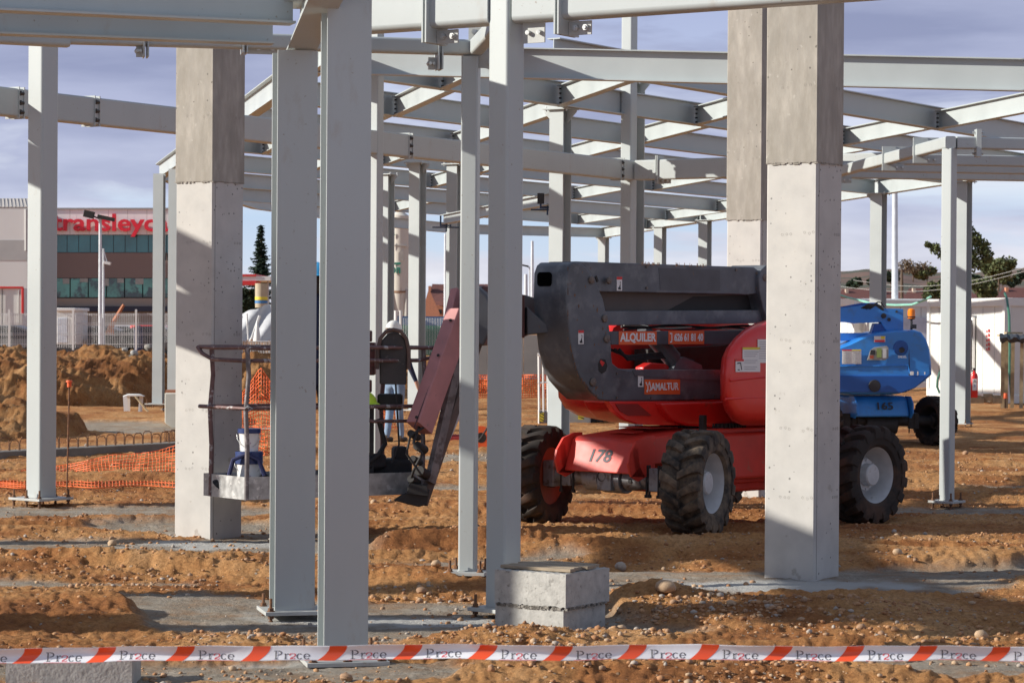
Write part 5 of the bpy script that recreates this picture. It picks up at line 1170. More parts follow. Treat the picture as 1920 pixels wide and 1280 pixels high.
text('DIESEL', .05, at(1692, 669, 42.12), (1, 0, 0), (0, 0, 1), PAPER, btu)
n_ = bq(1707, 696, 1713, 703, PAPER, 'small_label'); bq(1720, 696, 1722, 703, PAPER, 'small_label'); bq(1733, 697, 1735, 702, PAPER, 'small_label')
b = MB(); b.lathe([(0, 0), (.09, 0), (.1, .01)], at(1640, 723, 42.1), 'Y', 18, ); b.build('belly_hole', INK, btu)
bw('upper_arm', [(1480, 586), (1572, 578), (1640, 570), (1650, 578), (1694, 579), (1694, 622), (1664, 623), (1656, 612), (1652, 604), (1600, 606), (1588, 604), (1480, 603)], 42.6, 42.95, BLUE)
bw('upper_boom', [(1480, 573), (1572, 576), (1615, 568), (1645, 567), (1650, 577), (1600, 582), (1480, 588)], 42.7, 42.9, mat('deep_blue_paint', (.012, .09, .36), .4))
bw('lower_arm', [(1480, 624), (1640, 624), (1640, 638), (1480, 640)], 42.6, 42.95, BLUE)
bw('link_arm', [(1640, 606), (1658, 606), (1664, 624), (1634, 624)], 42.62, 42.93, mat('deep_blue_paint', (.012, .09, .36), .4))
b = MB()
for u, v, r_ in ((1657, 592, .045), (1667, 599, .03), (1681, 584, .02)): b.cyl(at(u, v, 42.57), at(u, v, 42.6), r_, n=14)
b.build('pivot_pin', INK, blue)
b = MB(); rnd = random.Random(5)
for k in range(7):
    v = 566 + rnd.uniform(0, 6); b.tube([at(1615 + 3 * k, v + 8, 42.6), at(1628 + 3 * k, v, 42.6), at(1640 + 2 * k, v + 1, 42.6), at(1652 + k, v + 10, 42.6)], .012, 6)
b.build('hoses', BLACK, blue)
b = MB(); b.cyl(at(1709, 618, 42.6), at(1709, 598, 42.6), .02, n=8); b.box(at(1714, 612, 42.6), (.07, .06, .07)); b.lathe([(0, 0), (.05, 0), (.07, .05), (.06, .055)], at(1709, 599, 42.6), n=16); bc = b.build('beacon', INK, blue)
b = MB(); c_ = at(1709, 597, 42.6); b.lathe([(.062, 0), (.066, .10), (.058, .15), (.03, .168), (0, .17)], c_, n=20); b.build('amber_lens', AMBER, bc)

# ------------------------------------------------------------------ site cabins and what stands near them
def cabin(p, dl, L_, Wd, H, label, z, sticker=False):
    """p near bottom corner, dl long direction"""
    dl = Vector(dl).normalized(); ds = Vector((dl.y, -dl.x, 0))
    if ds.x < 0: ds = -ds
    t = thing('site_cabin', label, 'cabin', (p.x, p.y, z), 0, 'white site cabins')
    P = lambda a, e, h: Vector((p.x, p.y, z)) + dl * a + ds * e + Vector((0, 0, h))
    b = MB(); b.loft([[P(.04, .04, .1), P(L_ - .04, .04, .1), P(L_ - .04, Wd - .04, .1), P(.04, Wd - .04, .1)], [P(.04, .04, H - .1), P(L_ - .04, .04, H - .1), P(L_ - .04, Wd - .04, H - .1), P(.04, Wd - .04, H - .1)]]); b.build('wall_panels', WHITE, t, smooth=0)
    b = MB()
    for a, e in ((0, 0), (L_, 0), (0, Wd), (L_, Wd)): b.box(P(a, e, H / 2) + dl * (.09 if a == 0 else -.09) + ds * (.06 if e == 0 else -.06), (.16, .16, H), M=Matrix((dl, ds, Vector((0, 0, 1)))).transposed())
    for h in (.09, H - .09):
        for e in (.05, Wd - .05): b.box(P(L_ / 2, e, h), (L_ - .1, .10, .2), M=Matrix((dl, ds, Vector((0, 0, 1)))).transposed())
        for a in (.05, L_ - .05): b.box(P(a, Wd / 2, h), (.10, Wd - .1, .2), M=Matrix((dl, ds, Vector((0, 0, 1)))).transposed())
    b.box(P(L_ / 2, Wd / 2, H - .06), (L_ - .1, Wd - .1, .08), M=Matrix((dl, ds, Vector((0, 0, 1)))).transposed())
    b.build('frame', WHITE2, t, smooth=0, bevel=.01)
    b = MB()
    for k in range(1, 7): b.box(P(L_ * k / 7, .036, H / 2), (.02, .012, H - .4), M=Matrix((dl, ds, Vector((0, 0, 1)))).transposed())
    for k in range(1, 4): b.box(P(.036, Wd * k / 4, H / 2), (.012, .02, H - .4), M=Matrix((dl, ds, Vector((0, 0, 1)))).transposed())
    b.build('panel_joints', mat('joint_grey', (.5, .5, .48), .7), t, smooth=0)
    b = MB()
    for a in (.4, L_ / 2, L_ - .4):
        for e in (.2, Wd - .2): b.box(P(a, e, -.0), (.25, .2, .3))
    b.build('support_block', WOODY, t)
    return t, P
zC = -.2
pc1 = at(1884, 700, 61.0); t1, P1 = cabin(pc1, (-.15, 1, 0), 6.0, 2.44, 2.50, 'large white site cabin on the right with a fire extinguisher in front', zC + .05)
b = MB(); q_ = [P1(3.75, -.01, h) for h in (0,)]; 
b.box(P1(2.35, -.0, 1.35), (.05, .30, 1.4)); b.build('window_frame', WHITE2, t1); b = MB(); b.box(P1(2.35, -.02, 1.35), (.05, .16, 1.25)); b.build('window_slot', mat('dark_glass', (.03, .035, .04), .2), t1)
b = MB(); Mo = Matrix((Vector((0, 0, 1)).cross(Vector((-1, 0, 0))), Vector((0, 0, 1)), Vector((-1, -.1, 0)).normalized())).transposed()
b.lathe([(0, .004), (.42, .004), (.42, 0)], P1(4.75, .01, 1.72), M=Mo @ Matrix.Diagonal((1.5, 1, 1)), n=28); od = b.build('round_emblem', mat('emblem_blue', (.10, .16, .42), .5), t1)
b = MB(); b.lathe([(0, .006), (.36, .006), (.36, 0)], P1(4.75, .01, 1.72), M=Mo @ Matrix.Diagonal((1.5, 1, 1)), n=28); b.build('emblem_face', PAPER, od)
b = MB(); b.box(P1(4.75, -.002, 1.72), (.02, .5, .22)); b.build('emblem_green', mat('emblem_green', (.25, .5, .12), .5), od)
b = MB()
for k in range(5): b.box(P1(1.25, .028, 1.72 - .11 * k), (.02, .12, .07)); b.box(P1(1.4, .028, 1.70 - .11 * k), (.02, .05, .05))
b.build('red_lettering', REDST, t1)
pc2 = at(1738, 700, 73); t2, P2 = cabin(at(1650, 700, 74), (-.13, 1, 0), 6, 2.44, 2.55, 'white site cabin half hidden behind the blue boom lift', -.15)
t3, P3 = cabin(at(1602, 700, 76), (-.16, 1, 0), 6, 2.44, 2.6, 'white site cabin seen just right of the nearest concrete column', -.15)
b = MB(); q = P2(.0, .9, 1.5)
q0, q1 = P2(-.02, .55, 1.2), P2(-.02, 2.0, 1.2)
b.box((q0 + q1) / 2 + Vector((0, 0, .1)), (1.5, .03, 1.5)); b.build('side_panel', mat('pale_blue_panel', (.55, .58, .66), .5), t2)
# green hose swagging between cabins
def hose(pts, label, r=.03, m=FIGP, name='hose', cat='hose'):
    b = MB(); b.tube(pts, r, 6); o = b.build(name, m, None); tag(o, label, cat); return o
hose([at(1560, 548, 70), at(1590, 558, 70), at(1640, 570, 68), at(1680, 572, 66), at(1710, 571, 65), at(1735, 562, 64), at(1745, 556, 63)], 'pale green hose sagging between the cabins above the blue lift')
hose([at(1884, 549, 61), at(1888, 560, 60.6), at(1892, 590, 60), at(1893, 640, 59.4), at(1893, 700, 59.2), at(1897, 752, 59)], 'dark green hose hanging down the corner of the large cabin', m=mat('dark_green_hose', (.05, .16, .11), .5))
hose([at(1765, 690, 60.4), at(1758, 710, 60.4), at(1757, 725, 60.4), at(1762, 737, 60.4)], 'dark hose loop at the foot of the large cabin beside the corner post', m=mat('dark_green_hose', (.05, .16, .11), .5))
# fire extinguisher
pe_ = at(1826, 740, 57.0); ze = gz(pe_.x, pe_.y); ze = at(1826, 745, 57).z
t = thing('fire_extinguisher', 'red fire extinguisher with black hose and horn standing before the large cabin', 'fire extinguisher', (pe_.x, pe_.y, ze))
b = MB(); b.lathe([(0, 0), (.082, 0), (.088, .02), (.088, .47), (.07, .53), (.03, .56), (.028, .60), (0, .6)], (0, 0, 0), n=20); b.build('cylinder', REDX, t, True)
b = MB(); b.box((0, 0, .62), (.04, .04, .05)); b.box((-.03, 0, .65), (.12, .03, .015)); b.tube([(0, 0, .62), (-.08, -.02, .56), (-.13, -.02, .4), (-.14, -.02, .25)], .012); b.cyl((-.145, -.02, .27), (-.14, -.02, .02), .03, .045, n=12); b.build('valve_and_horn', INK, t, True)
b = MB(); b.prism([(-.05, .16), (.045, .16), (.045, .42), (-.05, .42)], lambda a, e, d: (a, -.089 + d - .005 * abs(a) * 0, e), -.004, 0); lb_ = b.build('label_panel', PAPER, t, True)
text('A', .10, (0, -.094, .36), (1, 0, 0), (0, 0, 1), INK, lb_, 'label_print', True); text('B', .08, (0, -.094, .26), (1, 0, 0), (0, 0, 1), mat('blue_ink', (.04, .07, .4), .5), lb_, 'label_print', True)
# timber stand under black sheet at the right edge
ts = at(1900, 752, 57.5); zt0 = at(1900, 752, 57.5).z
t = thing('timber_stand', 'rough timber stand covered with torn black sheet at the right edge', 'timber stand', (ts.x, ts.y, zt0))
def loc_(u, v, Y): p = at(u, v, Y); return p - Vector((ts.x, ts.y, zt0))
for u0, u1, v1, Y in ((1886, 1887, 632, 57.8), (1879, 1880, 632, 58.6), (1897, 1899, 632, 58.8), (1914, 1916, 630, 57.3), (1935, 1936, 630, 57.6)):
    b = MB(); b.loft([[loc_(u0 - 3, 765, Y), loc_(u0 + 4, 765, Y), loc_(u0 + 4, 765, Y + .08), loc_(u0 - 3, 765, Y + .08)], [loc_(u1 - 3, v1, Y), loc_(u1 + 4, v1, Y), loc_(u1 + 4, v1, Y + .08), loc_(u1 - 3, v1, Y + .08)]]); b.build('post', WOODY, t, True)
b = MB(); b.box(loc_(1915, 629, 57.8), (1.0, .6, .04)); b.box(loc_(1900, 624, 57.6), (.38, .2, .04), rz=R(8)); b.build('top_board', WOODY, t, True)
b = MB(); rnd = random.Random(4); rings = []
for k in range(15):
    u = 1874 + k * 4.6; rings.append([loc_(u, 626 + rnd.uniform(-2, 2), 57.2), loc_(u, 632 + rnd.uniform(-1, 6) , 57.05), loc_(u + 1, 637 + rnd.uniform(0, 8), 57.1), loc_(u, 634 + rnd.uniform(0, 4), 57.18), loc_(u, 628, 58.6)])
b.loft(rings); b.build('sheet_cover', BLKSHEET, t, True)
t = thing('rebar_stake', 'short stake with orange cap at the foot of the timber stand', 'stake', at(1885, 757, 57)); b = MB(); b.cyl((0, 0, -.1), (0, 0, .14), .01); b.build('rod', RUST, t, True); b = MB(); b.cyl((0, 0, .12), (0, 0, .24), .05, .04, n=10); b.build('cap', ORPL, t, True)
for k, (u, v, w_) in enumerate(((1868, 748, .22), (1826, 748, .35), (1853, 745, .12))):
    p = at(u, v, 57.6); o = MB(); o.box((0, 0, .05), (w_, .3, .12), rz=R(20 * k)); o.box((0, .02, .14), (w_ * .8, .2, .05), rz=R(20 * k)); o = o.build('wood_offcut', WOODY, None); o.location = (p.x, p.y, p.z - .08); tag(o, ('wood offcut under the corner of the large cabin', 'wood offcut under the fire extinguisher', 'small wood offcut between extinguisher and cabin corner')[k], 'wood', 'wood offcuts by the cabin')

# ------------------------------------------------------------------ striped tape with lettering
TZ = 8.5
yt = lambda u: 1215.5 - 6 * (1 - ((u - 960) / 960) ** 2) * 1.15 if u < 960 else 1209 + 3.5 * ((u - 960) / 960) ** 2
def tp(u, f):                         # f 0 top .. 1 bottom, as a world point; slight curl
    wv = 1.1 * math.sin(u * .0135) + .6 * math.sin(u * .041 + 1); p = at(u, yt(u) - .5 + wv + (27.5 + .8 * math.sin(u * .02)) * f, TZ); p.y += (.009 + .006 * math.sin(u * .009)) * math.sin(f * math.pi) + .006 * math.sin(u * .011) + .010 * (f - .5) * math.sin(u * .017 + 2); return p
t = thing('barrier_tape', 'white barrier tape with slanted red blocks and lettering, stretched across the foreground', 'barrier tape', (0, TZ, .65))
us = list(range(-260, 2181, 8)); b = MB()
NF = 16
vs = []; fs = []
for u in us:
    for k in range(NF + 1): vs.append(tp(u, k / NF))
nn = NF + 1
for i in range(len(us) - 1):
    for k in range(NF): fs.append((i * nn + k, (i + 1) * nn + k, (i + 1) * nn + k + 1, i * nn + k + 1))
b.add(vs, fs); bd = b.build('band', TAPE_W, t, smooth=60)
md = bd.modifiers.new('thick', 'SOLIDIFY'); md.thickness = .0006; md.offset = 0
PER = 137.5 ; ST0 = 30
OFFY = Vector((0, -.0009, 0))
import itertools
starts = [-100, 40, 178, 327, 469, 612, 753, 894, 1035, 1174, 1310, 1447, 1582, 1719, 1856, 1990]
starts = [s_ - 0 for s_ in starts]
def tape_poly(b, pts):               # pts in (u, f)
    q = [tp(u, f) + OFFY for u, f in pts]; b.add(q, [tuple(range(len(q)))])
def stroke(b, pts, base_u, cw, ch, f0):
    """variable width stroke; pts (x, y, w) in em units, y down from cap top"""
    P = [(base_u + x * cw, f0 + y * ch, w) for x, y, w in pts]
    for i in range(len(P) - 1):
        (x0, y0, w0), (x1, y1, w1) = P[i], P[i + 1]
        dx_, dy_ = (x1 - x0), (y1 - y0) * 27.5; l_ = math.hypot(dx_, dy_) or 1; nx, ny = -dy_ / l_, dx_ / l_
        e_ = .25
        ax_, ay_ = dx_ / l_ * e_, dy_ / l_ * e_
        tape_poly(b, [(x0 + nx * w0 - ax_, y0 + (ny * w0 - ay_) / 27.5), (x1 + nx * w1 + ax_, y1 + (ny * w1 + ay_) / 27.5), (x1 - nx * w1 + ax_, y1 + (-ny * w1 + ay_) / 27.5), (x0 - nx * w0 - ax_, y0 + (-ny * w0 - ay_) / 27.5)])
def arcpts(cx, cy, rx, ry, a0, a1, n, wf):
    return [(cx + rx * math.cos(R(a0 + (a1 - a0) * k / n)), cy - ry * math.sin(R(a0 + (a1 - a0) * k / n)), wf(R(a0 + (a1 - a0) * k / n))) for k in range(n + 1)]
hw = lambda a: .35 + .75 * abs(math.cos(a))
letters = {
 'P': [[(1.6, 0, 1.1), (1.6, 1, 1.1)], [(0, 0.015, .45), (2, .0, .45)], [(.2, .99, .45), (3.4, .99, .45)], arcpts(2.6, .27, 3.4, .26, 90, -90, 8, hw)],
 'r': [[(1.2, .38, 1.0), (1.2, 1, 1.0)], [(0, .40, .4), (1.2, .38, .5)], [(0, .99, .4), (3.0, .99, .4)], [(1.6, .55, .5), (2.8, .42, .6), (4.0, .40, .9), (4.6, .46, .7)]],
 'a': [arcpts(2.9, .52, 2.6, .15, 205, 0, 7, hw) + [(5.2, .62, 1.0), (4.2, .74, .7), (1.6, .86, .7), (.8, .96, .6)], [(.6, 1.0, .55), (2.6, .95, .7), (4.4, 1.01, .6), (5.6, .90, .4)]],
 'c': [arcpts(3.0, .70, 2.5, .31, 45, 315, 12, hw)],
 'e': [arcpts(3.0, .70, 2.5, .31, 0, 320, 12, hw), [(.6, .70, .4), (5.4, .70, .4)]],
}
RED2 = mat('tape_red_letter', (.75, .06, .07), .4)
for i, s_ in enumerate(starts):
    b = MB(); n = 10
    # slanted block with curved edges
    wb_ = 33
    L_ = [(s_ - 22 + 22 * (1 - (k / n)) ** .55 * 1.0 + 0, k / n) for k in range(n + 1)]
    Lft = [(s_ - 18 + 24 * math.cos(k / n * math.pi / 2) ** .9, k / n) for k in range(n + 1)]
    for k in range(n):
        (a0_, f0), (a1_, f1) = Lft[k], Lft[k + 1]
        tape_poly(b, [(a0_, f0), (a0_ + wb_, f0), (a1_ + wb_ + 2 * 0, f1), (a1_, f1)])
    b.build('red_block', TAPE_R, t, smooth=60)
    cap0, capH = .34, .56
    x = s_ + 45
    bb = MB(); rr = MB()
    for ch_, adv, dst in (('P', 19, 0), ('r', 10, 0), ('a', 13, 1), ('c', 13, 0), ('e', 13, 0)):
        wscale = {'P': 2.35, 'r': 1.95, 'a': 2.0, 'c': 1.95, 'e': 2.05}[ch_]
        for st in letters[ch_]: stroke(rr if dst else bb, st, x, wscale, capH, cap0)
        x += adv
    if 0 > 1: pass
    bb.build('lettering', GREYINK, t, smooth=0); 
    stroke(rr, [(-2, 1.13, .35), (34, 1.13, .35)], s_ + 45, 1.95, capH, cap0)
    rr.build('red_letter', RED2, t, smooth=0)
for k, u in enumerate((-255, 2175)):
    p = tp(u, .5); tt = thing('rebar_stake', ('rusty stake holding the tape beyond the left edge', 'rusty stake holding the tape beyond the right edge')[k], 'stake', (p.x, p.y + .012, 0), 0, 'tape stakes'); b = MB(); b.cyl((0, 0, -.1), (0, 0, .9), .008); b.build('rod', RUST, tt, True); b = MB(); b.cyl((0, 0, .88), (0, 0, .94), .022, .018, n=12); b.build('cap', ORPL, tt, True)

# ------------------------------------------------------------------ concrete blocks
def block(label, corner, rz, w, d, z0, z1, notch=False, chip=False, seed=1, name='concrete_block', grp='concrete blocks'):
    """corner = nearest bottom corner; w to the left, d to the right"""
    rnd = random.Random(seed)
    ex = Vector((math.cos(rz), math.sin(rz), 0)); ey = Vector((-math.sin(rz), math.cos(rz), 0))
    c = Vector((corner.x, corner.y, 0)) - ex * (w / 2) + ey * (d / 2)
    t_ = MB(); nseg = 16
    def outline(x0, x1, n):            # front face outline with ragged bottom/top
        top = [(x0 + (x1 - x0) * k / n, z1 + rnd.uniform(-.004, .003) * (0 < k < n)) for k in range(n + 1)]
        bot = [(x0 + (x1 - x0) * k / n, z0 + rnd.uniform(-.004, .010) * (0 < k < n)) for k in range(n + 1)]
        if notch:
            for k in range(n + 1):
                x, z = bot[k]; q = (x - (-.02)) / .075
                if abs(q) < 1: bot[k] = (x, z0 + .075 * math.sqrt(1 - q * q))
        return top + bot[::-1]
    o = outline(-w / 2, w / 2, 28)
    t_.prism(o, lambda a, e, dd: (a, dd, e), -d / 2, d / 2)
    ob = t_.build(name, CONC_BLK, None, smooth=0)
    ob.location = (c.x, c.y, 0); ob.rotation_euler = (0, 0, rz); tag(ob, label, 'concrete block', grp)
    return ob, c
cb0 = gp(1056, 1188)
z0b = gz(cb0.x, cb0.y) * .4
rzb = R(-33)
lo, cc_ = block('lower concrete block of the stack, with a half-round notch at its foot', cb0, rzb, .455, .455, -.03, .135, notch=True, seed=2)
upb, _ = block('upper concrete block of the stack, grey slats lying on its top', cb0 + Vector((.012, -.012, 0)), rzb, .475, .475, .143, .335, seed=3)
ov = MB()
rnd = random.Random(9)
for k in range(60):
    a = rnd.uniform(-.22, .22); w_ = rnd.uniform(.01, .03); ov.box((a, -.232, .139 + rnd.uniform(-.005, .004)), (w_, .02, .013)); ov.box((.232, a, .139 + rnd.uniform(-.005, .004)), (.02, w_, .013))
ov.box((0, 0, .139), (.43, .43, .010)); m_ = ov.build('block_mortar', CONC_DK, upb, True)
t = thing('weathered_boards', 'thin weathered grey boards lying on top of the stacked concrete blocks', 'boards', (cc_.x, cc_.y, .337), rzb)
for k in range(6):
    b = MB(); b.box((.0, -.14 + .062 * k, .011 + .002 * (k % 2)), (.47 - .03 * (k % 3), .055, .018)); b.build('slat', WOOD, t, True, bevel=.002)
fb = gp(275, 1290)
block('low concrete block at the lower left corner, half covered by the tape', Vector((gp(272, 1262).x, 12.15, 0)), R(0), .60, .3, -.05, .135, seed=6)

# ------------------------------------------------------------------ stones
def rock_mesh(seed, n=2, flat=.7):
    import bmesh
    bm = bmesh.new(); bmesh.ops.create_icosphere(bm, subdivisions=n, radius=1)
    rnd = np.random.RandomState(seed); dirs = rnd.normal(size=(7, 3)); dirs /= np.linalg.norm(dirs, axis=1)[:, None]; cut = rnd.uniform(.62, .95, 7)
    for v in bm.verts:
        c = np.array(v.co); 
        for dd, k in zip(dirs, cut):
            q = c.dot(dd)
            if q > k: c = c - dd * (q - k) * .85
        c = c * (1 + .05 * math.sin(c[0] * 7 + seed) * math.cos(c[1] * 5)); v.co = c * np.array([1, .8, flat])
    me = bpy.data.meshes.new('stone'); bm.to_mesh(me); bm.free(); me.shade_smooth(); me.set_sharp_from_angle(angle=R(32)); return me
RM = [rock_mesh(k, 2) for k in range(6)]
def stone(u, v, wpx, m, label, k=0, hs=1.):
    g = gp(u, v); s_ = wpx / (F / g.y) / 2
    o = bpy.data.objects.new('stone', RM[k % 6].copy()); COL.objects.link(o); o.data.materials.append(STONEM[m]); o.scale = (s_, s_ * 1.1, s_ * hs)
    o.location = (g.x, g.y, gz(g.x, g.y) + s_ * .42 * hs); o.rotation_euler = (R(9 * k % 20), R(7 * k % 25), R(53 * k)); tag(o, label, 'stone', 'larger stones on the soil')
stone(1250, 1157, 46, 0, 'large pale flat-topped stone in the soil right of the concrete blocks', 0, .9)
stone(1164, 1066, 26, 1, 'grey rounded stone left of the nearest concrete column foot', 1, 1.1)
stone(1290, 1140, 26, 1, 'small blue-grey stone just right of the large pale stone', 2)
stone(210, 1024, 20, 0, 'brown rounded stone alone on the grey strip left of the left concrete column', 3)
stone(818, 1091, 22, 0, 'ochre stone on the soil bank left of the slender column foot', 4)
stone(790, 1116, 24, 2, 'brown stone at the edge of the soil bank, between widest column and block stack', 5)
stone(845, 1196, 26, 2, 'reddish stone standing on grey ground below the block stack left side', 0)
stone(878, 1192, 20, 1, 'light stone beside the reddish one, left of the block stack', 2)
stone(920, 1190, 22, 0, 'tan stone touching the left foot of the block stack', 3)
stone(1563, 1130, 18, 2, 'small brown stone on the flat soil before the nearest concrete column', 4)
stone(1831, 1128, 14, 2, 'tiny brown stone alone on bright soil at the right', 5)
stone(1683, 1062, 22, 0, 'pale stone on the bank right of the nearest concrete column', 1)
stone(1888, 908, 12, 2, 'brown stone beyond the right hand corner post foot', 2)
stone(1810, 857, 13, 2, 'dark small stone on the soil right of the corner post', 3)
stone(1615, 1192, 22, 2, 'brown stone in the shade near the tape, right half', 4)
stone(1370, 1168, 20, 0, 'tan stone on the gravelly bank right of the block stack', 5)
stone(1840, 1204, 30, 0, 'pale cobble touching the tape top at the far right', 1)
stone(650, 1278, 30, 2, 'brown cobble below the tape near the widest column plate', 2)
stone(1165, 1196, 24, 0, 'tan cobble at the right foot of the block stack', 4)
stone(1110, 1192, 20, 0, 'round cobble before the right face of the block stack', 2)
stone(700, 955, 14, 0, 'small pale stone under the lift basket', 3)
# fine gravel and clods: nobody could count them
def gravel(name, n, seed, yr, smin, smax, m, cond, pile=None, label='', base_n=1):
    rs = np.random.RandomState(seed)
    import bmesh
    bm = bmesh.new(); bmesh.ops.create_icosphere(bm, subdivisions=1, radius=1); bv = np.array([v.co[:] for v in bm.verts]); bf = np.array([[v.index for v in f.verts] for f in bm.faces]); bm.free()
    y = yr[0] * (yr[1] / yr[0]) ** rs.rand(n); x = y * (rs.rand(n) * 2 - 1) * .225
    gm = grey_mask(x, y)
    dens = fbm(x * .8, y * 1.3, 3, 55)
    keep = rs.rand(n) < np.clip((dens - .40) * 5, .06, 1) * np.where(gm > .5, cond, 1)
    x, y = x[keep], y[keep]
    if pile:
        xs, ys_ = [], []
        for (u, v, r_, k) in pile:
            g = gp(u, v); a = rs.rand(k) * 6.28; q = np.sqrt(rs.rand(k)) * r_; xs.append(g.x + np.cos(a) * q); ys_.append(g.y + np.sin(a) * q * .7)
        x = np.concatenate([x] + xs); y = np.concatenate([y] + ys_)
    n = len(x); z = soil_z(x, y)
    s_ = smin + (smax - smin) * rs.rand(n) ** 3.0
    rot = rs.rand(n) * 6.28; ca, sa = np.cos(rot), np.sin(rot)
    V = bv[None] * (1 + .22 * (rs.rand(n, len(bv), 1) - .5) * 2) * s_[:, None, None] * np.stack([np.ones(n), .6 + .4 * rs.rand(n), .45 + .35 * rs.rand(n)], -1)[:, None, :]
    X = V[..., 0] * ca[:, None] - V[..., 1] * sa[:, None] + x[:, None]; Y_ = V[..., 0] * sa[:, None] + V[..., 1] * ca[:, None] + y[:, None]; Z = V[..., 2] + (z + s_ * .22)[:, None]
    co = np.stack([X, Y_, Z], -1).reshape(-1, 3).astype(np.float32); f = (bf[None] + (np.arange(n) * len(bv))[:, None, None]).reshape(-1, 3).astype(np.int32)
    me = bpy.data.meshes.new(name); me.vertices.add(len(co)); me.vertices.foreach_set('co', co.ravel()); me.loops.add(f.size); me.loops.foreach_set('vertex_index', f.ravel()); me.polygons.add(len(f)); me.polygons.foreach_set('loop_start', np.arange(0, f.size, 3, dtype=np.int32)); me.update(); me.validate()
    for q in m: me.materials.append(q)
    me.polygons.foreach_set('material_index', np.repeat(rs.randint(0, len(m), n), len(bf)).astype(np.int32)); me.shade_smooth()
    o = bpy.data.objects.new(name, me); COL.objects.link(o); tag(o, label, 'gravel', kind='stuff'); return o
SOILCLOD = mat('soil_clod', (.36, .18, .085), .95, 0, .25, 20, .004, 80)
SOILCLOD2 = mat('soil_clod_light', (.46, .26, .13), .95, 0, .25, 20, .004, 80)
gravel('gravel', 12000, 1, (10.5, 34), .004, .026, [STONEM[0], STONEM[2], STONEM[1], SOILCLOD2, STONEM[2], SOILCLOD], .55, [(1000, 1210, .45, 260), (1330, 1168, .55, 420), (1290, 1265, 1.1, 500), (800, 1120, .5, 260), (1150, 1200, .3, 120), (1850, 1230, .6, 200), (270, 1095, .5, 130), (690, 1200, .25, 40), (500, 1195, .35, 90), (1500, 1175, .9, 400), (1060, 1188, .36, 160)], 'loose pebbles and gravel scattered over the soil')
gravel('soil_clods', 30000, 2, (10.5, 40), .004, .020, [SOILCLOD, SOILCLOD2], .3, None, 'loose clods of ochre soil scattered over the ground')

# ------------------------------------------------------------------ spoil heaps
def heap(name, label, u0, u1, Y0, Y1, bumps, seed, grp='spoil heaps', n=(220, 120), rough=.5, m=None):
    x0, x1 = at(u0, 700, (Y0 + Y1) / 2).x, at(u1, 700, (Y0 + Y1) / 2).x
    xs = np.linspace(x0, x1, n[0]); ys = np.linspace(Y0, Y1, n[1]); Y, X = np.meshgrid(ys, xs, indexing='ij')
    Z = np.zeros_like(X)
    for (u, Yc, rx, ry, h, p) in bumps:
        cx = (u - 960) / F * Yc; q = ((X - cx) / rx) ** 2 + ((Y - Yc) / ry) ** 2
        Z = np.maximum(Z, h * np.clip(1 - q, 0, None) ** p)
    e = sstep(0, .12, Z)
    Z = Z + e * (np.abs(fbm(X * 6, Y * 6, 4, seed + 4) - .5) * .25 + (fbm(X * .9, Y * .9, 4, seed) - .5) * rough + (fbm(X * 3.5, Y * 3.5, 4, seed + 7) - .5) * .22 + (fbm(X * 12, Y * 12, 2, seed + 9) - .5) * .07)
    Z = np.maximum(Z, -.1) + soil_z(X, Y) - .05 + base_z(X, Y) * 0
    co = np.stack([X, Y, Z], -1).reshape(-1, 3); i = np.arange(X.size).reshape(X.shape)
    f = np.stack([i[:-1, :-1], i[:-1, 1:], i[1:, 1:], i[1:, :-1]], -1).reshape(-1, 4)
    me = bpy.data.meshes.new(name); me.from_pydata(co.tolist(), [], f.tolist()); me.shade_smooth(); me.materials.append(m or SOILH)
    o = bpy.data.objects.new(name, me); COL.objects.link(o); tag(o, label, 'spoil heap', grp, 'thing'); return o
HEAPM = mat('heap_soil', (.27, .135, .062), .95, 0, .35, 1.6, .05, 5, col2=(.42, .25, .13), c2scale=3.5, c2lo=.50, c2hi=.62, spec=.15)
heap('spoil_heap', 'long heap of dug ochre soil behind the orange net at the left', -160, 340, 47, 60, [(-120, 53.5, 4.5, 5, 1.2, .6), (60, 53, 3.0, 4.4, .98, .55), (120, 53.5, 2.2, 4.2, .85, .5), (205, 54, 2.6, 4.2, 1.02, .6), (300, 55, 1.7, 3.5, .75, .7)], 3)
heap('spoil_heap', 'smaller heap of crumbly soil at the left edge in front of the long heap', -260, 230, 33, 44, [(-60, 38.5, 1.8, 3.0, .42, .8), (20, 38, 1.0, 1.8, .14, .9), (-170, 39, 2, 3, .7, .8)], 9, n=(140, 90))
heap('spoil_heap', 'low soil heap showing between the left concrete column and the wide columns', 400, 700, 52, 64, [(470, 58, 2.2, 4, 1.25, .7), (560, 59, 2.5, 4, 1.1, .7), (640, 58, 2, 4, 1.0, .7)], 13, n=(120, 70))
# broken concrete on the long heap
for k, (u, v, w_, m_, lb) in enumerate(((234, 655, 12, CONC_BLK, 'squared pale concrete lump on top of the long heap'), (252, 662, 18, CONC_BLK, 'grey concrete slab fragment on the heap beside the pale lump'), (278, 652, 22, CONC_DK, 'rounded grey boulder on the heap left of the thin columns'), (308, 648, 26, CONC_DK, 'big grey boulder on the heap between the thin columns'), (245, 672, 20, CONC_DK, 'dark slab fragment sliding down the long heap'))):
    p = at(u, v, 53.2); s_ = w_ * 53 / F / 2; o = bpy.data.objects.new('rubble', RM[(k + 2) % 6].copy()); COL.objects.link(o); o.data.materials.append(m_); o.location = p; o.scale = (s_, s_, s_ * (1.3 if k == 0 else .9)); o.rotation_euler = (.3 * k, .2, k); tag(o, lb, 'rubble', 'broken concrete on the heap')

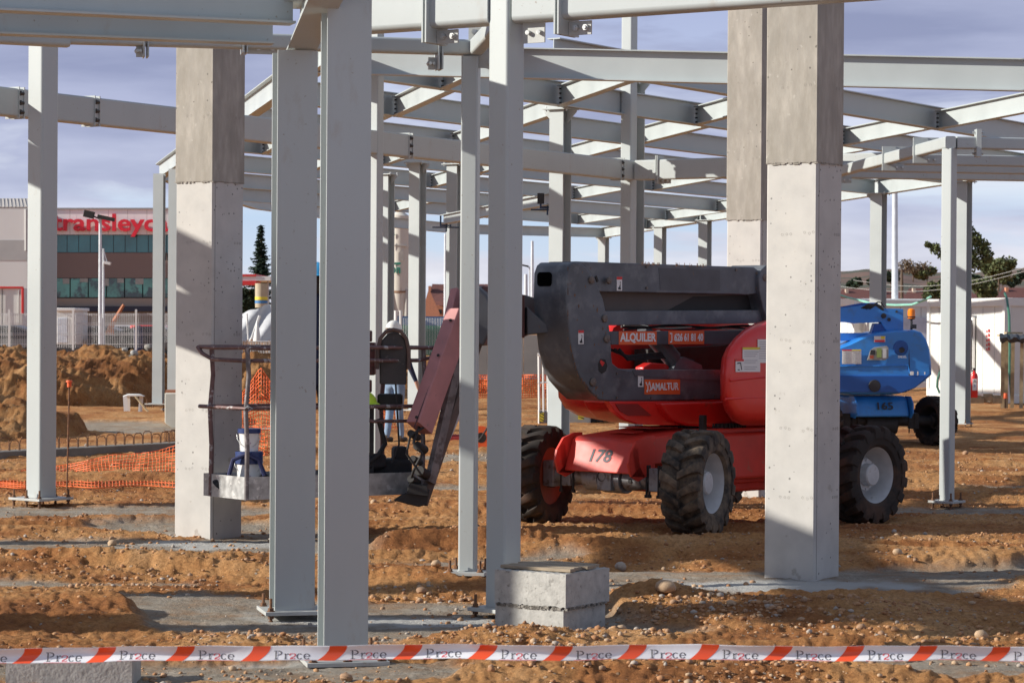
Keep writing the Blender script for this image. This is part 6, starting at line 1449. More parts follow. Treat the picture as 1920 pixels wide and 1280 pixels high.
# ------------------------------------------------------------------ nets, stake, rebar kerb
def net(name, label, P, nu, nv, r=.006, m=NET, grp='orange plastic nets', cat='net'):
    """P(a, b) -> point for a, b in 0..1; draws strands"""
    b = MB()
    for j in range(nv + 1):
        pts = [P(i / (nu * 1), j / nv) for i in range(nu + 1)]; b.tube(pts, r * 1.15, 4)
    for i in range(0, nu + 1):
        b.tube([P(i / nu, j / nv) for j in range(nv + 1)], r * .8, 4)
    o = b.build(name, m, None, smooth=0); tag(o, label, cat, grp, 'thing'); return o
def wob(a, b, s, k=1.): return (float(fbm(np.array([a * s + 3]), np.array([b * 3 + k]), 3, int(k))[0]) - .5)
def PL(a, b):                        # slack net lying on the ground, rising to the right behind the column
    u = -60 + 410 * a
    top = 893 - 60 * max(0, (a - .12)) ** 1.0 * 1.15 if a > .12 else 893
    v = top + (912 - top) * b + (8 * wob(a, b, 5, 5)) * (1 - .3 * b) + 2 * math.sin(a * 17 + b * 4)
    Y = 28.6 - 1.9 * b + .4 * wob(a, b, 9, 8)
    p = at(u + 10 * wob(a, b, 14, 2), v, Y); z = gz(p.x, p.y) + .015
    if p.z < .07: p = gp(u, v, .07)
    return p
net('orange_net', 'slack orange plastic safety net lying on the soil at the left', PL, 62, 11, .0045)
def P2n(a, b):
    u = 455 + 75 * a; pk = 1 - abs(a - .45) / .55; v = 740 - 52 * max(pk, 0) ** 1.3 + (800 - (740 - 52 * max(pk, 0) ** 1.3)) * b
    return at(u, v + 3 * wob(a, b, 7, 3), 40 + 1.2 * wob(a, b, 6, 4))
net('orange_net', 'orange plastic net standing in a peak behind the basket left half', P2n, 15, 14, .006)
net('orange_net', 'orange plastic net showing behind the lower part of the basket control box', lambda a, b: at(690 + 55 * a, 735 + 95 * b + 3 * wob(a, b, 6, 3), 39.5 + wob(a, b, 5, 7)), 11, 16, .006)
net('orange_net', 'orange plastic net fence before the grey wall, left of the red lift', lambda a, b: at(880 + 150 * a, 703 + 42 * b + 2 * wob(a, b, 5, 3), 47 + .5 * wob(a, b, 6, 7)), 36, 10, .007)
net('orange_net', 'orange plastic net hanging low between the left concrete column and the wide columns', lambda a, b: at(452 + 60 * a, 800 + 60 * b + 4 * wob(a, b, 6, 3), 33 + wob(a, b, 5, 7)), 11, 9, .005)
t = thing('rebar_stake', 'thin upright stake with an orange cap in front of the spoil heap', 'stake', gp(125, 925)); g_ = gp(125, 925); h_ = 1.75 - (715 - 594.6) / 350 * 0
top = at(130, 716, g_.y) - g_
b = MB(); b.cyl((0, 0, -.1), tuple(top), .008, n=8); b.build('rod', RUST, t, True); b = MB(); b.cyl(top - Vector((0, 0, .05)), top, .022, n=12); b.cyl(top, top + Vector((0, 0, .018)), .036, .026, n=12); b.build('cap', ORPL, t, True)
# footing edge with starter loops
fe0, fe1 = at(-40, 838, 31.0), at(350, 832, 34.0)
t = thing('strip_footing', 'dark concrete footing edge with a row of rebar loops behind the orange net', 'footing', (fe0.x, fe0.y, 0)); tag(t, kind='thing')
d_ = (Vector((fe1.x, fe1.y, 0)) - Vector((fe0.x, fe0.y, 0))); 
b = MB(); b.box(Vector((fe0.x, fe0.y, .04)) + d_ / 2, (d_.length, .3, .14), rz=math.atan2(d_.y, d_.x)); b.build('concrete_strip', mat('damp_concrete', (.20, .18, .155), .9, 0, .2, 5, .004, 40), t, bevel=.01)
nl = 22; f0 = None
for k in range(nl):
    p = Vector((fe0.x, fe0.y, .09)) + d_ * ((k + .5) / nl); dn = d_.normalized(); w_ = .075; hh = .16 + .02 * ((k * 7) % 3 - 1)
    b = MB(); b.tube([p - dn * w_, p - dn * w_ + Vector((0, 0, hh - .03)), p - dn * (w_ - .03) + Vector((0, 0, hh)), p + dn * (w_ - .03) + Vector((0, 0, hh)), p + dn * w_ + Vector((0, 0, hh - .03)), p + dn * w_], .007, 5); b.build('rebar_loop', RUST, t)
# little rebar cage and white barrier by the left concrete column
t = thing('rebar_cage', 'small rebar cage standing against the white barrier left of the concrete column', 'rebar cage', at(322, 838, 35.5)); b = MB()
for k in range(8):
    b.tube([at(309 + 3 * k, 832, 35.5), at(309 + 3 * k, 808, 35.5)], .006, 4)
b.tube([at(308, 808, 35.5), at(331, 807, 35.5)], .006, 4); b.tube([at(308, 826, 35.5), at(331, 826, 35.5)], .006, 4); b.build('bars', RUST, t)
t = thing('concrete_barrier', 'pale concrete barrier block left of the concrete column, brick on top', 'barrier', at(322, 770, 41)); b = MB()
pts = [(309, 737), (345, 737), (345, 806), (322, 802), (309, 792)]
A = [at(u, v, 41) for u, v in pts]; b.loft([A, [p + Vector((-.1, 1.2, 0)) for p in A]]); b.build('body', mat('pale_barrier', (.66, .64, .55), .85, 0, .08, 4), t, bevel=.01)
b = MB(); b.box(at(324, 734, 41.4), (.2, .3, .06)); b.build('brick_on_top', mat('clay_brick', (.38, .16, .09), .9), t)
# broken white stool
g_ = gp(252, 778)
t = thing('broken_stool', 'broken white plastic stool standing on soil before the long heap', 'stool', (0, 0, 0)); Yg = 46.8
b = MB()
for u0, u1, Y in ((236, 234, Yg), (262, 265, Yg + .1), (240, 240, Yg + .35)): b.loft([[at(u0 - 3.5, 776, Y), at(u0 + 4, 776, Y), at(u0 + 4, 776, Y + .06), at(u0 - 3.5, 776, Y + .06)], [at(u1 - 3.5, 743, Y), at(u1 + 4, 743, Y), at(u1 + 4, 743, Y + .06), at(u1 - 3.5, 743, Y + .06)]])
b.build('leg', WHITE2, t)
b = MB(); b.loft([[at(u, v, Yg) for u, v in ((240, 739), (262, 739), (272, 743), (230, 743))], [at(u, v, Yg + .4) for u, v in ((240, 738), (262, 738), (272, 742), (230, 742))]]); b.build('seat', WHITE2, t, bevel=.01)
b = MB(); b.tube([at(254, 743, Yg), at(278, 772, Yg - .1)], .02, 5); b.build('loose_batten', WOODY, t)

# ------------------------------------------------------------------ left background: building, fence, vehicles, lamps
BYY = 180.0
def A3(u, v): return at(u, v, BYY)
t = thing('office_building', 'low office building with red lettering on a white parapet and teal windows', 'building', (A3(210, 600).x, BYY, 0)); tag(t, kind='thing')
def slab(name, u0, v0, u1, v1, m, par, dy=0., th=8., bev=0.):
    b = MB(); a = [A3(u0, v0), A3(u1, v0), A3(u1, v1), A3(u0, v1)]; a = [p + Vector((0, dy, 0)) for p in a]; b.loft([a, [p + Vector((0, th, 0)) for p in a]]); return b.build(name, m, par, smooth=0, bevel=bev)
slab('parapet', 50, 392, 352, 440, mat('parapet_white', (.92, .90, .88), .6, 0, .03, .5), t, -.2, 8.2)
slab('parapet_cap', 49, 390, 353, 393, mat('cap_grey', (.35, .35, .35), .6), t, -.3, 8.4)
slab('brick_band', 50, 474, 350, 521, FACB, t); slab('backing_upper', 50, 440, 350, 474, FACB, t, .4)
slab('backing_lower', 50, 521, 350, 560, FACB, t, .4)
slab('plinth_band', 50, 559, 350, 574, FACB2, t, -.05); slab('canopy_band', 50, 574, 350, 584, mat('navy_fascia', (.03, .035, .06), .5), t, -.5); slab('ground_floor', 50, 584, 350, 660, FACB2, t, .2)
def wind(u0, u1, v0, v1, n, m, nm='window'):
    f = slab(nm, u0, v0, u1, v1, mat('window_frame_dark', (.03, .05, .055), .5), t, .05, .3)
    w_ = (u1 - u0) / n
    b = MB()
    for k in range(n): a = [A3(u0 + w_ * k + .6, v0 + 1), A3(u0 + w_ * (k + 1) - .6, v0 + 1), A3(u0 + w_ * (k + 1) - .6, v1 - 1), A3(u0 + w_ * k + .6, v1 - 1)]; b.loft([a, [p + Vector((0, .1, 0)) for p in a]])
    b.build('pane', m, f, smooth=0)
wind(104, 300, 440, 474, 9, GLASS, 'upper_window_band'); wind(303, 322, 440, 489, 2, GLASS, 'stair_window')
GREFL = mat('glass_painted_reflection', (.10, .36, .30), .15, 0, .5, .35, col2=(.03, .07, .08), c2scale=.8, c2lo=.48, c2hi=.56, spec=.8)  # green reflections painted into the pane colour as patches
for k in range(7): wind(98 + 34 * k, 131 + 34 * k, 521, 558, 1, GREFL, 'lower_window')
def fit_text(s, u0, u1, v, hpx, m, par, Y, th=.06, bold=.0, nm='lettering', wide=True):
    p0, p1 = at(u0, v, Y), at(u1, v, Y); want = p1.x - p0.x; size = hpx * Y / F
    cu = bpy.data.curves.new('t', 'FONT'); cu.body = s; cu.size = size; cu.offset = bold; ob = bpy.data.objects.new('t', cu); COL.objects.link(ob); bpy.context.view_layer.update(); w_ = ob.dimensions.x; bpy.data.objects.remove(ob)
    return text(s, size, (p0 + p1) / 2, (1, 0, 0), (0, 0, 1), m, par, nm, off=.0, thick=th, sx=want / w_, bold=bold)
fit_text('transleyca', 98, 317, 419, 45, mat('sign_red', (.80, .02, .045), .45), t, BYY - .35, .1, .035)
b = MB()
for k in range(8): a = [A3(60 + 36 * k, 393.5), A3(60.7 + 36 * k, 393.5), A3(60.7 + 36 * k, 439.5), A3(60 + 36 * k, 439.5)]; a = [p + Vector((0, -.26, 0)) for p in a]; b.add(a, [(0, 1, 2, 3)])
b.build('parapet_joints', mat('joint_line', (.45, .43, .41), .8), t, smooth=0)
for k, (u, v) in enumerate(((118, 526), (150, 523), (186, 530), (220, 524), (254, 527), (288, 523))): slab('blind', u, 522, u + 12 + 3 * (k % 3), v + 6, mat('blind_cream', (.42, .42, .38), .8), t, -.02, .03)
t2_ = thing('warehouse', 'pale warehouse with sloping ribbed roof at the left edge', 'building', (A3(10, 600).x, BYY - 3, 0)); tag(t2_, kind='thing')
BYY = 176.0
slab('wall', -150, 390, 51, 450, mat('ware_white', (.74, .74, .72), .6, 0, .04, .3), t2_); slab('grey_band', -150, 450, 51, 488, GREYC, t2_, -.03); slab('lower_wall', -150, 488, 51, 660, mat('ware_white2', (.74, .74, .72), .6, 0, .04, .3), t2_)
b = MB(); b.loft([[A3(-150, 391), A3(52, 391), A3(52, 388), A3(-150, 388)], [at(-150, 391, 195), at(52, 391, 195), at(52, 372, 195), at(-150, 372, 195)]]); rf = b.build('roof', mat('beige_roof', (.50, .46, .42), .7, 0, .05, 1), t2_, smooth=0)
b = MB()
for k in range(12): b.tube([at(-20 + 7 * k, 388.5, 176), at(-20 + 6.6 * k, 372.5, 194)], .05, 4)
b.build('roof_rib', mat('rib_grey', (.36, .34, .32), .7), rf)
b = MB(); b.tube([A3(49, 392), A3(49, 470)], .12, 6); b.build('downpipe', GREYC, t2_)
# lorry back
def bx(name, u0, v0, u1, v1, Y, th, m, par, bev=0.02):
    b = MB(); a = [at(u0, v0, Y), at(u1, v0, Y), at(u1, v1, Y), at(u0, v1, Y)]; b.loft([a, [p + Vector((0, th, 0)) for p in a]]); return b.build(name, m, par, smooth=30, bevel=bev)
t = thing('box_lorry', 'white box lorry with a red edge parked behind the fence at the left edge', 'lorry', at(10, 640, 120))
bx('cargo_box', -60, 540, 42, 612, 120, 7, WHITE, t); bx('red_trim', -60, 537, 43, 540.5, 119.9, .2, REDST, t); bx('red_trim', 40, 540, 44, 588, 119.9, .2, REDST, t); bx('door_gap', 3, 542, 4.5, 610, 119.93, .05, INK, t); bx('door_bar', 34, 544, 36, 608, 119.9, .08, GREYC, t)
for u in (-40, -20, 30):
    b = MB(); p = at(u, 622, 121); b.cyl(p, p + Vector((.3, 0, 0)), .45, n=18); b.build('wheel', DARK, t)
# fence
t = thing('mesh_fence', 'light grey welded mesh fence behind the heap at the left', 'fence', at(150, 640, 85)); tag(t, kind='thing'); Yf = 85
b = MB()
for k in range(-10, 120): b.tube([at(-40 + 3.3 * k, 588, Yf), at(-40 + 3.3 * k, 652, Yf)], .0065, 4)
for v in (588, 591, 606, 609, 625, 628, 645): b.tube([at(-80, v, Yf), at(360, v, Yf)], .008, 4)
b.build('mesh_panel', MESHW, t, smooth=0)
for u in (17, 137, 255, 372): b = MB(); b.box(at(u, 618, Yf - .05), (.06, .06, 1.35)); b.build('post', WHITE2, t)
# cars behind the fence
def car(label, u, Y, L_, m, rz=0., H=1.45, group='cars parked behind the fence'):
    p = at(u, 620, Y); t = thing('parked_car', label, 'car', (p.x, p.y, 0), rz, group); w = .85
    pf = [(-.5, .28), (-.5, .62), (-.46, .78), (-.26, .86), (-.16, 1.25), (.0, 1.42), (.18, 1.42), (.34, 1.2), (.44, .92), (.5, .86), (.5, .28)]
    b = MB(); b.prism([(a * L_, e * H / 1.45) for a, e in pf], lambda a, e, d: (a, d, e), -w, w); b.build('body', m, t, True, bevel=.06)
    b = MB(); b.prism([(-.245 * L_, .88), (-.15 * L_, 1.24), (.0, 1.37), (.17 * L_, 1.37), (.30 * L_, 1.17), (.38 * L_, .92)], lambda a, e, d: (a, d, e * H / 1.45), -w - .005, w + .005); b.build('windows', mat('car_glass', (.02, .025, .03), .1), t, True)
    for x in (-.31, .31):
        for s_ in (-1, 1): b = MB(); b.cyl((x * L_, s_ * (w - .2), .32), (x * L_, s_ * (w + .01), .32), .32, n=20); wl = b.build('wheel', BLACK, t, True); b = MB(); b.cyl((x * L_, s_ * (w), .32), (x * L_, s_ * (w + .02), .32), .2, n=14); b.build('rim', RIM, wl, True)
    return t
car('dark grey car behind the mesh fence, right of the white cabin', 168, 100, 4.3, mat('car_grey', (.06, .06, .065), .35)); car('black car behind the fence below the red van', 265, 100, 4.3, mat('car_black', (.02, .02, .022), .3))
car('grey car at the left edge behind the mesh fence', 0, 100, 4.2, mat('car_mid', (.14, .145, .15), .35)); car('silver car behind the fence left of the lamp post', 215, 112, 4.2, mat('car_silver', (.42, .43, .45), .3))
t = thing('red_van', 'red van with a white panel behind the fence, left of the thin columns', 'van', at(275, 640, 108)); bx('body', 243, 609, 303, 640, 108, 2, RED, t, .08); bx('white_panel', 250, 617, 285, 624, 107.9, .15, PAPER, t); bx('windows', 290, 612, 301, 622, 107.93, .1, INK, t)
for u in (254, 292): b = MB(); p = at(u, 640, 107.95); b.cyl(p, p + Vector((0, .25, 0)), .35, n=18); b.build('wheel', BLACK, t)
t = thing('site_cabin', 'small white cabin behind the mesh fence by the leftmost column', 'cabin', at(122, 640, 95), 0, 'white site cabins'); bx('walls', 104, 582, 139, 645, 95, 3, WHITE, t); bx('roof_edge', 103, 577, 141, 583, 94.9, 3.2, WHITE2, t); bx('door', 108, 596, 126, 643, 94.95, .1, mat('cabin_blue_white', (.5, .54, .62), .5), t)
def lamp(label, u, vt, vb, Y, r=.07, heads=(), m=POLEW):
    t = thing('street_lamp', label, 'lamp post', at(u, vb, Y), 0, 'lamp posts'); b = MB(); b.cyl(at(u, vb, Y), at(u, vt, Y), r, r * .7, n=12); b.build('pole', m, t)
    for (a, v, w_, h_) in heads:
        b = MB(); b.tube([at(u, vt + 2, Y), at(a, v, Y)], r * .4, 6); b.box(at(a, v, Y), (w_, .3, h_), M=Matrix.Rotation(R(12), 3, 'Y')); b.build('lamp_head', DARK if w_ > .3 else WHITE2, t)
    return t
lamp('lamp post with two dark floodlights before the red lettering', 188, 409, 645, 92, .075, ((167, 402, .35, .25), (199, 409, .6, .14)))
lamp('thin post with one small white lamp head beside the floodlight post', 194, 466, 645, 96, .05, ((201, 493, .25, .1),))
lamp('white lighting mast rising behind the blue boom lift', 1678, 216, 560, 78, .10)
lamp('thin grey post seen right of the pale hanging beam', 835, 438, 600, 90, .06)
lamp('slim pale post above the red boom head, left one', 986, 514, 600, 100, .09)
lamp('slim pale post above the red boom head, right one', 998, 452, 600, 95, .07)
lamp('thin street lamp with arm above the lift boom head', 993, 500, 600, 130, .05, ((984, 498, .4, .08),))
b = MB(); pb_ = at(260, 640, 93); b.lathe([(.16, 0), (.16, 1.6), (.1, 1.75), (0, 1.78)], (pb_.x, pb_.y, -.3), n=14); o = b.build('bollard_post', mat('navy_post', (.02, .025, .07), .5), None); tag(o, 'dark navy bollard post behind the fence right of the lamp posts', 'post')
t = thing('excavator_arm', 'small orange digger arm raised behind the mesh fence', 'digger', at(205, 640, 97)); b = MB(); b.tube([at(200, 636, 97), at(208, 612, 97), at(232, 571, 97)], .09, 6, [.14, .12, .06]); b.build('boom', mat('rust_orange', (.45, .16, .07), .7), t); b = MB(); b.tube([at(208, 612, 97), at(215, 640, 97)], .07, 6); b.build('stick', mat('rust_orange', (.45, .16, .07), .7), t)
b = MB(); b.box(at(200, 640, 97.4), (1.1, 1.2, .5)); b.build('undercarriage', DARK, t)

# ------------------------------------------------------------------ middle background
t = thing('tarpaulin', 'pale grey tarpaulin draped over a tall frame behind the basket', 'tarpaulin', at(482, 660, 60))
b = MB(); rings = []
for k in range(22):
    f = k / 21; u = 445 + 90 * f; tv = 590 - 20 * min(1, f * 1.5) + 1.5 * math.sin(k * .9); rings.append([at(u, tv + (668 - tv) * j / 11, 60 + .12 * math.sin(j * .9 + k * .5) - .9 * j / 11) for j in range(12)] + [at(u, tv + (668 - tv) * j / 11, 61.5) for j in range(11, -1, -1)])
b.loft(rings); b.build('sheet', TARP, t, smooth=60)
b = MB(); b.tube([at(465, 655, 58.8), at(487, 592, 59)], .035, 5); b.tube([at(466, 650, 58.9), at(463, 588, 59)], .02, 5); b.build('prop', PAPER, t)
t = thing('tapered_cone', 'white cone shaped bag standing at the foot of the tarpaulin', 'bag', at(482, 655, 57)); b = MB(); b.lathe([(0, .0), (.12, 0), (.09, .3), (.02, .7), (0, .75)], (0, 0, -.1), n=12); b.build('sack', PAPER, t, True)
t = thing('mesh_fence', 'white wire fence low behind the basket, left of the wide columns', 'fence', at(480, 660, 56)); tag(t, kind='thing'); b = MB()
for k in range(24): b.tube([at(452 + 3 * k, 640, 56), at(452 + 3 * k, 662, 56)], .008, 4)
b.tube([at(450, 640, 56), at(530, 640, 56)], .01, 4); b.build('mesh_panel', MESHW, t, smooth=0)
b = MB(); b.box(at(452, 650, 56), (.05, .05, .35)); b.build('post', WHITE2, t)
def slabY(nm, pts, Y, th, m, par, bev=.0): b = MB(); a = [at(u, v, Y) for u, v in pts]; b.loft([a, [p + Vector((0, th, 0)) for p in a]]); return b.build(nm, m, par, smooth=30, bevel=bev)
t = thing('filling_station_roof', 'red and white canopy roof beside the spruce tree', 'canopy', at(480, 600, 110)); slabY('fascia', [(430, 518), (507, 518), (507, 526), (430, 526)], 110, 6, PAPER, t); slabY('red_stripe', [(430, 514), (480, 514), (480, 518), (430, 518)], 109.95, 6, REDST, t); slabY('red_valance', [(430, 526), (480, 526), (480, 534), (430, 534)], 109.95, 2, REDST, t)
for u in (440, 500): slabY('post', [(u, 526), (u + 3, 526), (u + 3, 610), (u, 610)], 111, .3, GREYC, t)
t = thing('painted_drum', 'beige drum with a yellow and blue stripe behind the tarpaulin', 'drum', at(490, 575, 90)); c_ = at(490, 566, 90); b = MB(); b.lathe([(0, 0), (.22, 0), (.22, .85), (0, .85)], (c_.x, c_.y, c_.z - .2), n=18); b.build('drum_body', mat('beige_drum', (.45, .38, .27), .7), t)
b = MB(); b.lathe([(.225, .15), (.225, .25)], (c_.x, c_.y, c_.z - .2), n=18); b.build('blue_stripe', mat('drum_blue', (.05, .2, .45), .6), t); b = MB(); b.lathe([(.226, .27), (.226, .38)], (c_.x, c_.y, c_.z - .2), n=18); b.build('yellow_stripe', HAZY, t)
# silo
Ys = 115; c_ = at(749, 600, Ys); pr_ = 17.5 * Ys / F
t = thing('cement_silo', 'rusty cream cement silo with green print seen between two grey columns', 'silo', (c_.x, c_.y, 0)); zt_, zb_ = at(749, 405, Ys).z, at(749, 546, Ys).z
b = MB(); b.lathe([(0, zt_ + .3), (pr_, zt_), (pr_, zb_), (.3, zb_ - 1.1), (0, zb_ - 1.1)], (0, 0, 0), n=36); si = b.build('shell', SILO, t, True)
b = MB(); b.lathe([(pr_ + .03, zb_ + .02), (pr_ + .03, zb_ - .06)], (0, 0, 0), n=36); b.build('ring', mat('rust_ring', (.3, .17, .1), .8), t, True)
for a in (40, 140, 220, 320): b = MB(); b.cyl((math.cos(R(a)) * pr_, math.sin(R(a)) * pr_, -.5), (math.cos(R(a)) * pr_, math.sin(R(a)) * pr_, zb_ + .1), .09, n=8); b.build('leg', mat('silo_leg', (.5, .48, .44), .7), t, True)
Yp = Ys - pr_ - .02
for u0, v0, u1, v1 in ((733, 492, 751, 496),): slabY('green_bar', [(u0, v0), (u1, v0), (u1, v1), (u0, v1)], Yp, .03, GREENP, si)
fit_text('on', 733, 751, 505, 22, GREENP, si, Yp, .02, .02)
slabY('green_arrow', [(733, 436), (737, 436), (741, 440), (737, 444), (733, 444)], Yp, .03, GREENP, si); slabY('red_mark', [(731, 455), (735, 453), (736, 461), (731, 465)], Yp, .03, mat('faded_red', (.45, .12, .08), .7), si)
slabY('hatch', [(747, 489), (747, 474), (752, 468), (757, 474), (757, 489)], Yp, .05, mat('hatch_grey', (.38, .35, .32), .7), si); slabY('ledge', [(740, 459), (764, 460), (764, 462), (740, 461)], Yp, .1, mat('hatch_grey', (.38, .35, .32), .7), si)
# houses
def house(label, u0, u1, vb, vw, vr, Y, wall, gable_left=False, chim=None):
    t = thing('house', label, 'house', at((u0 + u1) / 2, 600, Y)); tag(t, kind='thing'); D = 7
    slabY('wall', [(u0, vw), (u1, vw), (u1, vb), (u0, vb)], Y, D, wall, t)
    um = u0 + (u1 - u0) * (.18 if gable_left else .5)
    b = MB()
    if gable_left: A = [at(u0 + 2, vw, Y + .3), at(um, vr, Y + D / 2), at(u1 - 4, vr + 1, Y + D / 2), at(u1 + 3, vw + 2, Y - .5)]; b.loft([A, [p + Vector((0, .3, .25)) for p in A]])
    else: A = [at(u0 - 3, vw + 1, Y - .5), at(u0 + (u1 - u0) * .12, vr, Y + D / 2), at(u1 - (u1 - u0) * .12, vr, Y + D / 2), at(u1 + 3, vw + 1, Y - .5)]; b.loft([A, [p + Vector((0, .3, .2)) for p in A]])
    rf = b.build('roof', ROOFR, t, smooth=0)
    if gable_left: slabY('gable', [(u0 - 6, vb), (u0 - 6, vw + 4), (u0 + 4, vr + 1), (um + 14, vw + 14), (um + 14, vb)], Y - .6, .4, wall, t)
    if chim: slabY('chimney', [(chim, vr - 4), (chim + 5, vr - 4), (chim + 5, vr + 6), (chim, vr + 6)], Y + 2, .8, wall, rf)
    for k in range(2):
        f = slabY('window', [(u0 + (u1 - u0) * (.4 + .3 * k), vw + 8), (u0 + (u1 - u0) * (.4 + .3 * k) + 6, vw + 8), (u0 + (u1 - u0) * (.4 + .3 * k) + 6, vw + 16), (u0 + (u1 - u0) * (.4 + .3 * k), vw + 16)], Y - .05, .2, INK, t)
    return t
house('orange brick house with dark red roof seen right of the silo', 800, 856, 604, 572, 540, 150, BRICKO, True, 803)
house('small orange brick house with awning between silo and grey column', 752, 790, 604, 566, 555, 160, BRICKO)
house('house with brown roof glimpsed behind the red jib knuckle', 888, 930, 604, 555, 538, 170, BRICKO)
for k, (u0, u1, vw, vr) in enumerate(((1572, 1640, 562, 546), (1642, 1700, 563, 549), (1698, 1760, 562, 544), (1762, 1830, 562, 549), (1826, 1880, 559, 549), (1872, 1960, 559, 543))):
    house(('dark red roofed house right of the nearest concrete column', 'dark red roofed house left of the white mast foot', 'wide dark red roofed house right of the white mast', 'dark red roofed house behind the corner post', 'dark red roofed house right of the corner post', 'dark red roofed house at the right edge')[k], u0, u1, 600, vw, vr, 240 + 8 * k, BRICKO if k % 2 else mat('cream_wall', (.5, .4, .32), .9), False, u0 + 14)
# green screen fence
t = thing('screen_fence', 'white mesh fence with green screen and blue top behind the worker', 'fence', at(800, 640, 72)); tag(t, kind='thing')
slabY('green_screen', [(700, 608), (905, 612), (905, 668), (700, 664)], 72, .04, GREENN, t); slabY('blue_band', [(700, 592), (905, 594), (905, 612), (700, 608)], 72, .04, mat('blue_screen', (.05, .12, .26), .8), t)
b = MB()
for k in range(70): b.tube([at(700 + 3 * k, 596, 71.9), at(700 + 3 * k, 664, 71.9)], .006, 4)
b.build('mesh_panel', MESHW, t, smooth=0)
for u in (742, 751, 850): b = MB(); b.cyl(at(u, 664, 71.8), at(u, 582, 71.8), .05, n=8); b.build('post', PAPER, t)
# soil bank closing the view behind
heap('spoil_heap', 'low bank of soil running along the back of the site in the middle', 640, 1180, 60, 72, [(700, 66, 4, 4, .6, .8), (800, 66, 4, 4, .7, .8), (900, 66, 4, 4, .75, .8), (1000, 66, 4, 4, .8, .8), (1100, 66, 4, 4, .5, .8)], 23, n=(120, 60))
t = thing('concrete_panel_wall', 'grey precast panel wall behind the orange net, left of the red lift', 'wall', at(960, 700, 50)); tag(t, kind='thing')
for k in range(5): slabY('panel', [(880 + 34 * k, 628), (913.4 + 34 * k, 628), (913.4 + 34 * k, 712), (880 + 34 * k, 712)], 50, .2, mat('grey_panel', (.27, .26, .25), .9, 0, .15, 1.5), t)
# small things behind
t = thing('cable_reel', 'bright red orange cable reel on the soil between two slender columns', 'cable reel', gp(902, 842)); g_ = gp(902, 842)
b = MB(); c_ = g_ + Vector((0, 0, .16)); b.lathe([(.06, -.06), (.155, -.06), (.155, -.045), (.07, -.045), (.07, .045), (.155, .045), (.155, .06), (.06, .06)], c_, 'Y', 24); b.build('drum', ORPL, t); b = MB(); b.lathe([(.0, -.062), (.07, -.062), (.07, .06)], c_, 'Y', 16); b.tube([c_ + Vector((-.15, -.09, -.16)), c_ + Vector((0, -.09, .0)), c_ + Vector((.1, -.09, .16)), c_ + Vector((.1, .09, .16))], .012); b.build('stand', DARK, t)
t = thing('red_cable_drum', 'flat red object lying on the soil beside the slender column', 'drum', gp(850, 828)); g_ = gp(848, 828); b = MB(); b.box((0, 0, .04), (.4, .25, .08)); b.box((0, 0, .09), (.34, .2, .03)); b.build('case', mat('dark_red_case', (.3, .03, .03), .6), t, True, bevel=.01)
t = thing('outrigger_frame', 'white posts on a grey base with hazard stripes, behind the red wheel', 'equipment', gp(1018, 800)); Yw = 42
for u in (1011, 1019, 1027): b = MB(); b.tube([at(u, 772, Yw), at(u - 1, 662 + 2 * (u % 3), Yw)], .022, 6); b.build('post', PAPER, t)
b = MB(); b.tube([at(1008, 718, Yw), at(1030, 716, Yw)], .02, 6); b.tube([at(1008, 664, Yw), at(1020, 670, Yw)], .03, 6); b.build('cross_tube', PAPER, t)
bx('base_block', 1010, 770, 1034, 800, Yw, .4, mat('grey_block', (.30, .30, .30), .7), t); bx('corner_guard', 1009, 768, 1012, 798, Yw - .03, .3, PAPER, t)
def hazard(u, v, w_, h_, Y, par):
    bx('hazard_panel', u, v, u + w_, v + h_, Y, .02, HAZY, par, 0)
    b = MB()
    for k in range(3): a = [at(u, v + h_ * (.05 + .33 * k), Y - .01), at(u, v + h_ * (.0 + .33 * k), Y - .01), at(u + w_, v + h_ * (.16 + .33 * k), Y - .01), at(u + w_, v + h_ * (.33 + .33 * k if k < 2 else 1), Y - .01)]; b.add(a, [(0, 1, 2, 3)])
    b.build('hazard_stripe', INK, par, smooth=0)
hazard(1013, 774, 7, 16, Yw - .04, t)
t = thing('machine_outrigger', 'grey machine foot with hazard panel below the red lift boom head', 'equipment', at(1090, 795, 43)); bx('grey_body', 1062, 768, 1108, 796, 43, .6, mat('grey_block', (.30, .30, .30), .7), t); bx('upper_block', 1076, 757, 1097, 770, 43.1, .4, mat('pale_block', (.45, .45, .44), .7), t); hazard(1084, 769, 11, 17, 42.95, t)
b = MB(); b.tube([at(1072, 768, 43), at(1072, 745, 43)], .02, 6); b.tube([at(1090, 758, 43), at(1090, 735, 43)], .03, 6); b.build('rods', GREYC, t)
t = thing('dark_tracks', 'two dark perforated steel plates standing below the boom, left of the red chassis', 'steel plates', at(1130, 795, 43)); 
for u0, u1 in ((1107, 1128), (1134, 1154)): b = MB(); a = [at(u, v, 43.2) for u, v in ((u0, 740), (u1, 740), (u1 + 3, 790), (u1 - 4, 796), (u1 - 9, 788), (u0 + 8, 796), (u0, 792))]; b.loft([a, [p + Vector((0, .3, 0)) for p in a]]); b.build('plate', DARK, t, smooth=0)
heap('old_footing', 'pale crushed stone pile just left of the rear red wheel', 955, 1010, 25, 27.5, [(990, 26.2, .55, .9, .36, .8)], 31, grp='crushed stone', n=(60, 60), rough=.1, m=mat('crushed_stone', (.45, .42, .36), .95, 0, .4, 12, .02, 20))

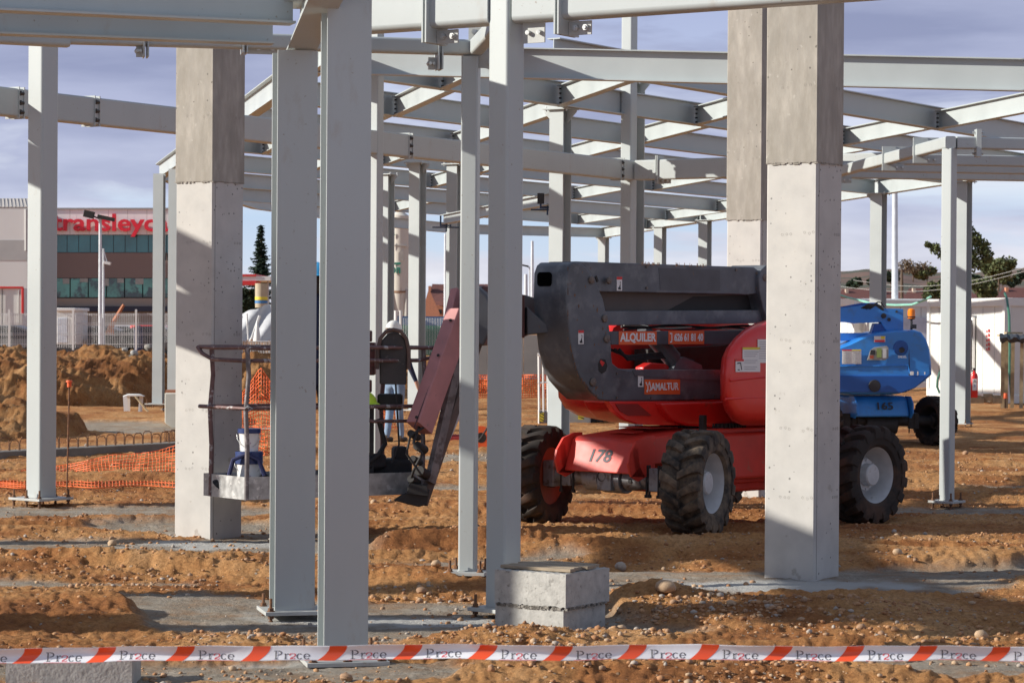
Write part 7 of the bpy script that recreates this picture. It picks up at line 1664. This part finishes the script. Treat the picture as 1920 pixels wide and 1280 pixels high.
# ------------------------------------------------------------------ hill, wires and trees
def hill():
    Yh = np.linspace(520, 1500, 60); xs = np.linspace(-.02, .42, 260); Y, T = np.meshgrid(Yh, xs, indexing='ij'); X = Y * T
    g = sstep(.055, .13, T) * (.85 + .3 * (fbm(T * 30, Y * .002, 3, 61) - .5)); Z = -2 + 33 * g * sstep(520, 1250, Y) + 3 * (fbm(X * .02, Y * .01, 4, 63) - .5) * sstep(520, 700, Y)
    co = np.stack([X, Y, Z], -1).reshape(-1, 3); i = np.arange(X.size).reshape(X.shape); f = np.stack([i[:-1, :-1], i[:-1, 1:], i[1:, 1:], i[1:, :-1]], -1).reshape(-1, 4)
    me = bpy.data.meshes.new('hill'); me.from_pydata(co.tolist(), [], f.tolist()); me.shade_smooth(); me.materials.append(mat('hill_scrub', (.17, .10, .075), .95, 0, .3, .02, col2=(.07, .075, .05), c2scale=.035, c2lo=.48, c2hi=.55, stretch=(1, 1, 3)))
    o = bpy.data.objects.new('hill', me); COL.objects.link(o); tag(o, kind='structure')
hill()
def low_ridge():
    xs = np.linspace(-.6, .3, 300); Y = 900; b = MB(); vs = []; 
    top = 1.5 + 7 * (fbm(xs * 18, xs * 0, 4, 71))
    for x, z in zip(xs, top): vs += [(x * Y, Y, -3), (x * Y, Y, z), (x * Y, Y + 60, z), (x * Y, Y + 60, -3)]
    fs = []
    for i in range(len(xs) - 1):
        for k in range(3): fs.append((i * 4 + k, i * 4 + k + 1, i * 4 + k + 5, i * 4 + k + 4))
    b.add(vs, fs); o = b.build('far_woods', mat('far_woods', (.05, .06, .055), .95, 0, .3, .02), None); tag(o, 'dark line of far woods along the horizon', 'woods', kind='stuff')
low_ridge()
def leaf_tree(label, u, vb, vt, Y, rpx, m, seed, n=2200, sparse=1., ls=.16, blobs=None, group='leafy trees'):
    rs = np.random.RandomState(seed); base = at(u, vb, Y); h = at(u, vt, Y).z - base.z; r_ = rpx * Y / F
    t = thing('tree', label, 'tree', base, 0, group); tag(t, kind='thing')
    B = blobs or [(rs.uniform(-.7, .7), rs.uniform(-.6, .6), rs.uniform(.35, .85), rs.uniform(.3, .55)) for _ in range(9)]
    b = MB(); b.tube([(0, 0, -.3), (.05, 0, h * .3), (.0, 0, h * .6), (.04, 0, h * .9)], .1, 8, [h * .035, h * .028, h * .018, h * .006])
    for bxx, byy, bz_, br in B: b.tube([(0, 0, h * max(.2, bz_ - .3)), (bxx * r_ * .5, byy * r_ * .5, h * (bz_ - .1)), (bxx * r_, byy * r_, h * bz_)], .05, 5, [h * .015, h * .009, h * .003])
    b.build('trunk', BARK, t, True)
    V = []; Fc = []
    for bxx, byy, bz_, br in B:
        k = int(n * br / sum(q[3] for q in B)); d = rs.normal(size=(k, 3)); d /= np.linalg.norm(d, axis=1)[:, None]; rr = rs.rand(k) ** .45 * br * sparse
        c = np.stack([bxx * r_ + d[:, 0] * rr * r_, byy * r_ + d[:, 1] * rr * r_, bz_ * h + d[:, 2] * rr * h * .42], -1)
        for p in c:
            a = rs.normal(size=3); a /= np.linalg.norm(a); e = np.cross(a, rs.normal(size=3)); e /= np.linalg.norm(e); s_ = ls * rs.uniform(.6, 1.4); i = len(V); V += [p - a * s_ - e * s_ * .5, p + a * s_ - e * s_ * .4, p + a * s_ * .9 + e * s_ * .5, p - a * s_ * .7 + e * s_ * .6]; Fc.append((i, i + 1, i + 2, i + 3))
    me = bpy.data.meshes.new('crown'); me.from_pydata([tuple(v) for v in V], [], Fc); me.materials.append(m); o = bpy.data.objects.new('crown', me); COL.objects.link(o); o.parent = t
    return t
# pine behind the right columns: tiers of drooping branches, open on its left side
leaf_tree('tall open pine behind the right hand corner post', 1800, 560, 392, 210, 66, LEAF, 5, 3600, 1.3, .12, [(-.05, 0, .97, .13), (.1, 0, .86, .17), (.22, .1, .76, .16), (.10, 0, .66, .2), (.42, 0, .66, .16), (.62, 0, .58, .18), (-.72, 0, .56, .13), (-.92, 0, .60, .07), (-.45, 0, .50, .16), (.2, 0, .50, .26), (.75, 0, .48, .16), (.35, 0, .40, .2), (.05, 0, .40, .18)])
leaf_tree('dark rounded tree right of the pine', 1872, 540, 482, 230, 34, LEAF, 6, 2600, 1.2, .13)
leaf_tree('bare brownish tree on the hill right of the white mast', 1712, 525, 484, 420, 30, LEAFB, 7, 1500, 1.3, .13)
leaf_tree('small green tree beside the bare tree on the hill', 1738, 530, 500, 420, 22, LEAF, 8, 900, 1., .3)
leaf_tree('green bush left of the corner post, above the cabins', 1752, 575, 525, 200, 20, LEAF, 9, 2200, 1.1, .12)
leaf_tree('light green tree right of the corner post, above the large cabin', 1842, 570, 520, 200, 28, LEAF, 10, 2600, 1.1, .12)
leaf_tree('small dark tree on the hill left of the bare tree', 1670, 535, 505, 420, 18, LEAFD, 11, 700, 1., .3)
for k, (u, v) in enumerate(((1880, 525), (1900, 528), (1825, 522), (1600, 530), (1640, 528), (1915, 515))): leaf_tree(('dark bush high on the hill, third from the right edge', 'dark bush on the hill, second from the right edge', 'dark bush on the hill just right of the corner post', 'dark bush on the hill right of the nearest concrete column', 'dark bush on the hill left of the flange column', 'dark bush on the hill at the right edge')[k], u, v + 12, v - 8, 520, 14, LEAFD, 20 + k, 380, 1., .5, group='bushes on the hill')
leaf_tree('dark tree low behind the red jib knuckle', 905, 600, 560, 180, 22, LEAFD, 30, 1200, 1., .2)
leaf_tree('dark tree behind the red canopy roof, under the spruce', 466, 600, 538, 115, 26, LEAFD, 31, 2200, 1., .12)
def spruce(label, u, vb, vt, Y, rpx, seed):
    rs = np.random.RandomState(seed); base = at(u, vb, Y); h = at(u, vt, Y).z - base.z; r_ = rpx * Y / F
    t = thing('spruce_tree', label, 'tree', base); tag(t, kind='thing'); b = MB(); b.tube([(0, 0, 0), (0, 0, h * .5), (0, 0, h)], .1, 8, [.16, .09, .012]); b.build('trunk', BARK, t, True)
    V = []; Fc = []
    nt_ = 22
    for k in range(nt_):
        f = k / (nt_ - 1); z = h * (.04 + .95 * f) + rs.uniform(-.05, .05); rad = r_ * (1 - f) ** .85 * (1 + rs.uniform(-.15, .15)); nb = 12 if f < .8 else 8
        for j in range(nb):
            a = 2 * math.pi * (j + rs.rand() * .7) / nb; L_ = rad * rs.uniform(.45, 1.25); m_ = max(5, int(L_ / .045))
            zj = rs.uniform(-.09, .09)
            for q in range(m_):
                d = (q + .5) / m_; x, y = math.cos(a) * L_ * d, math.sin(a) * L_ * d; zz_ = z + zj - L_ * .28 * math.sin(d * 2.2) + L_ * .12 * d
                for s_ in range(3):
                    i = len(V); w_ = .17 * (1.1 - d * .6) * rs.uniform(.6, 1.3); th = a + rs.choice([-1, 1]) * rs.uniform(.5, 1.2); p = np.array([x, y, zz_ + rs.uniform(-.03, .03)]); e = np.array([math.cos(th), math.sin(th), rs.uniform(-.5, .15)]) * w_; nn_ = np.array([-math.sin(th), math.cos(th), rs.uniform(-.8, .8)]) * w_ * .35
                    V += [p - nn_, p + e - nn_ * .3, p + e + nn_ * .3, p + nn_]; Fc.append((i, i + 1, i + 2, i + 3))
    me = bpy.data.meshes.new('crown'); me.from_pydata([tuple(v) for v in V], [], Fc); me.materials.append(LEAFD); o = bpy.data.objects.new('crown', me); COL.objects.link(o); o.parent = t
spruce('narrow dark spruce seen between the left concrete column and the wide columns', 488, 580, 424, 120, 40, 3)
for k, (a, b_) in enumerate((((1570, 536), (1960, 498)), ((1600, 525), (1960, 490)), )):
    p0, p1 = at(*a, 190), at(*b_, 150); pts = [p0.lerp(p1, i / 20) - Vector((0, 0, .9 * math.sin(math.pi * i / 20))) for i in range(21)]; b = MB(); b.tube(pts, .014, 4); o = b.build('overhead_wire', GREYC, None); tag(o, ('lower overhead wire crossing before the hill at the right', 'upper overhead wire crossing before the hill at the right')[k], 'wire', 'overhead wires')
t = thing('utility_pole', 'thin wooden utility pole left of the corner post, before the hill', 'utility pole', at(1691, 560, 185)); b = MB(); b.cyl(at(1691, 560, 185), at(1691, 504, 185), .12, .09, n=8); b.build('pole', BARK, t); b = MB(); b.box(at(1691, 507, 185), (1.0, .1, .1)); b.build('cross_arm', BARK, t)

# everything that carries a category is a thing of its own
for o in COL.objects:
    if o.parent is None and 'category' in o.keys() and 'kind' not in o.keys(): o['kind'] = 'thing'
